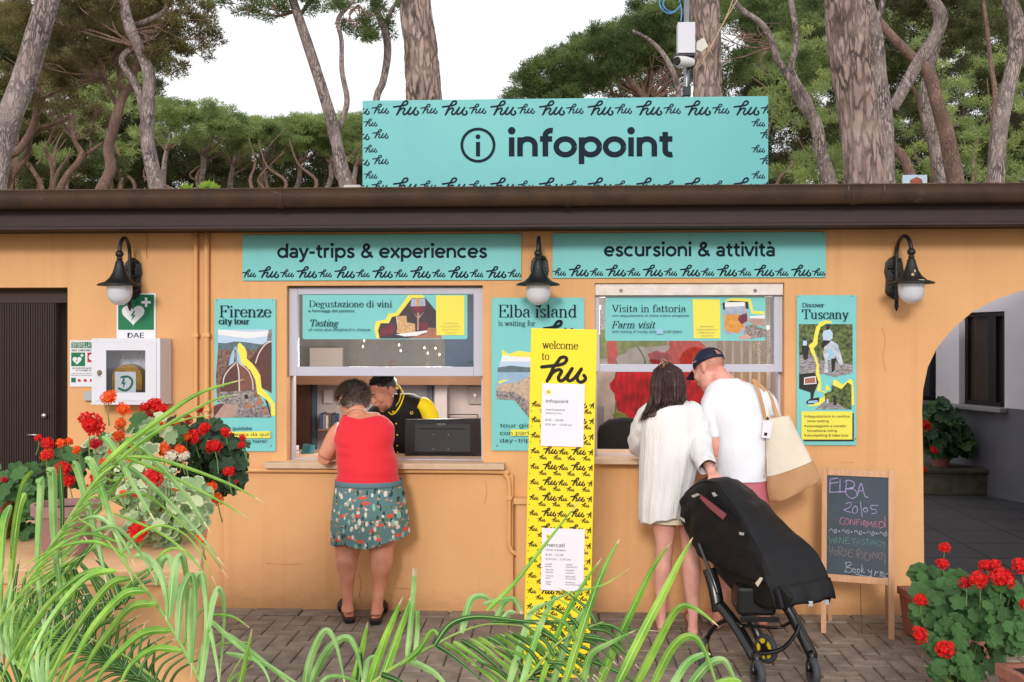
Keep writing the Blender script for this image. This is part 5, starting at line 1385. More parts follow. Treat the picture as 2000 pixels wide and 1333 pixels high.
# dry pine needles and grit caught along the gutter lip
m_ = MB(); rg_ = random.Random(31)
for k in range(420):
    u = rg_.uniform(-20, 2020); x = P(u, 375, -.375).x + rg_.gauss(0, .05); y = rg_.uniform(-.47, -.36); z = zg1 + rg_.uniform(-.001, .006); a = rg_.uniform(0, 2*pi); L = rg_.uniform(.015, .06)
    e = Vector((cos(a)*L, sin(a)*L*.5, rg_.uniform(-.006, .012))); p = Vector((x, y, z)); m_.add([p, p+Vector((.0015,0,.0015)), p+e], [(0,1,2)])
m_.build('pine_litter', mat('dry_needles', (176,140,104), .8, var=.8, scale=9), bl, kind='stuff')
m_ = MB()
for k in range(160):
    x, y = rg_.uniform(-2.5, 3.6), rg_.uniform(-2.1, -.08); a = rg_.uniform(0, 6.28); L = rg_.uniform(.02, .07); p = Vector((x, y, .004)); m_.add([p, p+Vector((.0016*sin(a),-.0016*cos(a),.002)), p+Vector((cos(a)*L, sin(a)*L, .001))], [(0,1,2)])
m_.build('ground_litter', mat('dry_needles', (0,0,0)), paving, kind='stuff')
# ================================================================== PEOPLE
def skin_mat(nm, rgb, rgb2, rough=.5):
    m = mat(nm, rgb, rough, var=.8, scale=9, rgb2=rgb2, bump=.12, bscale=70, spec=.35)
    n, l, b = nodes_of(m); b.inputs['Subsurface Weight'].default_value = .08; b.inputs['Subsurface Radius'].default_value = (.012,.005,.003); return m
M_skA = skin_mat('tanned_skin', (226,160,134), (198,124,98)); M_skB = skin_mat('fair_skin', (232,172,154), (214,136,120)); M_skC = skin_mat('warm_skin', (214,156,134), (188,124,104)); M_skD = skin_mat('light_skin', (232,178,162), (212,146,134))

def irows(rows, n):
    """catmull through row tuples"""
    out = []
    q = [rows[0]] + list(rows) + [rows[-1]]
    for i in range(1, len(q)-2):
        for k in range(n):
            t = k/n; r = []
            for a, b, c, d in zip(q[i-1], q[i], q[i+1], q[i+2]):
                r.append(0.5*((2*b) + (c-a)*t + (2*a-5*b+4*c-d)*t*t + (3*b-a-3*c+d)*t**3))
            out.append(tuple(r))
    out.append(tuple(q[-2])); return out
def rloft(mb, rows, seg=28, n=4, power=2.0, fold=None, grow=0.0, cap=True):
    """rows (v, uL, uR, y, ry): horizontal sections whose silhouette is the photographed one"""
    rs = []
    R_ = irows(rows, n)
    for i, (v, uL, uR, y, ry) in enumerate(R_):
        cx = (P(uL,v,y).x + P(uR,v,y).x)/2; rx = (P(uR,v,y).x - P(uL,v,y).x)/2 + grow; z = P((uL+uR)/2, v, y).z
        ring = []
        for k in range(seg):
            th = 2*pi*k/seg; c, s = cos(th), sin(th)
            e = 2/power
            dx = math.copysign(abs(c)**e, c)*rx; dy = math.copysign(abs(s)**e, s)*(ry+grow)
            zz = z
            if fold:
                f = fold(th, i/(len(R_)-1))
                if isinstance(f, tuple): zz += f[1]; f = f[0]
                dx *= f; dy *= f
            ring.append(Vector((cx+dx, y+dy, zz)))
        rs.append(ring)
    mb.rings(rs, True, cap); return mb
def limb(mb, pts, rad, seg=14, flat=1.0, n=5):
    """pts: (u,v,y) joints"""
    q = [P(*p) for p in pts]; m = len(q)
    rr = []; 
    cc = catmull(q, n); 
    for i in range(len(cc)):
        t = i/(len(cc)-1)*(m-1); k = min(int(t), m-2); rr.append(rad[k]*(1-(t-k)) + rad[k+1]*(t-k))
    mb.tube(cc, rr, seg, True, flat); return mb
def head_matrix(c, f, up=(0,0,1)):
    f = Vector(f).normalized(); up = Vector(up); r = f.cross(up).normalized(); up = r.cross(f)
    M = Matrix((( r.x, f.x, up.x, c.x), (r.y, f.y, up.y, c.y), (r.z, f.z, up.z, c.z), (0,0,0,1))); return M
def head(mb, c, f, up=(0,0,1), s=1.0, jaw=1.0):
    M = head_matrix(c, f, up) @ Matrix.Scale(s, 4)
    E = lambda c_, r_, seg=20, rn=14: mb.ell(c_, r_, M, seg, rn)
    E((0,-.015,.035), (.075,.094,.083)); E((0,.022,-.02), (.064,.072,.088)); E((0,.035,-.075), (.046*jaw,.050,.040)); E((0,.068,-.098), (.022*jaw,.020,.016))
    E((0,.085,.030), (.052,.016,.016)); E((0,.100,.002), (.009,.014,.028)); E((0,.112,-.018), (.014,.014,.011)); E((-.012,.102,-.02), (.009,.010,.008)); E((.012,.102,-.02), (.009,.010,.008))
    E((0,.093,-.046), (.024,.013,.006)); E((0,.091,-.056), (.021,.013,.007))
    for s_ in (-1, 1):
        E((s_*.040,.064,-.020), (.023,.026,.028)); E((s_*.074,-.012,-.006), (.010,.018,.032)); E((s_*.079,-.018,.006), (.007,.015,.022)); E((s_*.032,.078,.012), (.022,.012,.006))
    return M
def hand(mb, w, d, nrm, curl=0.9, s=1.0, side=1):
    """w wrist, d finger direction, nrm palm normal (towards what is gripped)"""
    d = Vector(d).normalized(); nrm = Vector(nrm); nrm = (nrm - d*nrm.dot(d)).normalized(); l_ = d.cross(nrm)*side
    M = Matrix(((l_.x, d.x, nrm.x, w.x),(l_.y, d.y, nrm.y, w.y),(l_.z, d.z, nrm.z, w.z),(0,0,0,1))) @ Matrix.Scale(s, 4)
    mb.ell((0,.045,0), (.040,.052,.016), M, 14, 10); mb.ell((0,.0,0), (.028,.035,.020), M, 12, 8)
    for k, (x, L) in enumerate(((-.031,.068),(-.0105,.080),(.0105,.075),(.031,.058))):
        p = Vector((x,.082,0)); pts = [Vector((x*.85,.045,0)), p]; a = 0
        for j in range(3):
            a += curl*(.9 if j else .7)
            p = p + Vector((0, cos(a), sin(a)))*L*(.42,.32,.26)[j]; pts.append(p)
        mb.tube([M @ q for q in catmull(pts, 3)], [ .0095*s*(1-.02*i) for i in range(len(catmull(pts,3)))], 8)
    pts = [Vector((-.02,.015,.005)), Vector((-.045,.045,.015)), Vector((-.045,.070,.032)), Vector((-.030,.088,.042))]
    mb.tube([M @ q for q in catmull(pts, 3)], .0105*s, 8)
    return M
def foot(mb, heel, toe, h=.07, w=.045):
    """heel & toe ground points"""
    d = (toe-heel); L = d.length; d.normalize(); side = Vector((-d.y, d.x, 0))
    rs = []
    for t, ww, hh in ((-.04,.35,.30),(0,.62,.62),(.1,.70,1.0),(.3,.72,1.05),(.5,.85,.72),(.7,1.0,.48),(.85,.92,.36),(.97,.60,.28),(1.02,.25,.15)):
        ring = []
        for k in range(12):
            th = 2*pi*k/12; ring.append(heel + d*(t*L) + side*(cos(th)*w*ww) + UP*(max(.003, h*hh/2 + sin(th)*h*hh/2)))
        rs.append(ring)
    mb.rings(rs)
def strands(name, M, n, where, flow, length, width, material, parent, seed=1, segs=4, lift=0.004, R3=(.078,.097,.086), C3=(0,-.015,.035)):
    rg = random.Random(seed); V = []; F = []
    for _ in range(n):
        for _t in range(40):
            z = rg.uniform(-.75, 1); a = rg.uniform(0, 2*pi); r_ = sqrt(1-z*z)
            d = Vector((r_*cos(a), r_*sin(a), z))
            if where(d): break
        else: continue
        p = Vector((C3[0]+d.x*R3[0], C3[1]+d.y*R3[1], C3[2]+d.z*R3[2]))*1.0
        L = length(d)*rg.uniform(.7, 1.15); q = p.copy(); dr = (flow(d, rg)).normalized(); o = len(V); nn = d.copy()
        for k in range(segs+1):
            side = dr.cross(nn); side = side.normalized() if side.length > 1e-5 else Vector((1,0,0))
            w = width*(1-.85*(k/segs)**2)
            V.append(M @ (q - side*w/2)); V.append(M @ (q + side*w/2))
            q = q + dr*L/segs
            # stay outside the skull
            e = Vector(((q.x-C3[0])/R3[0], (q.y-C3[1])/R3[1], (q.z-C3[2])/R3[2]))
            if e.length < 1.0: e = e*((1.0+lift*8*(k+1)/segs)/e.length); q = Vector((C3[0]+e.x*R3[0], C3[1]+e.y*R3[1], C3[2]+e.z*R3[2]))
            nn = e.normalized()
            dr = (dr + Vector((rg.uniform(-.2,.2), rg.uniform(-.2,.2), rg.uniform(-.25,.1)))*.5).normalized()
        for k in range(segs): F.append((o+2*k, o+2*k+1, o+2*k+3, o+2*k+2))
    mb = MB(); mb.add(V, F); return mb.build(name, material, parent, smooth=True, kind='stuff')

# ---------------------------------------------------------------- woman in red
yb = -.33
wr = thing('person', 'older woman in a red sleeveless top and leafy teal skirt leaning on the left counter', 'person', G(708, 1217))
b = MB()
for rows in ([(1052,657,706,-.31,.070),(1075,659,700,-.32,.060),(1095,655,699,-.335,.062),(1115,659,696,-.335,.055),(1145,667,691,-.335,.036),(1172,669,689,-.34,.033),(1195,667,692,-.345,.040)],
             [(1040,718,769,-.31,.070),(1062,719,768,-.32,.062),(1085,722,768,-.335,.064),(1105,722,766,-.335,.057),(1140,727,754,-.335,.038),(1172,727,749,-.34,.034),(1200,723,747,-.345,.040)]):
    rloft(b, rows, 20, 4)
b2_ = [(1085,655,702,-.31,.075),(1040,652,712,-.30,.09),(990,654,722,-.30,.12)]
rloft(b, b2_, 20, 3); rloft(b, [(1070,716,770,-.31,.075),(1035,712,782,-.30,.09),(990,706,786,-.30,.12)], 20, 3)
torso = [(1005,656,792,-.30,.15),(960,656,785,-.31,.155),(925,662,776,-.31,.150),(900,662,773,-.29,.148),(875,660,768,-.27,.145),(850,660,768,-.24,.135),(832,664,764,-.22,.115),(818,672,752,-.20,.085),(806,678,742,-.18,.06)]
rloft(b, torso, 28, 4, grow=-.009)
limb(b, [(699,812,-.19),(695,796,-.17),(692,778,-.14)], [.062,.056,.052], 16)
# left arm: shoulder - elbow on the sill - forearm going in
limb(b, [(672,836,-.20),(658,850,-.215),(645,872,-.225),(634,893,-.225)], [.060,.060,.054,.046])
limb(b, [(634,895,-.225),(636,893,-.16),(650,889,-.04),(668,886,.08)], [.046,.044,.036,.026])
hand(b, P(672,886,.10), (.5,.85,.0), (0,0,-1), .35, .92)
limb(b, [(742,836,-.19),(744,858,-.13),(746,876,-.08)], [.050,.046,.042]); limb(b, [(750,878,-.10),(744,884,-.0),(732,888,.09)], [.046,.038,.026])
hand(b, P(733,888,.11), (-.6,.8,0), (0,0,-1), .35, .92, -1)
hc = P(688,784,-.115)
Mh = head(b, hc, (-.45,.78,-.42), (0,.15,1), 1.03)
foot(b, G(683,1214,.0), G(668,1176,.0), .075, .045); foot(b, G(733,1217,.0), G(748,1180,.0), .075, .045)
for vtx in range(len(b.v)): pass
body = fuse('body', b, .0065, M_skA, wr, 5)
M_red = mat('red_knit', (226,32,50), .75, var=.12, scale=5, rgb2=(210,24,44), bump=.25, bscale=14, sheen=.2)
def wrinkle(th, t):
    s = 1 + .012*sin(7*t*6.28+2*cos(th)) * (1 if sin(th) < 0 else .3)
    s += .022*math.exp(-((t-.50)/.05)**2) * (.3+abs(cos(th))) - .02*math.exp(-((t-.42)/.035)**2)*(.3+abs(cos(th))**2)
    s += .018*math.exp(-((t-.70)/.05)**2)*abs(cos(th)) - .018*math.exp(-((t-.10)/.03)**2)
    return s
g_ = MB()
top = [(946,655,783,-.315,.172),(925,659,778,-.315,.170),(900,658,776,-.29,.166),(882,657,770,-.275,.160),(868,655,768,-.26,.158),(850,655,770,-.24,.148),(835,658,770,-.22,.128),(822,664,762,-.205,.100),(814,667,752,-.20,.086),(811,669,746,-.195,.078)]
rloft(g_, top, 44, 5, fold=wrinkle, cap=False)
# neckline: pull the rear (towards camera) rim into a shallow scoop
rim = g_.build('tank_top', M_red, wr, smooth=True, solid=.004, sub=1)
for v_ in rim.data.vertices:
    w_ = v_.co + ORG[wr.name]; z_hi = P(705,818,-.2).z
    if w_.z > z_hi and abs(w_.x - P(706,815,-.2).x) < .10: v_.co.z -= (w_.z - z_hi)*.9*(1-abs(w_.x-P(706,815,-.2).x)/.10)
m_ = MB(); limb(m_, [(661,826,-.235),(658,840,-.262),(656,852,-.262),(657,862,-.25)], [.008,.010,.010,.006], 8, .5); m_.build('white_strap', mat('white_strap', (236,228,226), .7), wr, smooth=True)
M_skirt = mat('leafy_print_skirt', (72,108,112), .8, bump=.15, bscale=20)
def skirt_print(m):
    n, l, b = nodes_of(m)
    tc = n.new('ShaderNodeTexCoord'); base = None
    last = None
    def layer(scale, rot, strx, thr, col, seed, src):
        mp = n.new('ShaderNodeMapping'); mp.inputs['Rotation'].default_value = (0, rot, 0); mp.inputs['Scale'].default_value = strx; mp.inputs['Location'].default_value = (seed, seed*.7, seed*1.3)
        l.new(tc.outputs['Object'], mp.inputs[0])
        nz = n.new('ShaderNodeTexNoise'); nz.inputs['Scale'].default_value = 14; l.new(mp.outputs[0], nz.inputs['Vector'])
        mm = n.new('ShaderNodeMix'); mm.data_type = 'RGBA'; mm.blend_type = 'ADD'; mm.inputs[0].default_value = .035; l.new(mp.outputs[0], mm.inputs[6]); l.new(nz.outputs['Color'], mm.inputs[7])
        v = n.new('ShaderNodeTexVoronoi'); v.inputs['Scale'].default_value = scale; l.new(mm.outputs[2], v.inputs['Vector'])
        r = n.new('ShaderNodeMapRange'); r.inputs[1].default_value = thr; r.inputs[2].default_value = thr*.86; l.new(v.outputs['Distance'], r.inputs[0])
        # keep only some cells
        sx = n.new('ShaderNodeSeparateColor'); l.new(v.outputs['Color'], sx.inputs[0])
        g = n.new('ShaderNodeMath'); g.operation = 'GREATER_THAN'; g.inputs[1].default_value = .42; l.new(sx.outputs[0], g.inputs[0])
        mu = n.new('ShaderNodeMath'); mu.operation = 'MULTIPLY'; l.new(r.outputs[0], mu.inputs[0]); l.new(g.outputs[0], mu.inputs[1])
        mx = n.new('ShaderNodeMix'); mx.data_type = 'RGBA'; l.new(mu.outputs[0], mx.inputs[0]); mx.inputs[7].default_value = (*lin(col), 1)
        if src is None: mx.inputs[6].default_value = (*lin((96,132,136)), 1)
        else: l.new(src, mx.inputs[6])
        return mx.outputs[2]
    s = layer(15, .6, (1,.4,2.6), .42, (96,134,112), 3.1, None)
    s = layer(17, -.7, (2.6,.4,1), .36, (40,72,72), 1.7, s)
    s = layer(11.5, .9, (1,.4,2.2), .34, (214,92,80), 9.2, s)
    s = layer(14, -.5, (2.0,.4,1), .34, (146,196,178), 5.5, s)
    s = layer(19, .3, (1.6,.4,1), .33, (230,220,208), 7.7, s)
    s = layer(24, -.3, (1,.4,1.8), .30, (206,150,122), 2.2, s)
    l.new(s, b.inputs['Base Color'])
skirt_print(M_skirt)
def skf(th, t):
    return 1 + .035*t*sin(6*th+.8) + .02*t*sin(11*th+2), (-.016*t*sin(th*1.0-2.4) + .045*t*max(0, cos(th))**3 + (.012*sin(5*th) if t > .8 else 0) )
g_ = MB(); rloft(g_, [(941,657,783,-.315,.178),(950,656,785,-.315,.180),(980,653,790,-.315,.180),(1015,650,794,-.315,.178),(1040,650,796,-.31,.172),(1056,651,797,-.31,.168)], 56, 5, fold=skf, cap=False)
g_.build('skirt', M_skirt, wr, smooth=True, solid=.004)
g_ = MB(); rloft(g_, [(937,656.5,784,-.315,.181),(947,656,785.5,-.315,.183)], 48, 3, cap=False); g_.build('waistband', mat('teal_band', (92,122,132), .8), wr, smooth=True, solid=.004)
M_shoe = mat('black_leather', (20,18,20), .35, spec=.5)
for (h, t) in ((G(683,1216), G(667,1174)), (G(733,1219), G(750,1178))):
    d = (t-h).normalized(); sd_ = Vector((-d.y, d.x, 0)); sh = MB()
    rs = []
    for t_, w_, hh in ((-.06,.6,.030),(.02,.85,.030),(.3,.8,.022),(.55,.95,.014),(.8,1.05,.014),(1.0,.8,.014),(1.06,.4,.014)):
        c_ = h + d*((t-h).length*t_); ring = []
        for a, z in ((-1,.0),(1,.0),(1,1),(-1,1)): ring.append(c_ + sd_*(a*.043*w_) + UP*(z*hh+.001))
        rs.append(ring)
    sh.rings(rs); so = sh.build('shoe', M_shoe, wr, bevel=.004)
    sh = MB(); rs = []
    for t_, w_, hh in ((.42,.98,.078),(.58,1.08,.066),(.8,1.12,.052),(1.0,.9,.042),(1.08,.5,.030)):
        c_ = h + d*((t-h).length*t_); rs.append([c_ + sd_*(cos(a)*.046*w_) + UP*(.012+max(0, sin(a))*hh) for a in [2*pi*k/14 for k in range(14)]])
    sh.rings(rs); sh.build('upper', M_shoe, so, smooth=True)
M_grey = mat('grey_brown_hair', (92,74,66), .5, var=1.0, scale=70, rgb2=(158,140,128), spec=.5)
strands('hair', Mh, 5200, lambda d: (d.z > -.05 and d.y < .62) or (d.y < .02 and d.z > -.95 and abs(d.x) < .93), lambda d, r: Vector((d.x*.5, d.y*.3-.3, -.45)) + d*.36 + Vector((r.uniform(-.4,.4), r.uniform(-.4,.4), r.uniform(-.3,.2))), lambda d: .052, .0034, M_grey, wr, 3, lift=.02)
hb = MB(); hb.ell((0,-.018,.036), (.077,.095,.083), Mh, 24, 16); 
hb.ell((0,-.050,-.025), (.066,.058,.068), Mh, 18, 12); fuse('hair_base', hb, .006, M_grey, wr, 2)
m_ = MB(); q = [Mh @ Vector(p) for p in ((-.082,-.01,.01),(-.080,.05,.012),(-.072,.098,.010))]; m_.tube(q, .0018, 6)
for s_ in (-1, 1):
    m_.tube([Mh @ Vector((s_*.036+.024*cos(a), .108, .006+.019*sin(a))) for a in [2*pi*k/16 for k in range(17)]], .0016, 5)
m_.tube([Mh @ Vector(p) for p in ((.082,-.01,.01),(.080,.05,.012),(.072,.098,.010))], .0018, 6)
m_.build('glasses', mat('glasses_metal', (190,186,180), .2, metal=.8), wr, smooth=True)
m_ = MB(); m_.tube(catmull([P(675,806,-.25), P(685,800,-.262), P(700,798,-.262), P(716,803,-.25)], 4), .0028, 6); m_.build('necklace', mat('pale_cord', (222,170,150), .5), wr, smooth=True)

# ---------------------------------------------------------------- clerk
ck_ = thing('person', 'dark haired clerk in a black and yellow jacket bending forward behind the left counter', 'person', (P(790,900,.7).x, .72, 0.02))
b = MB(); hc = P(751,767,.56)
Mc = head(b, hc, (-.66,-.56,-.40), (-.10,.1,1), 1.05, 1.12)
limb(b, [(757,788,.58),(766,800,.62),(776,812,.66)], [.056,.058,.066], 16)
rloft(b, [(1140,752,800,.72,.08),(1050,748,805,.72,.09),(960,740,838,.72,.13),(890,738,828,.72,.13),(850,734,830,.70,.13),(815,740,828,.68,.11),(800,752,808,.67,.09)], 24, 4)
rloft(b, [(1200,755,782,.72,.05),(1100,750,790,.72,.07)], 14, 2); rloft(b, [(1200,800,826,.72,.05),(1100,795,835,.72,.07)], 14, 2)
hand(b, P(716,889,.30), (-.5,-.8,0), (0,0,-1), .35); hand(b, P(868,889,.48), (.2,-.9,0), (0,0,-1), .35, 1, -1)
limb(b, [(735,830,.62),(720,866,.5),(716,884,.34)], [.045,.04,.026]); limb(b, [(838,815,.66),(856,860,.6),(868,886,.5)], [.045,.04,.026])
fuse('body', b, .0055, M_skC, ck_, 3)
M_jk = mat('black_jersey', (18,17,18), .8, bump=.2, bscale=90); M_jy = mat('yellow_jersey', (250,226,20), .7, var=.15, scale=8, bump=.15, bscale=60)
def jf(th, t): return 1 + .012*sin(5*th+9*t) + .01*sin(14*t+2*th)
j = MB(); rloft(j, [(960,738,842,.72,.15),(890,730,830,.72,.15),(860,726,828,.70,.15),(830,722,832,.68,.15),(806,718,836,.66,.145),(790,731,834,.65,.115),(778,745,824,.65,.10),(769,762,806,.66,.075)], 40, 5, fold=jf)
fuse('jacket', j, .008, M_jk, ck_, 4)
j = MB(); limb(j, [(819,788,.60),(831,795,.60),(840,812,.60),(846,838,.58),(850,864,.54)], [.048,.060,.060,.054,.046], 20); 
fuse('sleeve', j, .007, M_jy, ck_, 3)
j = MB(); limb(j, [(738,822,.64),(722,838,.58),(714,858,.48),(714,880,.38)], [.050,.052,.050,.044], 18); fuse('sleeve', j, .007, M_jy, ck_, 3)
# striped collar
for k, (dy, r_) in enumerate(((0,.0052),(.011,.0052))):
    m_ = MB(); q = [P(752,803,.535),P(762,807,.53),P(770,800,.53),P(782,785,.54),P(786,770,.56),P(777,757,.60)]
    o_ = [(-1,-2),(1,4),(6,2),(6,0),(6,-1),(4,-4)]
    q = [P(a+o_[i][0]*k, b_+o_[i][1]*k, y_-.004*k) for i, (a, b_, y_) in enumerate([(753,797,.535),(764,806,.525),(771,798,.525),(779,785,.535),(782,771,.555),(774,757,.60)])]
    m_.tube(catmull(q, 5), r_, 8); m_.build('collar_stripe', M_jy, ck_, smooth=True)
m_ = MB(); m_.tube(catmull([P(752,795,.54),P(762,803,.53),P(774,795,.535),P(780,780,.55),P(779,762,.58)], 5), .014, 10); m_.build('collar', M_jk, ck_, smooth=True)
for (u, v) in ((768,805),(774,828),(776,850),(776,871),(777,884)):
    c = P(u, v, .52); m_ = MB(); m_.ell(c, (.0062,.004,.0062), seg=10, rn=6); m_.build('button', M_jy, ck_, smooth=True)
m_ = MB(); c = P(804,807,.50); m_.tube([c+Vector((.009*cos(a), .004*cos(a), .009*sin(a))) for a in [2*pi*k/14 for k in range(15)]], .003, 6); m_.build('badge', mat('gold_badge', (222,190,60), .6), ck_, smooth=True)
M_blk = mat('black_hair', (20,16,16), .5, spec=.5); M_brn = mat('dark_brown_hair', (40,24,22), .42, var=.7, scale=40, rgb2=(84,52,46), spec=.6)
strands('hair', Mc, 2600, lambda d: d.z > .28 and d.y < .80 and not (d.y > .45 and d.z < .62), lambda d, r: Vector((r.uniform(-1,1), r.uniform(-.6,1), r.uniform(-.2,.6))), lambda d: .026, .0045, M_blk, ck_, 5, lift=.01)
strands('short_side_hair', Mc, 1400, lambda d: -.35 < d.z < .40 and d.y < .22, lambda d, r: Vector((0,-.3,-1)), lambda d: .010, .003, mat('greying_hair', (84,74,70), .6), ck_, 6)
hb = MB(); hb.ell((0,-.022,.048), (.077,.093,.078), Mc, 22, 14); hb.build('hair_base', M_blk, ck_, smooth=True)
strands('beard_stubble', Mc, 420, lambda d: d.z < -.05 and d.y > .1, lambda d, r: Vector((0,.2,-1)), lambda d: .006, .0018, mat('stubble', (120,88,80), .7), ck_, 8, R3=(.054,.058,.054), C3=(0,.038,-.062))
for s_ in (-1, 1):
    m_ = MB(); m_.ell((s_*.030,.0835,.010), (.0125,.010,.0085), Mc, 14, 10); e = m_.build('eye', mat('eye_white', (214,206,200), .2), ck_, smooth=True)
    m_ = MB(); m_.ell((s_*.030,.0925,.008), (.0055,.003,.0055), Mc, 12, 6); m_.build('iris', mat('brown_iris', (44,28,20), .1), e, smooth=True)
    m_ = MB(); m_.tube([Mc @ Vector((s_*x, y, z)) for x, y, z in ((.012,.101,.026),(.030,.100,.033),(.048,.088,.029))], [.0035,.0048,.0025], 8, flatx=.6); m_.build('eyebrow', M_blk, ck_, smooth=True)
    m_ = MB(); m_.tube([Mc @ Vector((s_*x, y, z)) for x, y, z in ((.017,.0935,.013),(.030,.0955,.0175),(.044,.086,.013))], .0022, 6); m_.build('eyelid', M_skC, ck_, smooth=True)
m_ = MB(); m_.tube([Mc @ Vector(p) for p in ((-.020,.101,-.052),(-.008,.107,-.0505),(0,.107,-.052),(.008,.107,-.0505),(.020,.101,-.052))], [.001,.0028,.003,.0028,.001], 8, flatx=.7); m_.build('lips', mat('lip', (166,96,88), .4), ck_, smooth=True)

# ---------------------------------------------------------------- dark haired woman in white
wd = thing('person', 'long haired woman in a loose white shirt holding the stroller handle at the right window', 'person', G(1325, 1238))
b = MB()
rloft(b, [(990,1272,1322,-.47,.085),(1030,1275,1320,-.48,.082),(1060,1280,1316,-.49,.068),(1090,1279,1313,-.49,.060),(1115,1277,1311,-.50,.060),(1150,1279,1307,-.50,.050),(1190,1283,1302,-.50,.034),(1215,1285,1301,-.50,.033),(1228,1284,1302,-.50,.036)], 20, 4)
rloft(b, [(990,1318,1362,-.46,.085),(1030,1325,1362,-.48,.082),(1060,1329,1362,-.50,.068),(1090,1331,1367,-.51,.062),(1120,1332,1369,-.52,.062),(1155,1336,1366,-.52,.050),(1195,1343,1364,-.52,.034),(1220,1344,1362,-.52,.033),(1234,1342,1364,-.52,.036)], 20, 4)
rloft(b, [(1010,1272,1352,-.47,.11),(960,1266,1350,-.47,.12),(900,1270,1350,-.46,.11),(850,1266,1352,-.45,.11),(810,1262,1360,-.44,.10),(793,1270,1352,-.43,.085),(784,1290,1332,-.42,.06)], 24, 4)
limb(b, [(1308,795,-.42),(1304,775,-.40),(1302,755,-.38)], [.058,.048,.048], 14)
hcw = P(1303,748,-.35); Mw = head(b, hcw, (.25,.80,-.38), (0,.2,1), .94)
limb(b, [(1352,800,-.45),(1368,835,-.47),(1374,868,-.52),(1376,880,-.56)], [.046,.042,.038,.036]); limb(b, [(1376,878,-.58),(1380,897,-.68),(1386,915,-.80),(1390,925,-.88)], [.036,.034,.027,.023])
hand(b, P(1390,923,-.90), (.40,-.22,-.78), (.1,-.55,-.1), .85, .98, -1)
limb(b, [(1266,805,-.44),(1252,835,-.40),(1246,860,-.34)], [.044,.040,.036]); limb(b, [(1246,862,-.34),(1246,880,-.22),(1256,889,-.08)], [.036,.030,.024]); hand(b, P(1257,889,-.07), (.3,.9,0), (0,0,-1), .3, .9)
foot(b, G(1292,1236), G(1284,1196), .07, .04); foot(b, G(1355,1242), G(1350,1200), .07, .04)
fuse('body', b, .0062, M_skD, wd, 4)
M_lin = mat('white_crinkled_cotton', (246,244,246), .8, var=.10, scale=20, rgb2=(232,230,236), bump=.5, bscale=26, stretch=(4,4,.35), sheen=.1, translucent=.12)
def crk(th, t):
    a = .005 + .020*t
    s = 1 + a*sin(9*th+1.3*sin(3*t*3)) + a*.7*sin(17*th+2.5*t) + a*.5*sin(29*th+4*t)
    return s, (-.022*t*sin(th*1.0+.2)*0 + (-.045*t*t*max(0,-cos(th))) + .006*sin(9*th) if t > .9 else 0)
g_ = MB(); rloft(g_, [(783,1288,1338,-.42,.065),(788,1274,1352,-.43,.092),(800,1262,1362,-.44,.115),(825,1253,1368,-.45,.135),(860,1252,1366,-.46,.150),(905,1251,1362,-.47,.160),(950,1250,1352,-.47,.168),(985,1249,1346,-.48,.172),(1006,1250,1340,-.48,.174)], 90, 6, fold=crk, cap=False)
g_.build('shirt', M_lin, wd, smooth=True, solid=.003)
def slf(i, th, p): return 1 + .05*sin(5*th+p.z*60) + .04*sin(3*th-p.z*95)
def sleeve(pts, rad, m, parent, rf=slf, nm='sleeve', seg=26, n=7):
    q = [P(*p) for p in pts]; cc = catmull(q, n); k = len(q); rr = []
    for i in range(len(cc)):
        t = i/(len(cc)-1)*(k-1); a = min(int(t), k-2); rr.append(rad[a]*(1-(t-a)) + rad[a+1]*(t-a))
    m_ = MB(); m_.tube(cc, rr, seg, False, rfun=rf); return m_.build(nm, m, parent, smooth=True, solid=.003)
sleeve([(1340,797,-.45),(1354,808,-.46),(1364,835,-.48),(1367,865,-.53),(1372,888,-.65),(1380,904,-.76)], [.050,.066,.068,.070,.064,.050], M_lin, wd)
sleeve([(1373,900,-.72),(1379,908,-.78),(1382,913,-.80)], [.054,.056,.056], M_lin, wd, nm='cuff')
sleeve([(1278,797,-.44),(1264,812,-.43),(1252,838,-.39),(1246,862,-.33),(1246,876,-.24)], [.045,.062,.062,.060,.056], M_lin, wd)
g_ = MB(); rloft(g_, [(990,1268,1356,-.475,.125),(1010,1267,1352,-.475,.125),(1019,1267,1349,-.475,.125)], 40, 4, fold=lambda th, t: 1+.01*sin(9*th), cap=False); g_.build('shorts', mat('cream_shorts', (236,222,200), .8, bump=.1), wd, smooth=True, solid=.004)
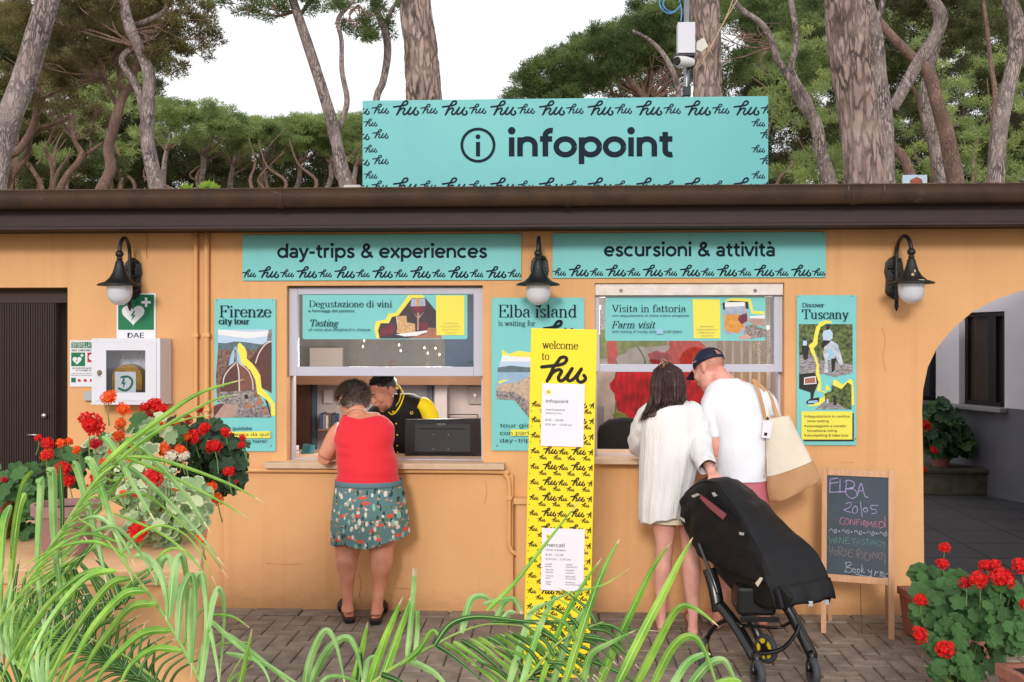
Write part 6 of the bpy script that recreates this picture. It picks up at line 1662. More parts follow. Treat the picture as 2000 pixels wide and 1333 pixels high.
# hair: cap + long falling strands
hb = MB(); hb.ell((0,-.020,.040), (.082,.102,.092), Mw, 24, 16)
rl = MB(); rloft(rl, [(722,1279,1328,-.40,.085),(745,1273,1336,-.42,.085),(768,1271,1341,-.44,.075),(785,1270,1340,-.46,.060),(800,1267,1318,-.50,.038),(815,1260,1290,-.53,.020)], 26, 4)
hb.join(rl); 
def hw_(co, nn):
    return co + nn*(.004*noise.noise(Vector((co.x*60, co.y*60, co.z*9))) + .003*sin(co.x*420))
fuse('hair_mass', hb, .006, M_brn, wd, 4, warp=hw_)
V = []; F = []; rg = random.Random(4)
for k in range(2400):
    a = rg.uniform(-1, 1); d_ = rg.uniform(0, 1)
    u0_ = 1302 + 12*a + rg.uniform(-3,3); v0_ = 708 + 6*a*a + rg.uniform(0, 6)
    ub = 1274 + (a+1)/2*62 + rg.uniform(-3,3)
    end_v = 782 + rg.uniform(0, 12) + max(0, .25-a)*26*rg.uniform(.4,1.15)
    end_u = ub - max(0, (end_v-785))*.62 + rg.uniform(-4,4)
    yy = -.5 - .02*sqrt(max(0,1-a*a)) + rg.uniform(-.006,.004)
    pts = [P(u0_, v0_, -.43), P(ub*.6+u0_*.4+1.5*a, 722, -.44-.035*(1-a*a)), P(ub+1.0*a, 745, yy+.005), P(ub+2*a, 770, yy), P((ub+end_u)/2, (770+end_v)/2+4, yy-.012), P(end_u, end_v, yy-.015)]
    pts = catmull(pts, 2); o = len(V); w = .0035
    tw = rg.uniform(-.002,.002)
    for i, p in enumerate(pts):
        ww = w*(1-.8*(i/len(pts))**3); V.append(p+Vector((-ww/2, tw, 0))); V.append(p+Vector((ww/2, -tw, 0)))
    for i in range(len(pts)-1): F.append((o+2*i, o+2*i+1, o+2*i+3, o+2*i+2))
m_ = MB(); m_.add(V, F); m_.build('hair', M_brn, wd, smooth=True, kind='stuff')
m_ = MB(); c = P(1293,714,-.455); s = px(-.45)
for q in ([(0,-9),(6,-2),(1,9),(-6,-1),(0,-9)], [(-3,-10),(2,-13),(8,-9),(11,-2)], [(0,-5),(3,0),(0,5),(-3,0),(0,-5)]):
    m_.tube([c+Vector((a*s, -.004, -b_*s)) for a, b_ in q], .0024, 6)
m_.build('hair_clip', mat('tortoise_gold', (196,140,110), .35, metal=.4), wd, smooth=True)
m_ = MB()
for (h, t) in ((G(1292,1238), G(1283,1196)), (G(1355,1244), G(1349,1200))):
    d = (t-h).normalized(); sd_ = Vector((-d.y, d.x, 0)); L = (t-h).length; m_.rings([[h+d*(L*t_)+sd_*(a*.04*w_)+UP*z for a, z in ((-1,.001),(1,.001),(1,.012),(-1,.012))] for t_, w_ in ((-.06,.6),(.1,.8),(.5,.9),(.8,1.1),(1.05,.7))])
m_.build('sandal', mat('tan_sandal', (150,104,80), .6), wd)

# ---------------------------------------------------------------- man with cap
mn_ = thing('person', 'man in a white t-shirt, navy cap and pink shorts reading at the right window', 'person', G(1440, 1228))
b = MB()
rloft(b, [(1045,1400,1446,-.43,.09),(1090,1400,1436,-.44,.065),(1120,1397,1433,-.45,.065),(1160,1394,1424,-.45,.05),(1195,1392,1412,-.45,.034),(1220,1390,1413,-.45,.038)], 20, 4)
rloft(b, [(1045,1450,1500,-.43,.09),(1090,1462,1500,-.44,.065),(1120,1466,1504,-.45,.065),(1160,1472,1503,-.45,.05),(1195,1477,1498,-.45,.034),(1220,1477,1500,-.45,.038)], 20, 4)
rloft(b, [(1060,1402,1498,-.43,.12),(980,1402,1496,-.43,.13),(900,1406,1493,-.43,.115),(850,1402,1496,-.42,.115),(800,1388,1500,-.40,.115),(775,1384,1498,-.39,.105),(758,1392,1480,-.38,.085),(742,1398,1450,-.36,.065)], 26, 4)
limb(b, [(1428,762,-.37),(1414,745,-.35),(1400,730,-.33)], [.066,.060,.058], 18)
hm = P(1385,722,-.30); Mm = head(b, hm, (-.66,.60,-.46), (.05,.15,1), 1.04, 1.08)
limb(b, [(1392,790,-.40),(1391,830,-.40),(1395,870,-.42),(1397,890,-.42)], [.060,.056,.046,.043]); limb(b, [(1397,890,-.42),(1400,915,-.38),(1408,938,-.30)], [.043,.038,.028]); hand(b, P(1409,940,-.29), (.3,.6,-.6), (.5,.3,.3), .6, 1.02)
limb(b, [(1492,790,-.40),(1506,820,-.38),(1504,860,-.28)], [.058,.050,.044]); limb(b, [(1504,862,-.28),(1496,880,-.18),(1480,888,-.06)], [.044,.036,.028]); hand(b, P(1478,888,-.05), (-.4,.9,0), (0,0,-1), .4, 1.0, -1)
foot(b, G(1400,1229), G(1378,1196), .075, .046); foot(b, G(1488,1232), G(1494,1196), .075, .046)
fuse('body', b, .0065, M_skB, mn_, 5)
M_tee = mat('white_tee', (238,238,246), .8, var=.05, scale=6, bump=.55, bscale=7, rgb2=(228,228,236), sheen=.1)
def tf(th, t):
    return 1 + .012*sin(4*th+7*t) + .020*t*sin(7*th+3*t) + .016*sin(10*t*3.1+3*cos(th))*(t*(1-t)*3) + .010*sin(23*t+5*th)*(.3+t)
g_ = MB(); rloft(g_, [(740,1402,1440,-.36,.068),(746,1394,1454,-.365,.078),(758,1382,1482,-.38,.098),(775,1376,1502,-.39,.122),(800,1379,1506,-.40,.132),(830,1394,1502,-.41,.136),(860,1402,1500,-.42,.138),(900,1400,1497,-.43,.138),(925,1399,1497,-.43,.140),(937,1398,1498,-.43,.142)], 60, 6, fold=tf, cap=False)
g_.build('t_shirt', M_tee, mn_, smooth=True, solid=.003)
tsf = lambda i, th, p: 1 + .02*sin(4*th+p.z*50)
sleeve([(1400,774,-.40),(1391,790,-.41),(1392,820,-.41),(1394,854,-.41)], [.060,.070,.062,.052], M_tee, mn_, tsf)
sleeve([(1484,774,-.39),(1497,790,-.40),(1505,808,-.38),(1509,826,-.34)], [.058,.066,.060,.056], M_tee, mn_, tsf)
M_pk = mat('dusty_pink_shorts', (206,116,128), .8, var=.15, scale=6, bump=.2, bscale=12)
g_ = MB(); rloft(g_, [(915,1404,1494,-.43,.128),(950,1401,1498,-.43,.135),(990,1399,1500,-.43,.140)], 40, 4, fold=lambda th, t: 1+.012*sin(6*th+4*t), cap=False); g_.build('shorts', M_pk, mn_, smooth=True, solid=.004)
for r_ in ([(985,1398,1452,-.43,.13),(1030,1396,1450,-.43,.115),(1062,1396,1448,-.44,.108)], [(985,1446,1502,-.43,.13),(1030,1450,1504,-.43,.115),(1062,1453,1506,-.44,.108)]):
    g_ = MB(); rloft(g_, r_, 30, 4, cap=False); g_.build('shorts_leg', M_pk, mn_, smooth=True, solid=.004)
M_cap = mat('navy_cap', (26,30,54), .7, bump=.1, bscale=120)
cp = MB(); rs = []
for i in range(9):
    ph = radians(-8 + 96*i/8); rs.append([Mm @ Vector((.084*cos(ph)*cos(a), -.012+.103*cos(ph)*sin(a), .040+.088*sin(ph))) for a in [2*pi*k/32 for k in range(32)]])
# leave the little rear opening
vv = [p for r_ in rs for p in r_]; ff = []
for i in range(8):
    for k in range(32):
        a = 2*pi*(k+.5)/32; back = abs(((a - 1.5*pi + pi) % (2*pi)) - pi)
        if back < .42 and 1 <= i <= 3: continue
        k2 = (k+1) % 32; ff.append((i*32+k, i*32+k2, (i+1)*32+k2, (i+1)*32+k))
ff.append(tuple(8*32+k for k in range(32)))
cp.add(vv, ff); cap_ = cp.build('cap', M_cap, mn_, smooth=True, solid=.004)
vz = MB(); rs = []
for i in range(6):
    t = i/5; rs.append([Mm @ Vector((x*(1-.25*t*t), .068+.085*t*sqrt(max(.02,1-(x/.085)**2)) + .02*(1-(x/.08)**2), .034 - .018*t - .25*x*x/.08)) for x in [-.072+.144*k/12 for k in range(13)]])
vz.rings(rs, False, False); vz.build('visor', M_cap, cap_, smooth=True, solid=.003)
m_ = MB(); m_.ell((0,-.012,.129), (.008,.008,.005), Mm, 10, 6); m_.build('cap_button', M_cap, cap_, smooth=True)
m_ = MB()
for k in range(5): m_.ell((-.0785-.001*k, .030+.010*k-.03, .052), (.0015,.0032,.004), Mm, 6, 4)
m_.build('cap_print', mat('pale_print', (190,190,200), .6), cap_)
strands('hair', Mm, 1600, lambda d: -.55 < d.z < .45 and d.y < .25, lambda d, r: Vector((0,-.2,-1)), lambda d: .007, .002, mat('cropped_fair_hair', (196,150,128), .7), mn_, 12, R3=(.076,.095,.084))

# ---------------------------------------------------------------- tote bag
bag = thing('tote_bag', 'cream canvas tote bag with tan base hanging from the man in the white t-shirt', 'bag', P(1550, 975, -.5))
M_cream = mat('cream_canvas', (228,216,198), .85, var=.12, scale=20, rgb2=(212,198,178), bump=.4, bscale=9); M_tanc = mat('tan_canvas', (196,150,108), .85, var=.15, scale=14, rgb2=(180,132,92), bump=.35, bscale=10)
def pillow(nm, Lc_, Rc_, dep, m, n1=14, n2=18, y0=-.52, taper=None):
    """surface between left and right px edges, bulging front and back"""
    a = catmull([(u, v, 0) for u, v in Lc_], 6); b_ = catmull([(u, v, 0) for u, v in Rc_], 6); N = len(a); rs = []
    for i in range(N):
        t = i/(N-1); d = dep[0]*(1-t)+dep[1]*t; fr = []; bk = []
        for k in range(n2+1):
            s = k/n2; u = a[i].x*(1-s)+b_[i].x*s; v = a[i].y*(1-s)+b_[i].y*s
            h = d*(sin(pi*s)**.45) + .004*sin(9*s+5*t) if 0 < s < 1 else 0
            p = P(u, v, y0); fr.append(Vector((p.x, y0-h, p.z))); 
            if 0 < k < n2: bk.append(Vector((p.x, y0+h*.8, p.z)))
        rs.append(fr + bk[::-1])
    m_ = MB(); m_.rings(rs, True, True); return m_.build(nm, m, bag, smooth=True, angle=60)
pillow('canvas_body', [(1493,820),(1496,875),(1498,931)], [(1542,812),(1561,852),(1587,899)], (.030,.062), M_cream)
pillow('base_panel', [(1498,931.5),(1498,955),(1503,976),(1512,981)], [(1587,899.5),(1598,920),(1603,936),(1590,948)], (.062,.050), M_tanc)
m_ = MB()
for pts in ([(1470,740,-.46),(1481,764,-.54),(1489,792,-.56),(1495,822,-.555)], [(1474,742,-.36),(1503,772,-.44),(1512,795,-.47),(1520,818,-.49)]):
    q = catmull([P(*p) for p in pts], 6); m_.tube(q, .011, 10, flatx=.25, ref=Vector((1,0,0)))
m_.build('strap', M_tanc, bag, smooth=True)
m_ = MB(); q = [(1491,820),(1509,824),(1504,857),(1487,855)]; m_.prism([(P(a,b_,-.575).x, P(a,b_,-.575).z) for a, b_ in q], -.577, -.575); tg = m_.build('swing_tag', M_paper, bag)
m_ = MB(); q = [(1493,845),(1499,846),(1498,852),(1492,851)]; m_.prism([(P(a,b_,-.5785).x, P(a,b_,-.5785).z) for a, b_ in q], -.5785, -.578); q = [(1499,813),(1503,820),(1496,820)]; m_.prism([(P(a,b_,-.58).x, P(a,b_,-.58).z) for a, b_ in q], -.582, -.58); m_.build('tag_print', M_char, tg)

# ================================================================== STROLLER
A0 = P(1400, 950, -.80); fdir = Vector((.46,-.89,0)).normalized(); sdir_ = Vector((.89,.46,0)).normalized()
def SL(u, v, s):
    d = ray(u, v); o_ = A0 + sdir_*s; t = (o_ - CAM).dot(sdir_)/d.dot(sdir_); return CAM + d*t
st = thing('stroller', 'black covered baby stroller on wheels with yellow hubs standing behind the couple', 'stroller', (G(1480,1320).x, G(1480,1320).y, 0))
M_cov = mat('black_stretch_fabric', (17,17,21), .62, spec=.3, bump=.25, bscale=9, var=.3, scale=5, rgb2=(24,24,30)); M_fr = mat('black_frame', (16,16,18), .28, spec=.6); M_shell = mat('black_shell', (20,20,22), .45, bump=.05)
SW = .148
rL = [(1338,966),(1362,946),(1392,942),(1412,958),(1440,997),(1468,1045),(1494,1098),(1510,1146),(1516,1184)]
bL = [(1331,986),(1334,1020),(1346,1058),(1366,1082),(1400,1104),(1440,1124),(1482,1134),(1506,1150),(1517,1188)]
rR = [(1392,938),(1415,938),(1447,946),(1478,966),(1508,998),(1545,1035),(1582,1066),(1608,1108),(1621,1144)]
bR = [(1420,960),(1440,1000),(1470,1030),(1500,1060),(1530,1090),(1560,1120),(1590,1150),(1608,1170),(1618,1180)]
def c3(q, s): return catmull([SL(u, v, s) for u, v in q], 6)
cRL, cBL, cRR, cBR = c3(rL,-SW), c3(bL,-SW-.015), c3(rR,SW), c3(bR,SW+.01)
rs = []
for i in range(len(cRL)):
    t = i/(len(cRL)-1); ring = []
    A_, B_, C_, D_ = cBL[i], cRL[i], cRR[i], cBR[i]
    for k in range(8): 
        s = k/8; p = A_.lerp(B_, s); bul = .016*sin(pi*s)*(1-.5*t) + .004*sin(20*t+6*s); ring.append(p - sdir_*bul)
    for k in range(12):
        s = k/12; p = B_.lerp(C_, s); ring.append(p + UP*(.030*sin(pi*s)*(1-.3*t) + .0035*sin(26*t)*sin(pi*s)))
    for k in range(9):
        s = k/8; p = C_.lerp(D_, s); ring.append(p + sdir_*.02*sin(pi*s))
    rs.append(ring)
def crease(p):
    a = noise.noise(Vector((p.x*7+p.z*5, p.y*7, (p.z-p.x*.8)*16))); b__ = noise.noise(Vector((p.x*22, p.y*22, p.z*9+4)))
    return .018*a + .006*b__ + .004*abs(noise.noise(Vector((p.x*14+p.z*14, p.y*9, 3.3))))
cen_ = [sum(r_, Vector())/len(r_) for r_ in rs]
rs = [[p + (p-c__).normalized()*crease(p) for p in r_] for r_, c__ in zip(rs, cen_)]
m_ = MB(); m_.rings(rs, False, False)
# close the hood end
n0 = len(rs[0]); c0 = sum((p for p in rs[0]), Vector())/n0 - fdir*.05; cap0 = [p.lerp(c0, .5) - fdir*.02 for p in rs[0]]
m_.rings([cap0, rs[0]], False, False); m_.add(cap0 + [c0], [(i+1, i, n0) for i in range(n0-1)])
cv = m_.build('sun_cover', M_cov, st, smooth=True, solid=.004, sub=1)
# viewing slit with pinkish mesh, seam, clips
def patch(nm, pts, s, m, off=.012, parent=None):
    m_ = MB(); q = [SL(u, v, s) - sdir_*off for u, v in pts]; m_.add(q + [p - sdir_*.002 for p in q], [tuple(range(len(q)))[::-1], tuple(range(len(q), 2*len(q)))] + [(i, (i+1) % len(q), (i+1) % len(q)+len(q), i+len(q)) for i in range(len(q))]); return m_.build(nm, m, parent or cv)
patch('window_slit', [(1381,972),(1384,966),(1434,1004),(1427,1014),(1400,992)], -SW, mat('pink_mesh', (150,78,90), .6), .048)
patch('slit_edge', [(1383,966),(1385,963),(1448,1012),(1446,1018)], -SW, M_cov, .046)
M_clip = mat('reflective_clip', (196,204,206), .25, metal=.3)
for pts, s, o_ in (([(1359,968),(1371,963),(1377,966),(1363,972)],-SW,.03), ([(1413,961),(1418,960),(1424,967),(1417,969)],-SW,.075), ([(1341,1008),(1350,1013),(1351,1020),(1343,1014)],-SW,.045), ([(1456,1038),(1466,1040),(1465,1045),(1457,1044)],-SW,.04)): patch('clip', pts, s, M_clip, o_)
for u, v, s_ in ((1534,1182,-.10),(1580,1177,0.03),(1611,1174,.13)):
    m_ = MB(); p = SL(u, v, s_); m_.box(p.x-.012, p.x+.012, p.y-.035, p.y-.028, p.z-.012, p.z+.014); m_.build('clip', M_clip, cv, bevel=.002)
m_ = MB(); m_.tube([p - sdir_*.004 + UP*.003 for p in cRL], .0035, 6); m_.build('seam', M_cov, cv, smooth=True)
patch('side_label', [(1488,1138),(1498,1126),(1503,1129),(1493,1145)], -SW, mat('cream_label', (226,214,196), .6), .04, st)
# front flap hanging over the foot end
fl = [SL(1516,1150,-SW), SL(1623,1128,SW)]; 
m_ = MB(); rs = []
for i in range(8):
    t = i/7; rs.append([SL(1512+(1621-1512)*k/10 + 3*t, (1150+(1128-1150)*k/10) + 38*t + 3*sin(k*1.3)*t, -SW+2*SW*k/10) + fdir*(.03*sin(pi*t*.5)+.008*sin(k*1.9)) for k in range(11)])
m_.rings(rs, False, False); m_.build('front_flap', M_cov, cv, smooth=True, solid=.004)
# seat shell
m_ = MB()
m_.rings([[SL(u, v, s) for s in (-.13,-.05,.05,.13) for (u, v) in [q]] + [SL(u2, v2, s) for s in (.13,-.13) for (u2, v2) in [q2]] for q, q2 in (((1378,1075),(1385,1085)),((1400,1120),(1420,1090)),((1440,1165),(1470,1110)),((1495,1190),(1520,1140)),((1540,1192),(1550,1165)))])
fuse('seat_shell', m_, .012, M_shell, st, 6)
m_ = MB(); a = SL(1470,1165,-.12); m_.box(a.x-.08, a.x+.12, a.y-.02, a.y+.22, a.z-.10, a.z+.05); m_.build('seat_base', M_shell, st, bevel=.02)
m_ = MB(); a = SL(1466,1172,-.15); m_.ell(a, (.016,.012,.014)); 
m_ = MB(); a = SL(1512,1166,-.10); m_.ell(a, (.022,.014,.016), seg=12, rn=8); m_.build('blue_button', mat('blue_plastic', (30,90,190), .4), st, smooth=True)
m_ = MB(); q = [SL(u, v, -.17) for u, v in ((1436,1178),(1446,1164),(1453,1167),(1444,1188))]; m_.add(q, [(0,1,2,3)]); m_.build('warning_label', mat('grey_label', (170,160,160), .6), st, solid=.001)
m_ = MB(); q = [SL(u, v, -.172) for u, v in ((1445,1164),(1453,1167),(1451,1171),(1443,1168))]; m_.add(q, [(0,1,2,3)]); m_.build('warning_label', mat('red_label', (180,60,70), .6), st, solid=.001)
# frame
def bar(nm, pts, r, flat=1.0, m=None):
    m_ = MB(); m_.tube(catmull([SL(*p) for p in pts], 6), r, 10, flatx=flat); return m_.build(nm, m or M_fr, st, smooth=True)
bar('handle_tube', [(1365,1062,-.19),(1378,1095,-.19),(1392,1130,-.19),(1402,1160,-.18)], .010, m=mat('dark_chrome', (84,84,88), .25, metal=.8))
bar('handle_tube', [(1385,1062,.17),(1412,1100,.17),(1440,1140,.17)], .010)
hp = P(1399, 947, -.955)
m_ = MB(); m_.tube(catmull([hp+Vector((-.07,.07,-.02)), hp+Vector((-.055,.0,-.002)), hp, hp+Vector((.055,.0,-.002)), hp+Vector((.075,.08,-.02))], 5), .011, 10); m_.build('carry_handle', M_fr, st, smooth=True)
bar('rear_leg', [(1385,1112,-.18),(1396,1150,-.18),(1404,1195,-.18)], .036, .5)
bar('front_leg', [(1404,1180,-.18),(1436,1220,-.17),(1462,1262,-.165),(1474,1285,-.16)], .034, .55)
bar('front_leg', [(1512,1160,.08),(1540,1190,.14),(1566,1240,.16),(1588,1284,.17)], .029, .55)
bar('rear_leg', [(1445,1185,.05),(1470,1215,.1),(1485,1250,.12),(1490,1268,.13)], .028, .6)
bar('arch_tube', [(1388,1285,-.20),(1380,1255,-.19),(1395,1225,-.18),(1422,1212,-.17),(1450,1225,-.16)], .013)
bar('cross_bar', [(1470,1277,-.16),(1500,1276,-.08),(1530,1266,.0),(1553,1240,.10),(1560,1222,.15)], .011)
bar('under_bar', [(1440,1222,-.16),(1480,1224,-.02),(1520,1226,.1),(1545,1215,.14)], .009)
m_ = MB(); a = SL(1480,1208,-.1); m_.box(a.x-.09, a.x+.11, a.y, a.y+.006, a.z-.02, a.z+.008); m_.build('basket_rim', M_fr, st, bevel=.002)
# wheels
M_tyre = mat('dark_grey_tyre', (66,68,76), .7); M_hub = mat('yellow_hub', (236,206,30), .45)
def wheel(u, v, y, R_, yaw, hubm, sidev=0):
    c = P(u, v, y)
    c = Vector((c.x, c.y, R_))
    ax_ = Vector((cos(yaw), sin(yaw), 0))
    def T(p): # local: axis along x -> ax_
        return c + ax_*p[0] + Vector((-ax_.y, ax_.x, 0))*p[1] + UP*p[2]
    e = MB(); e.lathe([(R_*.52,-.015),(R_*.80,-.018),(R_*.95,-.014),(R_,-.006),(R_,.006),(R_*.95,.014),(R_*.80,.018),(R_*.52,.015)], (0,0,0), 28, 'x'); e.rings; e.v = [tuple(T(p)) for p in e.v]
    w = e.build('wheel', M_tyre, st, smooth=True, angle=50)
    e = MB(); e.lathe([(.0001,-.02),(R_*.3,-.019),(R_*.62,-.014),(R_*.80,-.013),(R_*.80,.013),(R_*.62,.014),(R_*.3,.019),(.0001,.02)], (0,0,0), 20, 'x'); e.v = [tuple(T(p)) for p in e.v]; h = e.build('hub', M_fr, w, smooth=True, angle=40)
    if hubm:
        e = MB()
        for k in range(5):
            a = 2*pi*k/5
            for sx in (-.0175, .0175):
                q = [(sx, R_*rr*cos(a+da), R_*rr*sin(a+da)) for rr, da in ((.34,-.35),(.70,-.42),(.74,0),(.70,.42),(.34,.35))]
                q2 = [(sx*.6, p[1], p[2]) for p in q]
                e.add([T(p) for p in q+q2], [(0,1,2,3,4),(9,8,7,6,5)] + [(i,(i+1)%5,(i+1)%5+5,i+5) for i in range(5)])
        e.build('hub_insert', hubm, w)
    return w, c
w1, c1 = wheel(1374, 1270, G(1374,1309).y, .082, atan2(.46,.89)-.75, M_hub); w2, c2 = wheel(1497, 1262, G(1497,1295).y, .078, atan2(.46,.89)+.1, M_hub)
w3, c3_ = wheel(1480, 1312, G(1480,1346).y, .074, atan2(.46,.89)-.25, None); w4, c4 = wheel(1588, 1312, G(1588,1341).y, .074, atan2(.46,.89)-.35, None)
for c, ut in ((c3_, (1474,1284,-.16)), (c4, (1588,1283,.17))):
    m_ = MB(); t_ = SL(*ut)
    m_.tube([t_+UP*.01, Vector((c.x,c.y,.165))*.5+t_*.5, Vector((c.x, c.y+.02, .155)), Vector((c.x, c.y+.02, .12))], [.02,.024,.026,.024], 12)
    for s_ in (-1, 1): m_.tube([Vector((c.x, c.y+.02, .135))+sdir_*s_*.020, Vector((c.x, c.y+.01,.10))+sdir_*s_*.026, c+sdir_*s_*.026], [.010,.010,.012], 8)
    m_.build('wheel_fork', M_fr, st, smooth=True)
for c, ut in ((c1, (1380,1245,-.19)), (c2, (1490,1262,.13))):
    m_ = MB(); m_.tube([SL(*ut), c], .014, 8); m_.build('axle', M_fr, st, smooth=True)
# ================================================================== PINE TREES
def bark_mat(nm, a, b2, sc, crack=.5):
    """plated bark: warped, stretched cells with soft furrows, plus fine flaking"""
    if nm in MATS: return MATS[nm]
    m = mat(nm, a, .9, var=.9, scale=5, rgb2=b2, stretch=(1,1,.4), bump=.5, bscale=22)
    n, l, b = nodes_of(m)
    tc = n.new('ShaderNodeTexCoord'); mp = n.new('ShaderNodeMapping'); mp.inputs['Scale'].default_value = (1,1,.26); l.new(tc.outputs['Object'], mp.inputs[0])
    nz = n.new('ShaderNodeTexNoise'); nz.inputs['Scale'].default_value = sc*.7; nz.inputs['Detail'].default_value = 5; l.new(mp.outputs[0], nz.inputs['Vector'])
    ad = n.new('ShaderNodeMix'); ad.data_type = 'RGBA'; ad.blend_type = 'LINEAR_LIGHT'; ad.inputs[0].default_value = .10; l.new(mp.outputs[0], ad.inputs[6]); l.new(nz.outputs['Color'], ad.inputs[7])
    v = n.new('ShaderNodeTexVoronoi'); v.feature = 'DISTANCE_TO_EDGE'; v.inputs['Scale'].default_value = sc; l.new(ad.outputs[2], v.inputs['Vector'])
    r = n.new('ShaderNodeMapRange'); r.interpolation_type = 'SMOOTHSTEP'; r.inputs[1].default_value = 0; r.inputs[2].default_value = .22; l.new(v.outputs['Distance'], r.inputs[0])
    n3 = n.new('ShaderNodeTexNoise'); n3.inputs['Scale'].default_value = 3; l.new(tc.outputs['Object'], n3.inputs['Vector'])
    mk = n.new('ShaderNodeMapRange'); mk.inputs[1].default_value = .35; mk.inputs[2].default_value = .65; mk.inputs[3].default_value = .25; l.new(n3.outputs['Fac'], mk.inputs[0])
    bp = n.new('ShaderNodeBump'); bp.inputs['Strength'].default_value = .7; bp.inputs['Distance'].default_value = .02; l.new(r.outputs[0], bp.inputs['Height'])
    old = b.inputs['Normal'].links[0].from_socket; l.new(old, bp.inputs['Normal']); l.new(bp.outputs[0], b.inputs['Normal'])
    iv = n.new('ShaderNodeMath'); iv.operation = 'SUBTRACT'; iv.inputs[0].default_value = 1; l.new(r.outputs[0], iv.inputs[1])
    mu = n.new('ShaderNodeMath'); mu.operation = 'MULTIPLY'; l.new(iv.outputs[0], mu.inputs[0]); l.new(mk.outputs[0], mu.inputs[1])
    mx = n.new('ShaderNodeMix'); mx.data_type = 'RGBA'; src = b.inputs['Base Color'].links[0].from_socket
    l.new(mu.outputs[0], mx.inputs[0]); l.new(src, mx.inputs[6]); mx.inputs[7].default_value = (*lin(tuple(k*crack for k in a)), 1); l.new(mx.outputs[2], b.inputs['Base Color'])
    return m
M_bark1 = bark_mat('plated_pine_bark', (178,154,146), (134,112,104), 11, .36); M_bark2 = bark_mat('smooth_pine_bark', (178,162,158), (134,116,112), 20, .42); M_bark3 = bark_mat('brown_branch_bark', (158,126,112), (118,92,82), 26, .65)
def leafm(nm, a, b2, tr=.3):
    m = mat(nm, a, .6, var=1.0, scale=1.1, rgb2=b2, translucent=tr, spec=.25); return m
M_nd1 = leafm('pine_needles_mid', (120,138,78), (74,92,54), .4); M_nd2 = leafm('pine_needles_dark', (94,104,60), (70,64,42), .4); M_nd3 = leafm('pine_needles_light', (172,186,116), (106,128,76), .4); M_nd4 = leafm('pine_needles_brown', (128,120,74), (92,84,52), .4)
def fol_mesh(name, puffs, dens, nl, material, parent, seed, up=.35, sub=13.0, cnt=70):
    cnt = int(cnt*1.7)
    """puffs: (u,v,ru,rv,depth[,depth radius m]); needles as thin blades in small tufts spread through the crown"""
    rg = np.random.default_rng(seed); cen = []; dd = []
    right = np.array(RT); fw = np.array(FW); upv = np.array((0,0,1.0))
    for pf in puffs:
        u, v, ru, rv, d = pf[:5]; s = d/FPX; dr = pf[5] if len(pf) > 5 else min(ru, rv*1.6)*s
        c = np.array(PD(u, v, d)); n = max(3, int(dens*ru*rv/(sub*sub)*2.4))
        q = rg.normal(size=(n, 3)); q /= np.linalg.norm(q, axis=1)[:, None]
        q[:, 2] = np.where(rg.random(n) < .55, np.abs(q[:, 2]), q[:, 2])
        r = rg.uniform(.55, 1.05, n)[:, None]**.6
        p = c + (q*r)@np.stack([right*ru*s, fw*dr, upv*rv*s]); cen.append(p); dd.append(np.full(n, d))
    cen = np.concatenate(cen); dd = np.concatenate(dd); N = len(cen)
    m = cnt; sz = (sub*dd/FPX)[:, None, None]
    o = rg.normal(size=(N, m, 3)); o /= np.linalg.norm(o, axis=2)[:, :, None]
    base = cen[:, None, :] + o*sz*(rg.random((N, m, 1))**.5)*np.array((1.15,1.15,.7))
    dr_ = o*.8 + rg.normal(size=(N, m, 3))*.55 + np.array((0,0,up)); dr_ /= np.linalg.norm(dr_, axis=2)[:, :, None]
    L = (nl*dd/FPX)[:, None, None]*rg.uniform(.6, 1.2, (N, m, 1))
    sd__ = np.cross(dr_, rg.normal(size=(N, m, 3))); sd__ /= np.linalg.norm(sd__, axis=2)[:, :, None]
    w = L*.115
    a = base - sd__*w; b_ = base + sd__*w; c_ = base + dr_*L
    V = np.stack([a, b_, c_], axis=2).reshape(-1, 3)
    org = np.array(ORG[parent.name]); V = V - org
    K = len(V)//3
    me = bpy.data.meshes.new(name); me.vertices.add(K*3); me.vertices.foreach_set('co', V.astype(np.float32).ravel())
    me.loops.add(K*3); me.loops.foreach_set('vertex_index', np.arange(K*3, dtype=np.int32)); me.polygons.add(K)
    me.polygons.foreach_set('loop_start', np.arange(0, K*3, 3, dtype=np.int32)); me.polygons.foreach_set('loop_total', np.full(K, 3, dtype=np.int32))
    me.update(calc_edges=True); me.materials.append(material)
    ob = bpy.data.objects.new(name, me); COL.objects.link(ob); ob.parent = parent; ob['kind'] = 'stuff'
    return ob
def trunk_mb(paths, d, big=False, seg=12, wob=.05, seed=0):
    m_ = MB()
    for pi_, path in enumerate(paths):
        s = d/FPX
        q = [Vector((u, v, w)) for u, v, w in path]; cc = catmull(q, 14 if big else 5)
        pts = [PD(p.x, p.y, d + (.25*pi_ if pi_ else 0)) for p in cc]; rad = [max(.01, p.z/2*s) for p in cc]
        if pi_ == 0:
            e = pts[-1].copy(); e.z = -.1; k = max(2, int(pts[-1].z/(.6))); p0 = pts[-1].copy(); r0 = rad[-1]
            for j in range(1, k+1): pts.append(p0.lerp(e, j/k)); rad.append(r0*(1+.15*j/k))
        if big:
            def rf(i, th, p, sd_=seed):
                a = noise.cell_vector; 
                f = noise.voronoi(Vector((cos(th)*4.6+.5*noise.noise(Vector((p.z*4,th,0))), sin(th)*4.6, p.z*2.2+sd_)))[0]
                e = min(1, (f[1]-f[0])*3.2)
                return .93 + .085*e + .025*noise.noise(Vector((cos(th)*9, sin(th)*9, p.z*12)))
            m_.tube(pts, rad, 64, True, rfun=rf)
        else:
            m_.tube(pts, rad, seg, True, rfun=lambda i, th, p: 1+wob*noise.noise(Vector((cos(th)*2, sin(th)*2, p.z*3+seed))))
    return m_
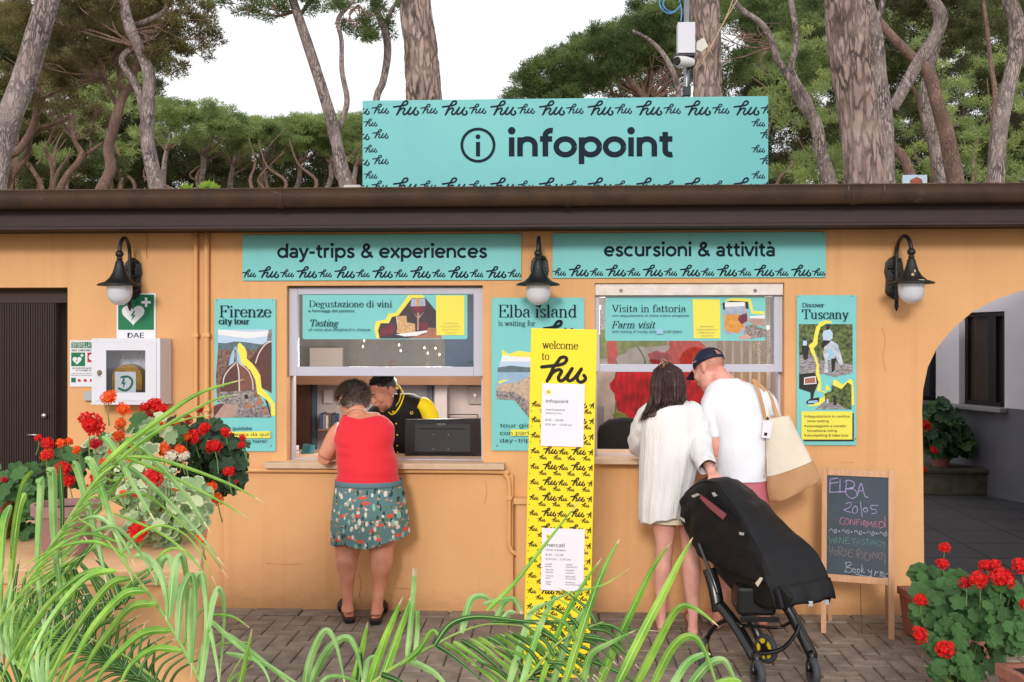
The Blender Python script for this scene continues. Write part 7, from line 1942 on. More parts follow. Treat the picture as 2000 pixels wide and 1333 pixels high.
def tree(name, label, d, paths, puffs, barkm, leafmat, dens=1.0, nl=9, big=False, seed=1, group=None, branches=None, sub=13.0, up=.35, cnt=70, cat='tree'):
    f = PD(paths[0][-1][0], paths[0][-1][1], d); t = thing(name, label, cat, (f.x, f.y, 0), group)
    trunk_mb(paths, d, big, seed=seed).build('trunk', barkm, t, smooth=True)
    if branches: trunk_mb_b(branches, d, seed).build('branches', M_bark3, t, smooth=True, kind='stuff')
    if puffs: fol_mesh('crown', puffs, dens, nl, leafmat, t, seed, up, sub, cnt)
    return t
def trunk_mb_b(brs, d, seed):
    m_ = MB()
    for k, path in enumerate(brs):
        s = d/FPX; cc = catmull([Vector(p) for p in path], 5)
        m_.tube([PD(p.x, p.y, d+.5*sin(k*2.1)) for p in cc], [max(.008, p.z/2*s) for p in cc], 7)
    return m_
def grow(rg, base, tip_region, n, w0, w1, sag=0.15):
    """branches px from base point to points in a region ellipse"""
    out = []
    for k in range(n):
        a = rg.uniform(0, 2*pi); r_ = rg.uniform(.3, 1)**.5
        u = tip_region[0] + tip_region[2]*r_*cos(a); v = tip_region[1] + tip_region[3]*r_*sin(a)
        b0 = base; m1 = (b0[0]*.6+u*.4 + rg.uniform(-14,14), b0[1]*.55+v*.45 + rg.uniform(-4,16)); m2 = (b0[0]*.25+u*.75 + rg.uniform(-12,12), b0[1]*.22+v*.78 + rg.uniform(-10,10))
        out.append([(b0[0], b0[1], w0), (*m1, w0*.65), (*m2, w0*.4), (u, v, w1)])
        for _ in range(2):
            out.append([(*m2, w0*.35), (m2[0]+(u-m2[0])*.5+rg.uniform(-25,25), m2[1]+(v-m2[1])*.5-rg.uniform(0,20), w0*.25), (u+rg.uniform(-40,40), v+rg.uniform(-25,20), w1)])
    return out
R_ = random.Random(21)
# big near trunks
tree('stone_pine', 'stout furrowed pine trunk rising straight behind the left part of the infopoint board', 15, [[(800,-160,60),(806,-60,62),(812,20,62),(822,100,66),(828,190,70),(836,300,74)]], [(800,-230,140,60,15)], M_bark1, M_nd1, big=True, seed=3)
tree('stone_pine', 'thick pale trunk with plated bark leaning left beyond the roof, right of the board', 13, [[(1640,-140,78),(1650,0,78),(1656,80,79),(1668,160,79),(1682,260,77),(1692,365,84)]], [(1600,-230,120,50,13)], M_bark1, M_nd1, big=True, seed=8)
tree('stone_pine', 'straight rough trunk right behind the roof mast with cameras', 16, [[(1372,-120,58),(1376,0,58),(1380,90,56),(1382,190,56),(1384,300,58)]], [(1380,-230,140,55,16)], M_bark1, M_nd1, big=True, seed=5)
tree('stone_pine', 'large grey trunk leaning in from the upper left corner', 12, [[(112,-90,44),(92,0,44),(70,80,44),(46,160,46),(20,225,46),(2,310,36),(-6,370,36)]], [(160,-140,160,60,12)], M_bark2, M_nd1, seed=2)
# slimmer trunks
tree('stone_pine', 'slender winding grey pine at the left with a crooked side limb', 20, [[(238,-40,18),(240,0,20),(252,48,22),(270,90,22),(290,140,24),(290,200,25),(287,260,26),(296,320,28),(307,372,30)],
     [(285,262,14),(276,200,15),(262,160,15),(243,132,14),(240,112,13),(262,92,14),(268,84,12)], [(262,50,12),(290,40,11),(320,22,9),(335,-10,8)]],
     [(120,20,110,50,20),(230,-10,120,50,21),(340,30,80,50,21),(370,70,60,46,20),(330,110,46,40,20),(60,70,70,36,21),(180,80,70,34,22),(280,70,60,30,22)], M_bark2, M_nd4, dens=1.0, seed=4,
     branches=grow(R_, (262,90), (200,40,150,50), 9, 6, 1.5)+grow(R_, (262,60), (350,60,60,50), 6, 5, 1.5))
tree('stone_pine', 'reddish curved pine whose trunk splits low, between the two grey left trunks', 22, [[(268,110,10),(258,165,13),(240,190,16),(225,240,20),(212,290,20),(216,330,21),(197,372,23)], [(228,205,9),(205,160,9),(195,120,8),(180,95,6)], [(238,190,10),(232,140,9),(222,118,8),(230,80,6)]],
     [(150,130,80,30,23),(80,140,80,36,23),(230,120,60,30,23),(30,190,50,30,23)], M_bark3, M_nd4, dens=.8, seed=6, branches=grow(R_, (200,150), (140,110,120,40), 9, 5, 1.2))
tree('stone_pine', 'many limbed low pine in the shade behind the far left of the roof', 24, [[(75,160,10),(74,200,12),(66,245,14),(40,290,15),(10,315,16),(4,372,18)], [(142,225,6),(110,240,8),(62,262,10),(54,300,12),(20,350,13),(8,372,12)], [(55,320,8),(75,350,9),(84,372,9)]],
     [(60,230,90,30,26),(30,60,90,46,27),(150,170,80,40,27),(150,230,80,34,27),(20,260,60,26,26)], M_bark3, M_nd4, dens=.7, seed=9, branches=grow(R_, (70,200), (90,140,110,50), 10, 5, 1.2))
tree('stone_pine', 'forked low pine with paired limbs standing just left of the reddish curved one', 24, [[(140,225,7),(146,275,9),(160,305,12),(130,345,13),(116,372,15)], [(200,280,6),(160,308,8)], [(140,300,6),(112,340,8),(104,372,9)], [(88,290,7),(102,330,8),(100,372,8)], [(112,240,5),(92,285,6)]],
     [(120,340,70,20,28),(200,330,50,30,28),(60,350,60,24,28)], M_bark3, M_nd2, dens=.8, seed=12, branches=grow(R_, (146,275), (140,210,70,30), 7, 4, 1.2))
tree('stone_pine', 'tall slim pine forking beside the left edge of the infopoint board', 20, [[(560,-40,14),(575,10,17),(592,60,20),(615,130,21),(634,190,22),(648,240,24),(662,300,24),(676,364,28)], [(657,262,9),(668,235,12),(678,195,11),(668,140,10),(667,80,9),(660,40,9),(680,14,7),(700,-10,6)], [(584,36,8),(600,10,8),(620,-10,6)]],
     [(470,10,50,22,20),(530,24,50,22,20),(600,4,50,24,20),(690,-2,60,26,21),(700,60,34,26,21),(720,40,30,20,21),(640,8,40,18,20)], M_bark2, M_nd1, dens=.8, seed=14, branches=grow(R_, (585,20), (500,12,60,16), 5, 5, 1.2)+grow(R_, (700,10), (710,40,40,30), 4, 4, 1))
tree('stone_pine', 'thin curved pine disappearing behind the top left corner of the infopoint board', 22, [[(722,-20,10),(735,20,13),(752,60,15),(757,105,15),(748,160,14),(736,190,14),(728,260,16)], [(755,50,9),(765,20,8),(785,-10,7)]], [(740,60,34,24,22),(770,20,40,24,22),(720,80,24,16,22)], M_bark2, M_nd1, dens=.7, seed=15)
tree('stone_pine', 'grey twin stemmed pine just right of the infopoint board', 18, [[(1420,-20,8),(1448,18,10),(1485,45,12),(1508,80,14),(1518,115,14),(1545,160,15),(1562,200,17),(1592,238,24),(1604,300,26),(1624,366,30)], [(1592,240,16),(1580,200,14),(1556,160,13),(1546,130,13),(1556,80,12),(1548,20,11),(1540,-20,10)]],
     [(1450,60,60,40,20),(1540,40,80,46,21),(1480,130,60,36,20),(1580,130,46,40,22),(1440,20,60,34,20)], M_bark2, M_nd1, dens=.8, seed=16, branches=grow(R_, (1510,90), (1450,110,60,60), 7, 5, 1.2))
tree('stone_pine', 'pinkish pine with a thick bluish limb bending right, beside the plated leaning trunk', 15, [[(1690,-20,20),(1702,30,24),(1712,80,28),(1718,160,30),(1728,230,32),(1730,300,32),(1732,366,34)], [(1742,215,22),(1762,180,23),(1795,120,25),(1822,80,25),(1838,40,27),(1826,8,24),(1800,-20,22)], [(1712,48,10),(1720,20,12),(1730,-20,12)]],
     [(1760,-20,120,50,16),(1840,20,60,36,16)], M_bark2, M_nd2, dens=.9, seed=17)
tree('stone_pine', 'leaning brown pine crossing behind the bent bluish limb', 19, [[(1715,40,16),(1745,75,18),(1780,110,20),(1812,140,24),(1830,200,26),(1848,260,30),(1868,366,34)]],
     [(1780,30,110,50,21),(1900,60,70,44,21)], M_bark3, M_nd2, dens=.8, seed=18)
tree('stone_pine', 'shaded grey trunk standing close left of the leaning brown one', 21, [[(1836,80,12),(1815,140,18),(1806,190,20),(1816,250,22),(1832,310,24),(1844,366,26)]], [(1850,110,60,40,23)], M_bark2, M_nd2, dens=.8, seed=19)
tree('stone_pine', 'slim reddish pine curving up left of the shaded grey trunk', 23, [[(1765,150,5),(1788,180,8),(1800,220,10),(1815,270,12),(1824,320,13),(1830,368,14)]], [(1770,240,60,40,25)], M_bark3, M_nd2, dens=.8, seed=20)
tree('stone_pine', 'smooth winding grey pine at the right edge of the picture', 14, [[(1960,-60,26),(1972,0,28),(1986,50,30),(1984,110,30),(1972,160,29),(1958,220,31),(1950,280,31),(1944,368,33)]], [(1990,-60,120,50,14)], M_bark2, M_nd1, dens=.8, seed=22)
tree('stone_pine', 'thin dark pine right before the winding grey one at the right edge', 20, [[(1918,-20,6),(1928,60,8),(1936,130,9),(1944,190,10),(1938,260,9),(1930,368,10)]], [(1950,60,60,40,24)], M_bark3, M_nd2, dens=.8, seed=23)
tree('stone_pine', 'short bent limb of a pine seen low beside the rusty plate', 17, [[(1738,280,14),(1758,300,18),(1772,325,20),(1786,366,22)]], None, M_bark3, M_nd2, seed=24)
# spreading umbrella pine right of centre
pf = []
for k in range(26):
    t = k/25; u = 1010 + 330*t; vtop = 175 - 178*(t**.62); pf.append((u+R_.uniform(-8,8), vtop+24+R_.uniform(-4,8), 36, 26, 26+R_.uniform(-1.5,1.5)))
for k in range(60):
    t = R_.random(); u = 1040+320*t; pf.append((u, 175-165*(t**.62)+40+R_.uniform(0,50), 30, 20, 27+R_.uniform(-2,2)))
pf += [(1400,20,80,40,27),(1460,10,70,40,28),(1300,20,70,40,28)]
tree('umbrella_pine', 'broad umbrella pine with a domed crown rising behind the right half of the board', 26, [[(1215,140,8),(1240,170,12),(1262,195,16),(1275,230,20),(1280,330,22)], [(1262,195,10),(1300,150,8),(1330,110,6),(1380,60,5)], [(1175,85,4),(1178,120,6),(1190,160,6),(1200,195,6)], [(1160,60,4),(1172,120,7),(1215,165,9),(1250,190,9)], [(1262,190,9),(1268,130,7),(1270,70,5)], [(1280,200,9),(1310,160,7),(1350,140,5)]], pf, M_bark3, M_nd1, dens=1.15, seed=30, nl=8,
     branches=grow(R_, (1262,195), (1200,130,110,50), 9, 5, 1)+grow(R_, (1275,190), (1350,110,90,60), 9, 5, 1))
tree('umbrella_pine', 'thin leaning pine stem beside the roof mast, under the domed crown', 24, [[(1235,60,5),(1270,80,8),(1298,110,10),(1318,150,11),(1326,190,12),(1330,300,13)]], [(1180,60,30,16,24)], M_bark2, M_nd1, dens=.8, seed=31)
# distant row of pines at left
far = [(330,232,62,34,38,'pale domed pine in the distant row, right beside the winding grey trunk'), (400,240,60,38,40,'second pale domed pine of the distant row, above the young bright shoots'), (460,262,48,34,42,'distant pine with the lowest dome, middle of the row'),
       (520,262,60,30,44,'distant pine halfway between the domed ones and the forked slim trunk'), (590,258,52,30,46,'distant pine left beside the forked slim trunk'), (650,256,48,30,46,'distant pine crown behind the forked slim trunk'), (700,262,44,36,42,'distant pine crown touching the left edge of the board')]
for i, (u, v, ru, rv, d, lb_) in enumerate(far):
    pf = []
    for k in range(24):
        a = -pi*R_.random(); r = R_.uniform(.2,.9); pf.append((u+ru*r*cos(a), v+rv*r*sin(a)*.9, 22, 15, d+R_.uniform(-2,2)))
    for k in range(12): pf.append((u+R_.uniform(-ru,ru)*1.05, v+R_.uniform(4,48), 18, 12, d+R_.uniform(-1,2)))
    tree('umbrella_pine', lb_, d, [[(u+4,v+30,5),(u-4,v+60,8),(u-10+R_.uniform(-8,8),v+90,10),(u-12,372,11)]], pf, M_bark2, M_nd3, dens=1.0, nl=6, seed=40+i, group='distant row of umbrella pines',
         branches=[[(u-6,v+62,6),(u+rx*.5,v+45,4),(u+rx,v+18,2)] for rx in (-40,-18,18,44)], sub=9, cnt=46)
# shaded low growth and far wood reading as one mass
wood = thing('far_wood', 'mass of shaded pine wood and undergrowth behind the distinct trunks', 'wood', PD(1000, 372, 52))
wood['kind'] = 'stuff'
pf = []
for k in range(330):
    u = R_.uniform(-60, 760); pf.append((u, R_.uniform(262, 400), 32, 22, R_.uniform(48, 60)))
for k in range(260): pf.append((R_.uniform(-60,310), R_.uniform(20,320), 34, 24, R_.uniform(44,58)))
for k in range(480): pf.append((R_.uniform(1470,2060), R_.uniform(-40,400), 36, 26, R_.uniform(40,58)))
for k in range(90): pf.append((R_.uniform(1200,1520), R_.uniform(90,260), 30, 18, R_.uniform(44,54)))
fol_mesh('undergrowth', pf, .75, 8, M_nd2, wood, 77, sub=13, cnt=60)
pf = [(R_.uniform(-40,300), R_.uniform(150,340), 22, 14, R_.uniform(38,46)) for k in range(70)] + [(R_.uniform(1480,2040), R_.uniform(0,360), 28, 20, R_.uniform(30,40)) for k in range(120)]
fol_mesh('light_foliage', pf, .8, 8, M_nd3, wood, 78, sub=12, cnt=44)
m_ = MB()
for k in range(46):
    u = R_.choice([R_.uniform(0,290), R_.uniform(310,700), R_.uniform(1490,1990)]); v = R_.uniform(180, 330) if not 300 < u < 720 else R_.uniform(300,350); d = R_.uniform(34,46); s = d/FPX
    q = [(u, 385, 9), (u+R_.uniform(-10,10), (v+385)/2, 7), (u+R_.uniform(-40,40), v, 4), (u+R_.uniform(-80,80), v-50, 2)]
    cc = catmull([Vector(p) for p in q], 4); m_.tube([PD(p.x, p.y, d) for p in cc], [p.z/2*s for p in cc], 6)
m_.build('far_stems', M_bark3, wood, smooth=True, kind='stuff')
sh = thing('young_shoots', 'bright yellow green young shoots peeking above the roof edge at the left', 'shrub', PD(405, 372, 9)); 
for (u, v, ru, rv) in ((404,368,18,9),(368,370,8,7),(392,366,8,7)): pass
fol_mesh('foliage', [(404,370,20,9,9),(366,373,9,6,9)], 1.6, 9, leafm('lime_leaf', (176,196,84), (120,160,60)), sh, 90, up=1.0, sub=8, cnt=30)

# ================================================================== FOREGROUND PLANTERS
M_terra = mat('terracotta', (168,110,92), .85, var=.6, scale=9, rgb2=(140,88,76), bump=.3, bscale=30); M_terp = mat('mauve_terracotta', (150,112,112), .8, var=.5, scale=8, rgb2=(170,130,120), bump=.2)
M_soil = mat('potting_soil', (62,48,40), 1, var=.8, scale=40, bump=1)
yf = -3.45
zt3 = P(200,1112,yf).z; yk = -2.45
q4 = [(P(-500,1100,yf).x, yf), (P(384,1100,yf).x, yf), (P(398,1060,yk).x, yk), (P(-500,1060,yk).x, yk)]; xr_ = q4[1][0]
def slab4(m_, q, z0, z1, e=0):
    c_ = (sum(p[0] for p in q)/4, sum(p[1] for p in q)/4); q = [(p[0]+math.copysign(e, p[0]-c_[0]), p[1]+math.copysign(e, p[1]-c_[1])) for p in q]
    m_.rings([[Vector((p[0], p[1], z)) for p in q] for z in (z0, z1)]); return m_
pw_ = slab4(MB(), q4, -.05, zt3-.05); wl = pw_.build('planter_wall', M_plaster, origin=(xr_-1, yf, 0), bevel=.01)
tag(wl, 'low orange masonry planter wall behind the left palm', 'wall')
m_ = slab4(MB(), q4, zt3-.05, zt3, .015); m_.build('coping', mat('orange_coping', (224,176,132), .8, var=.3, scale=6), wl, bevel=.006)
def pot(c, R_o, h, m, label, nm='flower_pot', cat='flower pot'):
    t = thing(nm, label, cat, c)
    m_ = MB(); m_.lathe([(R_o*.62,0),(R_o*.66,.01),(R_o*.90,h*.75),(R_o*.92,h*.78),(R_o,h*.80),(R_o*1.0,h),(R_o*.9,h),(R_o*.86,h*.8),(R_o*.6,.02)], c, 32)
    m_.build('bowl', m, t, smooth=True, angle=40)
    m_ = MB(); m_.add([(c[0]+R_o*.88*cos(a), c[1]+R_o*.88*sin(a), c[2]+h*.86) for a in [2*pi*k/20 for k in range(20)]], [tuple(range(20))]); m_.build('soil', M_soil, t)
    return t
pc1 = P(130,1108,-3.2); pot((pc1.x, -3.2, zt3+.002), .115, .17, M_terp, 'mauve terracotta pot under the pale edged geraniums on the orange wall')
pc2 = P(330,1060,-2.75); pot((pc2.x, -2.75, zt3+.002), .15, .17, M_terra, 'terracotta pot of the dark leaved geranium, further back on the orange wall')
pc3 = P(20,1060,-2.95); pot((pc3.x-.08, -2.95, zt3+.002), .13, .17, M_terra, 'terracotta pot of the plain green geranium at the far left')

# geranium parts, shared meshes
M_gl = mat('geranium_green', (74,116,58), .55, var=.6, scale=30, rgb2=(50,88,44), translucent=.2, bump=.2, objvar=.22); M_gd = mat('geranium_dark_green', (46,74,46), .6, var=.5, scale=30, rgb2=(34,58,36), translucent=.12, objvar=.2)
M_gp = mat('geranium_pale_edge', (216,224,184), .6, var=.7, scale=30, rgb2=(172,196,140), translucent=.25); M_gm = mat('geranium_grey_green', (156,180,132), .6, var=.7, scale=30, rgb2=(112,148,96), translucent=.2, objvar=.15)
def leaf_mesh(mi, mo, seed, zone=False):
    rg = random.Random(seed); m_ = MB(); n = 27; V = [(0,0,0)]; 
    for r_ in (.45, .78, 1.0):
        for k in range(n):
            a = pi*1.5 + 2*pi*(k+.5)/n; notch = 1 - .55*math.exp(-((((a-pi*1.5+pi) % (2*pi))-pi)/.22)**2)
            lob = 1 + (.10*cos(7*(a-pi*1.5)) + .04*cos(21*a))*r_; rr = r_*notch*lob
            V.append((rr*cos(a), rr*sin(a), .16*r_*r_ + .06*r_*sin(7*a+seed) + rg.uniform(-.02,.02)))
    F = []; 
    for k in range(n): F.append((0, 1+k, 1+(k+1) % n))
    mi_l = [0]*n
    for j in range(2):
        for k in range(n):
            a_, b_ = 1+j*n+k, 1+j*n+(k+1) % n; F.append((a_, a_+n, b_+n, b_)); mi_l.append(1 if (zone and j == 1) else 0)
    m_.v = V; m_.f = F; m_.mi = mi_l
    return raw_mesh(m_, 'leaf', [mi, mo], True)
LG = [leaf_mesh(M_gl, M_gl, s) for s in (1,2,3)]; LD = [leaf_mesh(M_gd, M_gd, s) for s in (4,5)]; LV = [leaf_mesh(M_gm, M_gp, s, True) for s in (6,7)] + [leaf_mesh(M_gm, M_gm, 9), leaf_mesh(M_gp, M_gp, 10), leaf_mesh(M_gm, M_gm, 11)]
def floret_ball(m, seed, n=18, petals=5):
    rg = random.Random(seed); mb = MB()
    for k in range(n):
        z = 1 - 1.45*(k+.5)/n; a = k*2.4 + rg.uniform(-.2,.2); r_ = sqrt(max(0, 1-z*z)); d = Vector((r_*cos(a), r_*sin(a), z)); 
        c = d*rg.uniform(.66,.92); t1 = d.orthogonal().normalized(); t2 = d.cross(t1); ph = rg.uniform(0, 6)
        for p in range(petals):
            b = ph + 2*pi*p/petals; e = t1*cos(b)+t2*sin(b); f = t1*-sin(b)+t2*cos(b); L = rg.uniform(.34,.56)
            mb.add([c - d*.06, c+e*L*.6+f*.15+d*.14, c+e*L+d*(.10+rg.uniform(-.06,.08)), c+e*L*.6-f*.15+d*.14], [(0,1,2,3)])
    mb.ell((0,0,0), (.7,.7,.7), seg=8, rn=6)
    return raw_mesh(mb, 'flower_head', m)
M_fr1 = mat('geranium_red', (226,26,24), .55, var=.4, scale=3, rgb2=(196,10,20), translucent=.2); M_fr2 = mat('geranium_orange', (250,106,40), .55, var=.4, scale=3, rgb2=(240,80,24), translucent=.25); M_fr3 = mat('geranium_crimson', (190,16,28), .55, var=.4, scale=3, rgb2=(150,8,20), translucent=.15); M_fr4 = mat('geranium_cream_flower', (226,216,196), .55, translucent=.2)
FB = {'r': [floret_ball(M_fr1, 1), floret_ball(M_fr1, 2)], 'o': [floret_ball(M_fr2, 3, 15), floret_ball(M_fr2, 4, 13)], 'c': [floret_ball(M_fr3, 5), floret_ball(M_fr3, 6, 14)], 'w': [floret_ball(M_fr4, 7, 12)]}
M_stem = mat('geranium_stem', (126,150,84), .6)
def geranium(label, root, clouds, flowers, leafset, lr, seed, group='flowering geraniums', nmax=290):
    """clouds: (u,v,ru,rv,y,dy,n)"""
    rg = random.Random(seed); t = thing('geranium_plant', label, 'geranium', root, group)
    s = 0; cnt = 0
    stems = MB()
    for (u, v, ru, rv, y, dy, n) in clouds:
        for k in range(n):
            if cnt >= nmax: break
            while True:
                a, b, c = rg.uniform(-1,1), rg.uniform(-1,1), rg.uniform(-1,1)
                if a*a+b*b+c*c < 1: break
            yy = y + c*dy; p = P(u+a*ru, v+b*rv, yy); r_ = lr*px(yy)*rg.uniform(.65,1.2)
            # leaf normal: upward and outward
            nrm = Vector((a*.8+rg.uniform(-.5,.5), -.75+c*.2+rg.uniform(-.5,.3), .75 - b*.3 + rg.uniform(-.5,.4))).normalized()
            q = nrm.to_track_quat('Z', 'Y').to_euler(); q.rotate_axis('Z', rg.uniform(0, 6.28))
            inst('leaf', rg.choice(leafset), t, p, q, (r_, r_, r_)); cnt += 1
            if k % 3 == 0:
                c0 = P(u, v+rv*.9, y); stems.tube([p - nrm*.002, p*.5+c0*.5+Vector((0,0,-.01)), c0], [.0018,.0022,.003], 5)
    for (u, v, r_, y, kd) in flowers:
        p = P(u, v, y); rr = r_*px(y); inst('flower_head', rg.choice(FB[kd]), t, p, (rg.uniform(-.5,.2)-.5, rg.uniform(-.3,.3), rg.uniform(0,6)), (rr, rr, rr*.85))
        c0 = P(u+rg.uniform(-6,14)*(1 if u < 1000 else 1), v+r_*2.4+14, y+.03); stems.tube([p, p*.5+c0*.5+Vector((rg.uniform(-.006,.006),0,0)), c0], [.002,.0022,.0026], 5)
    stems.build('stems', M_stem, t, kind='stuff')
    return t
geranium('pale edged geranium with red and orange heads, centre of the left planter', (pc1.x, -3.2, zt3+.14), [(330,985,95,72,-3.05,.16,125),(250,940,70,60,-3.0,.15,50),(270,1040,80,35,-3.1,.1,30)],
  [(272,1040,24,-3.25,'r'),(298,934,21,-3.2,'r'),(268,966,8,-3.2,'r'),(392,1053,11,-3.2,'o'),(177,830,27,-3.15,'r'),(213,777,17,-3.05,'o'),(240,800,16,-3.0,'o'),(186,868,14,-3.0,'c'),(196,928,18,-3.0,'r'),(236,828,13,-3.0,'o'),(232,852,15,-3.0,'o'),(188,938,14,-2.98,'r'),(256,905,13,-3.0,'o'),(205,905,12,-3.0,'o'),(222,880,11,-3.0,'o'),(262,872,11,-3.0,'o'),(310,915,10,-3.0,'o'),(150,880,10,-3.0,'o'),(345,955,9,-3.1,'o'),(240,965,9,-3.15,'o'),(168,955,10,-3.0,'r')], LV, 14, 51)
geranium('pale leaved geranium with crimson and orange heads reaching up before the cabinet', (pc2.x-.05, -2.8, zt3+.14), [(230,890,75,42,-2.85,.14,55),(300,850,70,40,-2.8,.12,26)],
  [(302,790,15,-2.7,'r'),(285,796,12,-2.7,'r'),(316,801,14,-2.72,'r'),(292,812,11,-2.7,'c'),(392,800,9,-2.6,'c'),(344,826,10,-2.65,'o'),(366,820,11,-2.65,'c'),(320,880,18,-2.85,'o'),(352,880,14,-2.85,'o'),(335,893,15,-2.9,'w'),(360,893,12,-2.9,'w'),(290,838,12,-2.8,'o'),(308,828,12,-2.78,'o')], LV+LG, 15, 52)
geranium('dark leaved geranium with scarlet heads at the right end of the left planter', (pc2.x, -2.75, zt3+.14), [(405,885,80,62,-2.6,.16,150),(440,920,40,44,-2.65,.1,40),(350,840,50,30,-2.6,.1,24)],
  [(378,852,15,-2.72,'r'),(400,838,14,-2.72,'r'),(418,873,16,-2.8,'r'),(440,846,12,-2.72,'r'),(473,856,8,-2.7,'r'),(472,870,8,-2.72,'r'),(447,922,12,-2.8,'r'),(461,941,5,-2.78,'c'),(382,862,10,-2.74,'r'),(412,952,14,-2.8,'o'),(424,975,13,-2.82,'o'),(364,855,12,-2.76,'o')], LD, 14, 53)
geranium('plain green geranium with a few red heads at the far left edge', (pc3.x-.05, -2.95, zt3+.14), [(30,965,80,52,-2.9,.18,95),(130,915,55,36,-2.85,.12,30),(20,1030,60,40,-2.95,.1,24)],
  [(92,887,15,-2.9,'o'),(92,866,13,-2.9,'r'),(118,866,11,-2.88,'o'),(135,862,9,-2.86,'o'),(92,890,12,-3.0,'r'),(122,918,17,-3.0,'r'),(133,940,14,-3.0,'r'),(8,938,8,-3.0,'c'),(12,1060,6,-3.0,'o'),(75,856,8,-2.86,'r')], LG, 17, 54)

# right troughs
def trough(label, c0, c1, wdt, h, m):
    d = (c1-c0); d.z = 0; L = d.length; d.normalize(); n_ = Vector((-d.y, d.x, 0))
    t = thing('terracotta_trough', label, 'planter', ((c0.x+c1.x)/2+n_.x*wdt/2, (c0.y+c1.y)/2+n_.y*wdt/2, 0))
    def bxx(s0, s1, o0, o1, z0, z1, tap=0):
        m_ = MB(); m_.add([c0+d*s+n_*o+UP*(z-c0.z) for z, e in ((z0, tap), (z1, 0)) for s, o in ((s0+e,o0+e),(s1-e,o0+e),(s1-e,o1-e),(s0+e,o1-e))], [(0,3,2,1),(4,5,6,7),(0,1,5,4),(1,2,6,5),(2,3,7,6),(3,0,4,7)]); return m_
    b = bxx(0, L, 0, wdt, .01, h*.84, .02); b.build('body', m, t, bevel=.008)
    r = MB(); tk = .025
    for q in ((-.008, L+.008, -.008, tk), (-.008, L+.008, wdt-tk, wdt+.008), (-.008, tk, tk, wdt-tk), (L-tk, L+.008, tk, wdt-tk)): r.join(bxx(*q, h*.84+.0005, h))
    r.build('rim', m, t, bevel=.004); bxx(tk, L-tk, tk, wdt-tk, h*.845, h*.95).build('soil', M_soil, t)
    return t
t1_ = trough('long terracotta trough running diagonally beside the arch pillar', G(1755,1236), G(1850,1296), .34, .28, M_terra)
c0 = P(1948,1300,-2.1); c0.z = 0; c1 = Vector((c0.x+.12, c0.y-.75, 0))
trough('nearer terracotta trough cut off by the right picture edge', Vector((c0.x,c0.y,0)), c1, .4, .34, M_terra)
g1 = G(1835,1260); geranium('large geranium spilling over the right trough with scarlet heads', (g1.x+.1, g1.y, .26),
  [(1880,1185,105,62,-1.45,.22,130),(1890,1265,80,62,-1.75,.2,95),(1820,1145,45,40,-1.25,.14,30),(1870,1315,55,30,-1.95,.12,30)],
  [(1845,1070,11,-1.4,'r'),(1841,1102,12,-1.45,'r'),(1797,1172,13,-1.6,'r'),(1797,1242,18,-1.75,'r'),(1846,1268,18,-1.95,'r')], LG, 16, 61)
geranium('mixed geranium in the nearer right trough with a row of large scarlet heads', (c0.x+.15, c0.y-.2, .32),
  [(1960,1180,60,50,-1.9,.18,60),(1985,1235,50,42,-2.1,.15,40)],
  [(1925,1105,13,-1.9,'r'),(1944,1103,11,-1.9,'r'),(1912,1133,18,-1.95,'r'),(1957,1130,22,-2.0,'r'),(1886,1139,13,-1.9,'c'),(1995,1106,17,-2.05,'r'),(2004,1180,12,-2.1,'r'),(1930,1110,10,-1.88,'c')], LG, 16, 62)
# petals on the ground
mp_ = MB(); mp_.add([(0,0,0),(.5,.3,.1),(1,0,.05),(.5,-.3,.12)], [(0,1,2,3)]); pm_ = raw_mesh(mp_, 'petal', M_fr3)
for i, (u, v) in enumerate(((1800,1313),(1828,1327),(1822,1332),(1805,1318))):
    p = G(u, v); p.z = .006; o = inst('fallen_petal', pm_, None, p, (0,0,i), (.02,.02,.02)); tag(o, ('dark red petal on the pavers, first of the row before the right trough', 'dark red petal lying nearest the bottom edge beside the trough', 'dark red petal touching its neighbour at the trough foot', 'small dark red petal in the middle of the fallen row')[i], 'petal', 'fallen petals')
# court plant
bq = BENCH; pcx = P(1838, 905, bq[0].y+.2); pot((pcx.x, bq[0].y+.22, bq[2]), .14, .27, M_terra, 'red terracotta pot on the mossy bench behind the arch')
s_ = (P(1839,850,bq[0].y)-CAM).dot(FW)/FPX
geranium('straggly dark geranium with red flowers on the bench behind the arch', (pcx.x, bq[0].y+.2, bq[2]+.2), [(1842,850,50,46,bq[0].y+.15,.25,130),(1878,866,30,24,bq[0].y+.15,.15,34),(1838,798,36,14,bq[0].y+.15,.12,26)],
  [(1806,832,12,bq[0].y-.1,'r'),(1824,880,8,bq[0].y-.1,'r'),(1803,917,7,bq[0].y-.1,'r')], LD+LG[:1], 12, 63, group='flowering geraniums')

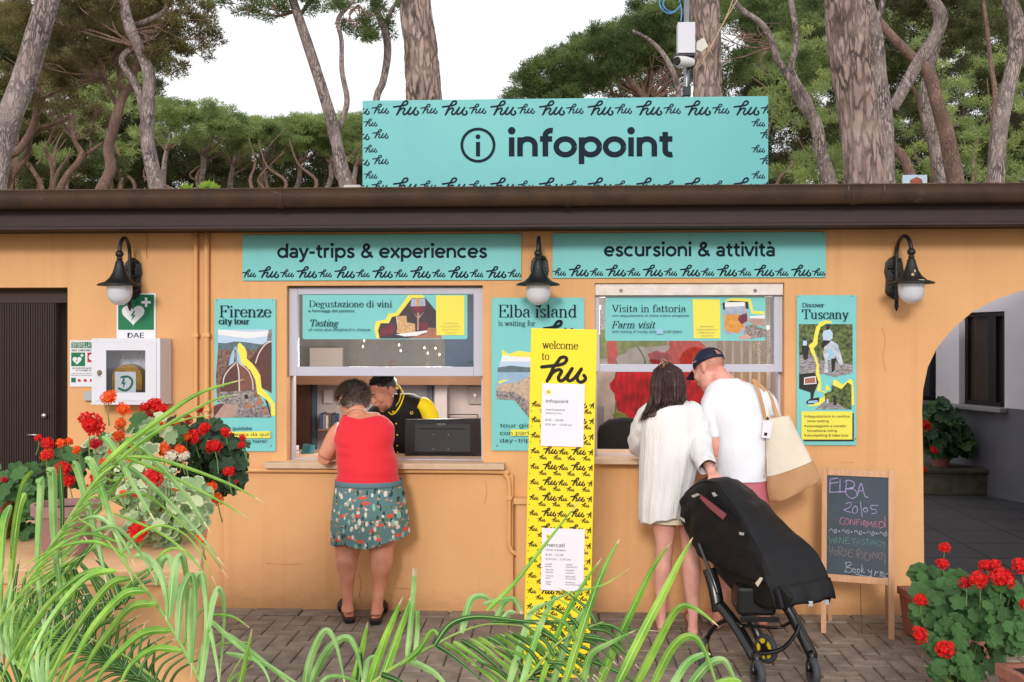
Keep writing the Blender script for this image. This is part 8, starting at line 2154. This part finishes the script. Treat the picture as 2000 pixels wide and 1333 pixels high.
# ================================================================== FOREGROUND PALMS
M_palm = mat('palm_leaflet', (168,214,84), .34, var=1.0, scale=13, rgb2=(92,156,50), translucent=.3, spec=.6, stretch=(1,1,1), objvar=.28, bump=.06, bscale=40)
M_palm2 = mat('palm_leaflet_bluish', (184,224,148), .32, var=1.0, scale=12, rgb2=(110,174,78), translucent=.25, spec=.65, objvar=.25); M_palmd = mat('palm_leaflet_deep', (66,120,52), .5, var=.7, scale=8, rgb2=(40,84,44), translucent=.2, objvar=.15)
M_midrib = mat('leaf_midrib', (184,214,122), .4, spec=.6, translucent=.2); M_dry = mat('dry_leaf_tip', (212,196,158), .7); M_rach = mat('palm_rachis', (140,176,84), .5, var=.5, scale=10, rgb2=(176,186,96))
def leaflet(parent, pts, w, y0, y1, m, dry=True, cut=False):
    w = w*1.08
    """pts px polyline base->tip; width px; V-shaped blade with a midrib"""
    cc = catmull([(a, b, 0) for a, b in pts], 8 if len(pts) < 4 else 6); n = len(cc); mb = MB(); V = []; 
    W3 = []
    for i, p in enumerate(cc):
        t = i/(n-1); y = y0 + (y1-y0)*t + .02*sin(3*t); W3.append(P(p.x, p.y, y))
    tw = random.uniform(-.3, .3)
    for i in range(n):
        t = i/(n-1); T = (W3[min(i+1,n-1)]-W3[max(i-1,0)]).normalized(); view = (CAM - W3[i]).normalized()
        ax_ = T.cross(view).normalized(); d = (W3[i]-CAM).dot(FW)
        ang = tw + .25*sin(2.2*t); s = ax_*cos(ang) + view*sin(ang)*.9; s.normalize(); nn = s.cross(T).normalized()
        prof = (min(1, .45+t*4)) * (1 if cut else (1-t**2.6)**.8) * (1-.15*t); ww = max(w*prof, .5)*d/FPX/2
        V += [W3[i]-s*ww - nn*ww*.75, W3[i]-s*ww*.10, W3[i]+s*ww*.10, W3[i]+s*ww - nn*ww*.75]
    F = []; mi = []
    for i in range(n-1):
        a = 4*i; q_ = 1 if (dry and i > n-4) else 0
        F += [(a, a+1, a+5, a+4), (a+1, a+2, a+6, a+5), (a+2, a+3, a+7, a+6)]; mi += [q_, 1 if q_ else 2, q_]
    mb.v = [tuple(v) for v in V]; mb.f = F; mb.mi = mi
    return mb.build('leaflet', [m, M_dry, M_midrib], parent, smooth=True, angle=25)
def frond(parent, rach, y0, y1, w0=7, w1=2):
    cc = catmull([(a, b, 0) for a, b in rach], 6); n = len(cc); pts = [P(p.x, p.y, y0+(y1-y0)*i/(n-1)) for i, p in enumerate(cc)]
    m_ = MB(); m_.tube(pts, [(w0+(w1-w0)*i/(n-1))*px(y0)/2 for i in range(n)], 8); return m_.build('frond', M_rach, parent, smooth=True)
def cA(q): return [(a/2.818, 860+b/2.818) for a, b in q]
def cB(q): return [(440+a/2.818, 860+b/2.818) for a, b in q]
def cC(q): return [(980+a/2.817, 860+b/2.817) for a, b in q]
PL = thing('areca_palm', 'arching feathery palm fronds filling the lower left foreground', 'palm', (P(150,1333,-4.5).x, -4.4, 0))
PC = thing('areca_palm', 'spiky green palm fronds rising from the bottom centre in front of the pavement', 'palm', (P(1000,1333,-4.7).x, -4.7, 0))
rp = random.Random(5)
def jy(y): return y + rp.uniform(-.12, .12)
# left frond 2: long drooping blades
f2 = frond(PL, cA([(-60,1250),(120,900),(330,520),(520,220),(760,-20)]), -4.5, -4.3, 9, 4)
for q, w, m in (([(400,130),(430,160),(500,400),(560,640),(600,850)],15,M_palm2), ([(470,110),(510,130),(580,330),(650,540),(735,790)],15,M_palm2), ([(270,175),(290,200),(300,500),(330,800),(360,1010)],17,M_palm2), ([(215,235),(230,260),(212,700),(245,1080)],15,M_palm2),
                ([(140,290),(100,400),(60,800),(55,1220)],15,M_palm), ([(60,355),(20,500),(5,900),(0,1250)],16,M_palm), ([(560,-20),(620,40),(730,240),(860,460)],13,M_palm2), ([(690,-10),(800,60),(1000,270),(1165,515)],13,M_palm2), ([(700,90),(900,110),(1240,230),(1455,345)],8,M_palm), ([(640,80),(860,160),(1180,320),(1375,435)],7,M_palm),
                ([(640,100),(820,230),(1070,480),(1235,695)],10,M_palm2), ([(600,330),(800,300),(1100,560),(1255,760)],6,M_palm), ([(620,400),(900,520),(1100,700),(1190,880)],5,M_palm), ([(540,170),(700,20),(900,-130),(1100,-260),(1345,-335)],12,M_palm), ([(560,190),(760,20),(960,-110),(1170,-220),(1320,-255)],9,M_palm), ([(640,60),(800,-40),(1000,-110),(1170,-140)],6,M_palm),
                ([(180,170),(120,260),(70,520),(60,700)],9,M_palm), ([(330,140),(345,420),(330,700)],9,M_palmd)):
    leaflet(f2, cA(q), w, jy(-4.45), jy(-4.5), m)
for k in range(22):     # the fine comb of edge-on leaflets along the rachis
    t = k/21; bx_ = 150+480*t; by = 860-720*t
    leaflet(f2, cA([(bx_, by), (bx_+70, by-50+60*t), (bx_+190+30*rp.random(), by-190+40*rp.random())]), 4.5, jy(-4.4), jy(-4.3), M_palm)
    leaflet(f2, cA([(bx_, by), (bx_-90, by+70), (bx_-230-40*rp.random(), by+260+50*rp.random())]), 5.0, jy(-4.5), jy(-4.6), M_palm)
# left frond 1
f1 = frond(PL, cA([(1140,1400),(1010,1150),(860,900),(720,720),(560,520),(430,430)]), -4.75, -4.6, 9, 3)
for q, w, m in (([(740,640),(800,640),(880,720),(920,880),(915,1000)],15,M_palm2), ([(860,800),(890,670),(935,660),(975,840),(975,1080)],14,M_palm2), ([(930,980),(960,700),(1010,645),(1035,850),(1015,1200)],16,M_palm2), ([(980,1100),(1000,850),(1055,745),(1075,950),(1050,1333)],15,M_palm2), ([(1040,1230),(1060,850),(1110,735),(1140,950),(1110,1380)],16,M_palm2), ([(1100,1380),(1150,950),(1205,815),(1238,950),(1205,1380)],14,M_palm2),
                ([(1080,1300),(1130,1100),(1160,1050),(1200,1250),(1210,1400)],11,M_palm2),
                ([(720,760),(600,800),(430,1020),(330,1200),(230,1400)],14,M_palm), ([(800,830),(680,850),(520,1020),(420,1190),(320,1400)],15,M_palm), ([(860,900),(720,920),(600,1060),(500,1200),(420,1400)],15,M_palm), ([(940,1050),(800,1060),(680,1150),(560,1280),(500,1400)],15,M_palm), ([(1000,1160),(850,1150),(720,1240),(640,1400)],13,M_palm), ([(640,720),(480,760),(300,960),(170,1200),(100,1400)],13,M_palm),
                ([(560,700),(420,760),(240,930),(60,1200),(-20,1400)],11,M_palm), ([(700,640),(520,560),(300,600),(90,720)],7,M_palm), ([(640,560),(460,520),(250,640),(60,840)],7,M_palm), ([(800,760),(900,620),(1000,600),(1100,680)],7,M_palm),
                ([(520,500),(640,480),(760,600),(860,780)],8,M_palm2), ([(450,440),(560,430),(680,560),(740,690)],8,M_palm2), ([(1000,1150),(1100,950),(1170,900),(1180,800)],4,M_palm), ([(660,640),(760,520),(900,470),(1060,560),(1200,820)],6,M_palm)):
    leaflet(f1, cA(q), w, jy(-4.75), jy(-4.8), m)
# frond behind, its shade painted in with the darker leaflet colour
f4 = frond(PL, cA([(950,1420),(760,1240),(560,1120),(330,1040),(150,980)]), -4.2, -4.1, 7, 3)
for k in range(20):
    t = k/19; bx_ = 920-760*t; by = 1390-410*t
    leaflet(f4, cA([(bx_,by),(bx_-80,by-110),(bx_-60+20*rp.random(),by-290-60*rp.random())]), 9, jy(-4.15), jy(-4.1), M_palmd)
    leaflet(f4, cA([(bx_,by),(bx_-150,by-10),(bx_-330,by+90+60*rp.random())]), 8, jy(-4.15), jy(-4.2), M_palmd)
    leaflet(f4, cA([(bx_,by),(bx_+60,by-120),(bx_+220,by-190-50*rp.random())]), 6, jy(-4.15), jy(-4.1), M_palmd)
f5 = frond(PL, cA([(300,1450),(180,1300),(40,1180),(-60,1120)]), -4.6, -4.5, 7, 3)
for k in range(12):
    t = k/11; bx_ = 280-320*t; by = 1420-290*t
    leaflet(f5, cA([(bx_,by),(bx_+70,by-160),(bx_+210+40*rp.random(),by-330-60*rp.random())]), 8, jy(-4.5), jy(-4.5), M_palm)
    leaflet(f5, cA([(bx_,by),(bx_-20,by-180),(bx_+10+40*rp.random(),by-420-60*rp.random())]), 8, jy(-4.6), jy(-4.5), M_palm2)
# pale spikes between the palms, lower left of the pavement
f6 = frond(PL, cA([(1200,1450),(1270,1300),(1330,1200)]), -4.7, -4.7, 5, 3)
for q, w, m in (([(1300,1400),(1340,1250),(1388,1035)],11,M_palm), ([(1150,980),(1280,1100),(1450,1250),(1500,1400)],9,M_palm2), ([(1240,1060),(1400,1180),(1560,1310),(1640,1400)],9,M_palm2), ([(1170,960),(1280,970),(1375,1033)],5,M_palm), ([(1240,1170),(1420,1210),(1560,1290),(1700,1380)],9,M_palm2), ([(1230,1380),(1290,1300),(1400,1240)],5,M_palm), ([(1180,1130),(1300,1110),(1390,1120)],3,M_palm)):
    leaflet(f6, cA(q), w, jy(-4.7), jy(-4.7), m)
# centre palm
fc1 = frond(PC, cB([(620,1500),(760,1380),(930,1250),(1150,1130),(1300,1055),(1480,1012),(1750,1040)]), -4.8, -4.5, 9, 3)
for q, w, m in (([(430,1420),(460,1220),(540,1050),(610,1110),(670,1400)],15,M_palm2), ([(440,1400),(560,1160),(665,1085),(725,1160),(765,1380)],15,M_palm2), ([(680,1420),(740,1180),(785,1000)],15,M_palm), ([(770,1420),(870,1120),(980,860)],17,M_palm), ([(830,1400),(940,1090),(1030,840)],18,M_palm),
                ([(760,1380),(780,1220),(840,1180)],12,M_palm2), ([(730,1420),(740,1250),(745,1160)],13,M_palmd), ([(480,1440),(560,1310),(700,1320),(780,1400)],10,M_palm2),
                ([(960,1240),(1060,1160),(1140,1050),(1190,1110)],12,M_palm), ([(1150,1130),(1240,1010),(1380,970),(1600,990),(1750,1010)],12,M_palmd), ([(1300,1060),(1350,880),(1440,865),(1495,960)],14,M_palm2), ([(1480,1010),(1540,890),(1600,880),(1640,960)],11,M_palm2), ([(1520,1000),(1560,950),(1600,950)],11,M_palm2), ([(1440,940),(1580,800),(1747,590),(1960,320)],9,M_palm),
                ([(860,1290),(960,1330),(1060,1420)],11,M_palmd), ([(1000,1210),(1150,1280),(1250,1400)],12,M_palm2)):
    leaflet(fc1, cB(q), w, jy(-4.7), jy(-4.7), m)
o = leaflet(fc1, cB([(1000,1200),(1025,950),(1042,708)]), 10, -4.7, -4.7, M_palm2, dry=True, cut=True); leaflet(fc1, cB([(1030,1230),(1050,1090),(1055,940)]), 10, -4.7, -4.7, M_palm2, dry=False, cut=True)
for k in range(13):
    t = k/12; bx_ = 1160+560*t; by = 1125-100*t+20*t*t
    leaflet(fc1, cB([(bx_,by),(bx_+110,by+70),(bx_+300+60*rp.random(),by+250+60*rp.random())]), 9, jy(-4.7), jy(-4.7), M_palmd if k % 3 == 0 else M_palm)
# right fan of blades
fc2 = frond(PC, cC([(-60,1500),(120,1333),(330,1100),(560,1000)]), -4.85, -4.7, 8, 3)
for q, w, m in (([(500,1420),(600,1180),(720,920),(830,700),(935,560)],16,M_palm), ([(600,1420),(760,1090),(900,820),(980,660),(1052,533)],17,M_palm), ([(330,1400),(430,1080),(520,810),(590,650),(650,543)],15,M_palm), ([(700,1420),(850,1120),(960,930),(1060,920),(1195,1025)],16,M_palm), ([(800,1420),(930,1150),(1040,1075),(1120,1160),(1200,1400)],16,M_palm), ([(900,1420),(1010,1230),(1110,1175),(1150,1180)],15,M_palm2),
                ([(990,1420),(1120,1250),(1210,1210),(1260,1270),(1310,1400)],16,M_palm2), ([(440,1400),(480,1190),(600,1110),(740,1045)],13,M_palm2), ([(190,1400),(320,1020),(440,800),(550,648)],12,M_palm), ([(430,830),(570,790),(705,703)],4,M_palm), ([(140,960),(300,870),(470,810)],6,M_palm2), ([(90,1400),(200,1040),(280,880),(300,860)],13,M_palm2), ([(20,1400),(120,1060),(170,930),(280,890)],14,M_palm2),
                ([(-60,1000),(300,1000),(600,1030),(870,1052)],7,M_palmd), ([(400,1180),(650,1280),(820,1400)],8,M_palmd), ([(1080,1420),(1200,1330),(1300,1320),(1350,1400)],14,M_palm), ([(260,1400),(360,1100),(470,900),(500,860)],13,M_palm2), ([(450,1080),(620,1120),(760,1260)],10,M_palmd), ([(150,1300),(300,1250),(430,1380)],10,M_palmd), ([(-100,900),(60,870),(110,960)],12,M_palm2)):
    leaflet(fc2, cC(q), w, jy(-4.75), jy(-4.75), m)
for k in range(14):
    t = k/13; bx_ = 20+500*t; by = 1400-390*t
    leaflet(fc2, cC([(bx_,by),(bx_-60,by-90),(bx_-190-40*rp.random(),by-150-60*rp.random())]), 8, jy(-4.75), jy(-4.75), M_palmd if k % 2 else M_palm)
    leaflet(fc2, cC([(bx_,by),(bx_+110,by+20),(bx_+230,by+140)]), 8, jy(-4.75), jy(-4.75), M_palmd)

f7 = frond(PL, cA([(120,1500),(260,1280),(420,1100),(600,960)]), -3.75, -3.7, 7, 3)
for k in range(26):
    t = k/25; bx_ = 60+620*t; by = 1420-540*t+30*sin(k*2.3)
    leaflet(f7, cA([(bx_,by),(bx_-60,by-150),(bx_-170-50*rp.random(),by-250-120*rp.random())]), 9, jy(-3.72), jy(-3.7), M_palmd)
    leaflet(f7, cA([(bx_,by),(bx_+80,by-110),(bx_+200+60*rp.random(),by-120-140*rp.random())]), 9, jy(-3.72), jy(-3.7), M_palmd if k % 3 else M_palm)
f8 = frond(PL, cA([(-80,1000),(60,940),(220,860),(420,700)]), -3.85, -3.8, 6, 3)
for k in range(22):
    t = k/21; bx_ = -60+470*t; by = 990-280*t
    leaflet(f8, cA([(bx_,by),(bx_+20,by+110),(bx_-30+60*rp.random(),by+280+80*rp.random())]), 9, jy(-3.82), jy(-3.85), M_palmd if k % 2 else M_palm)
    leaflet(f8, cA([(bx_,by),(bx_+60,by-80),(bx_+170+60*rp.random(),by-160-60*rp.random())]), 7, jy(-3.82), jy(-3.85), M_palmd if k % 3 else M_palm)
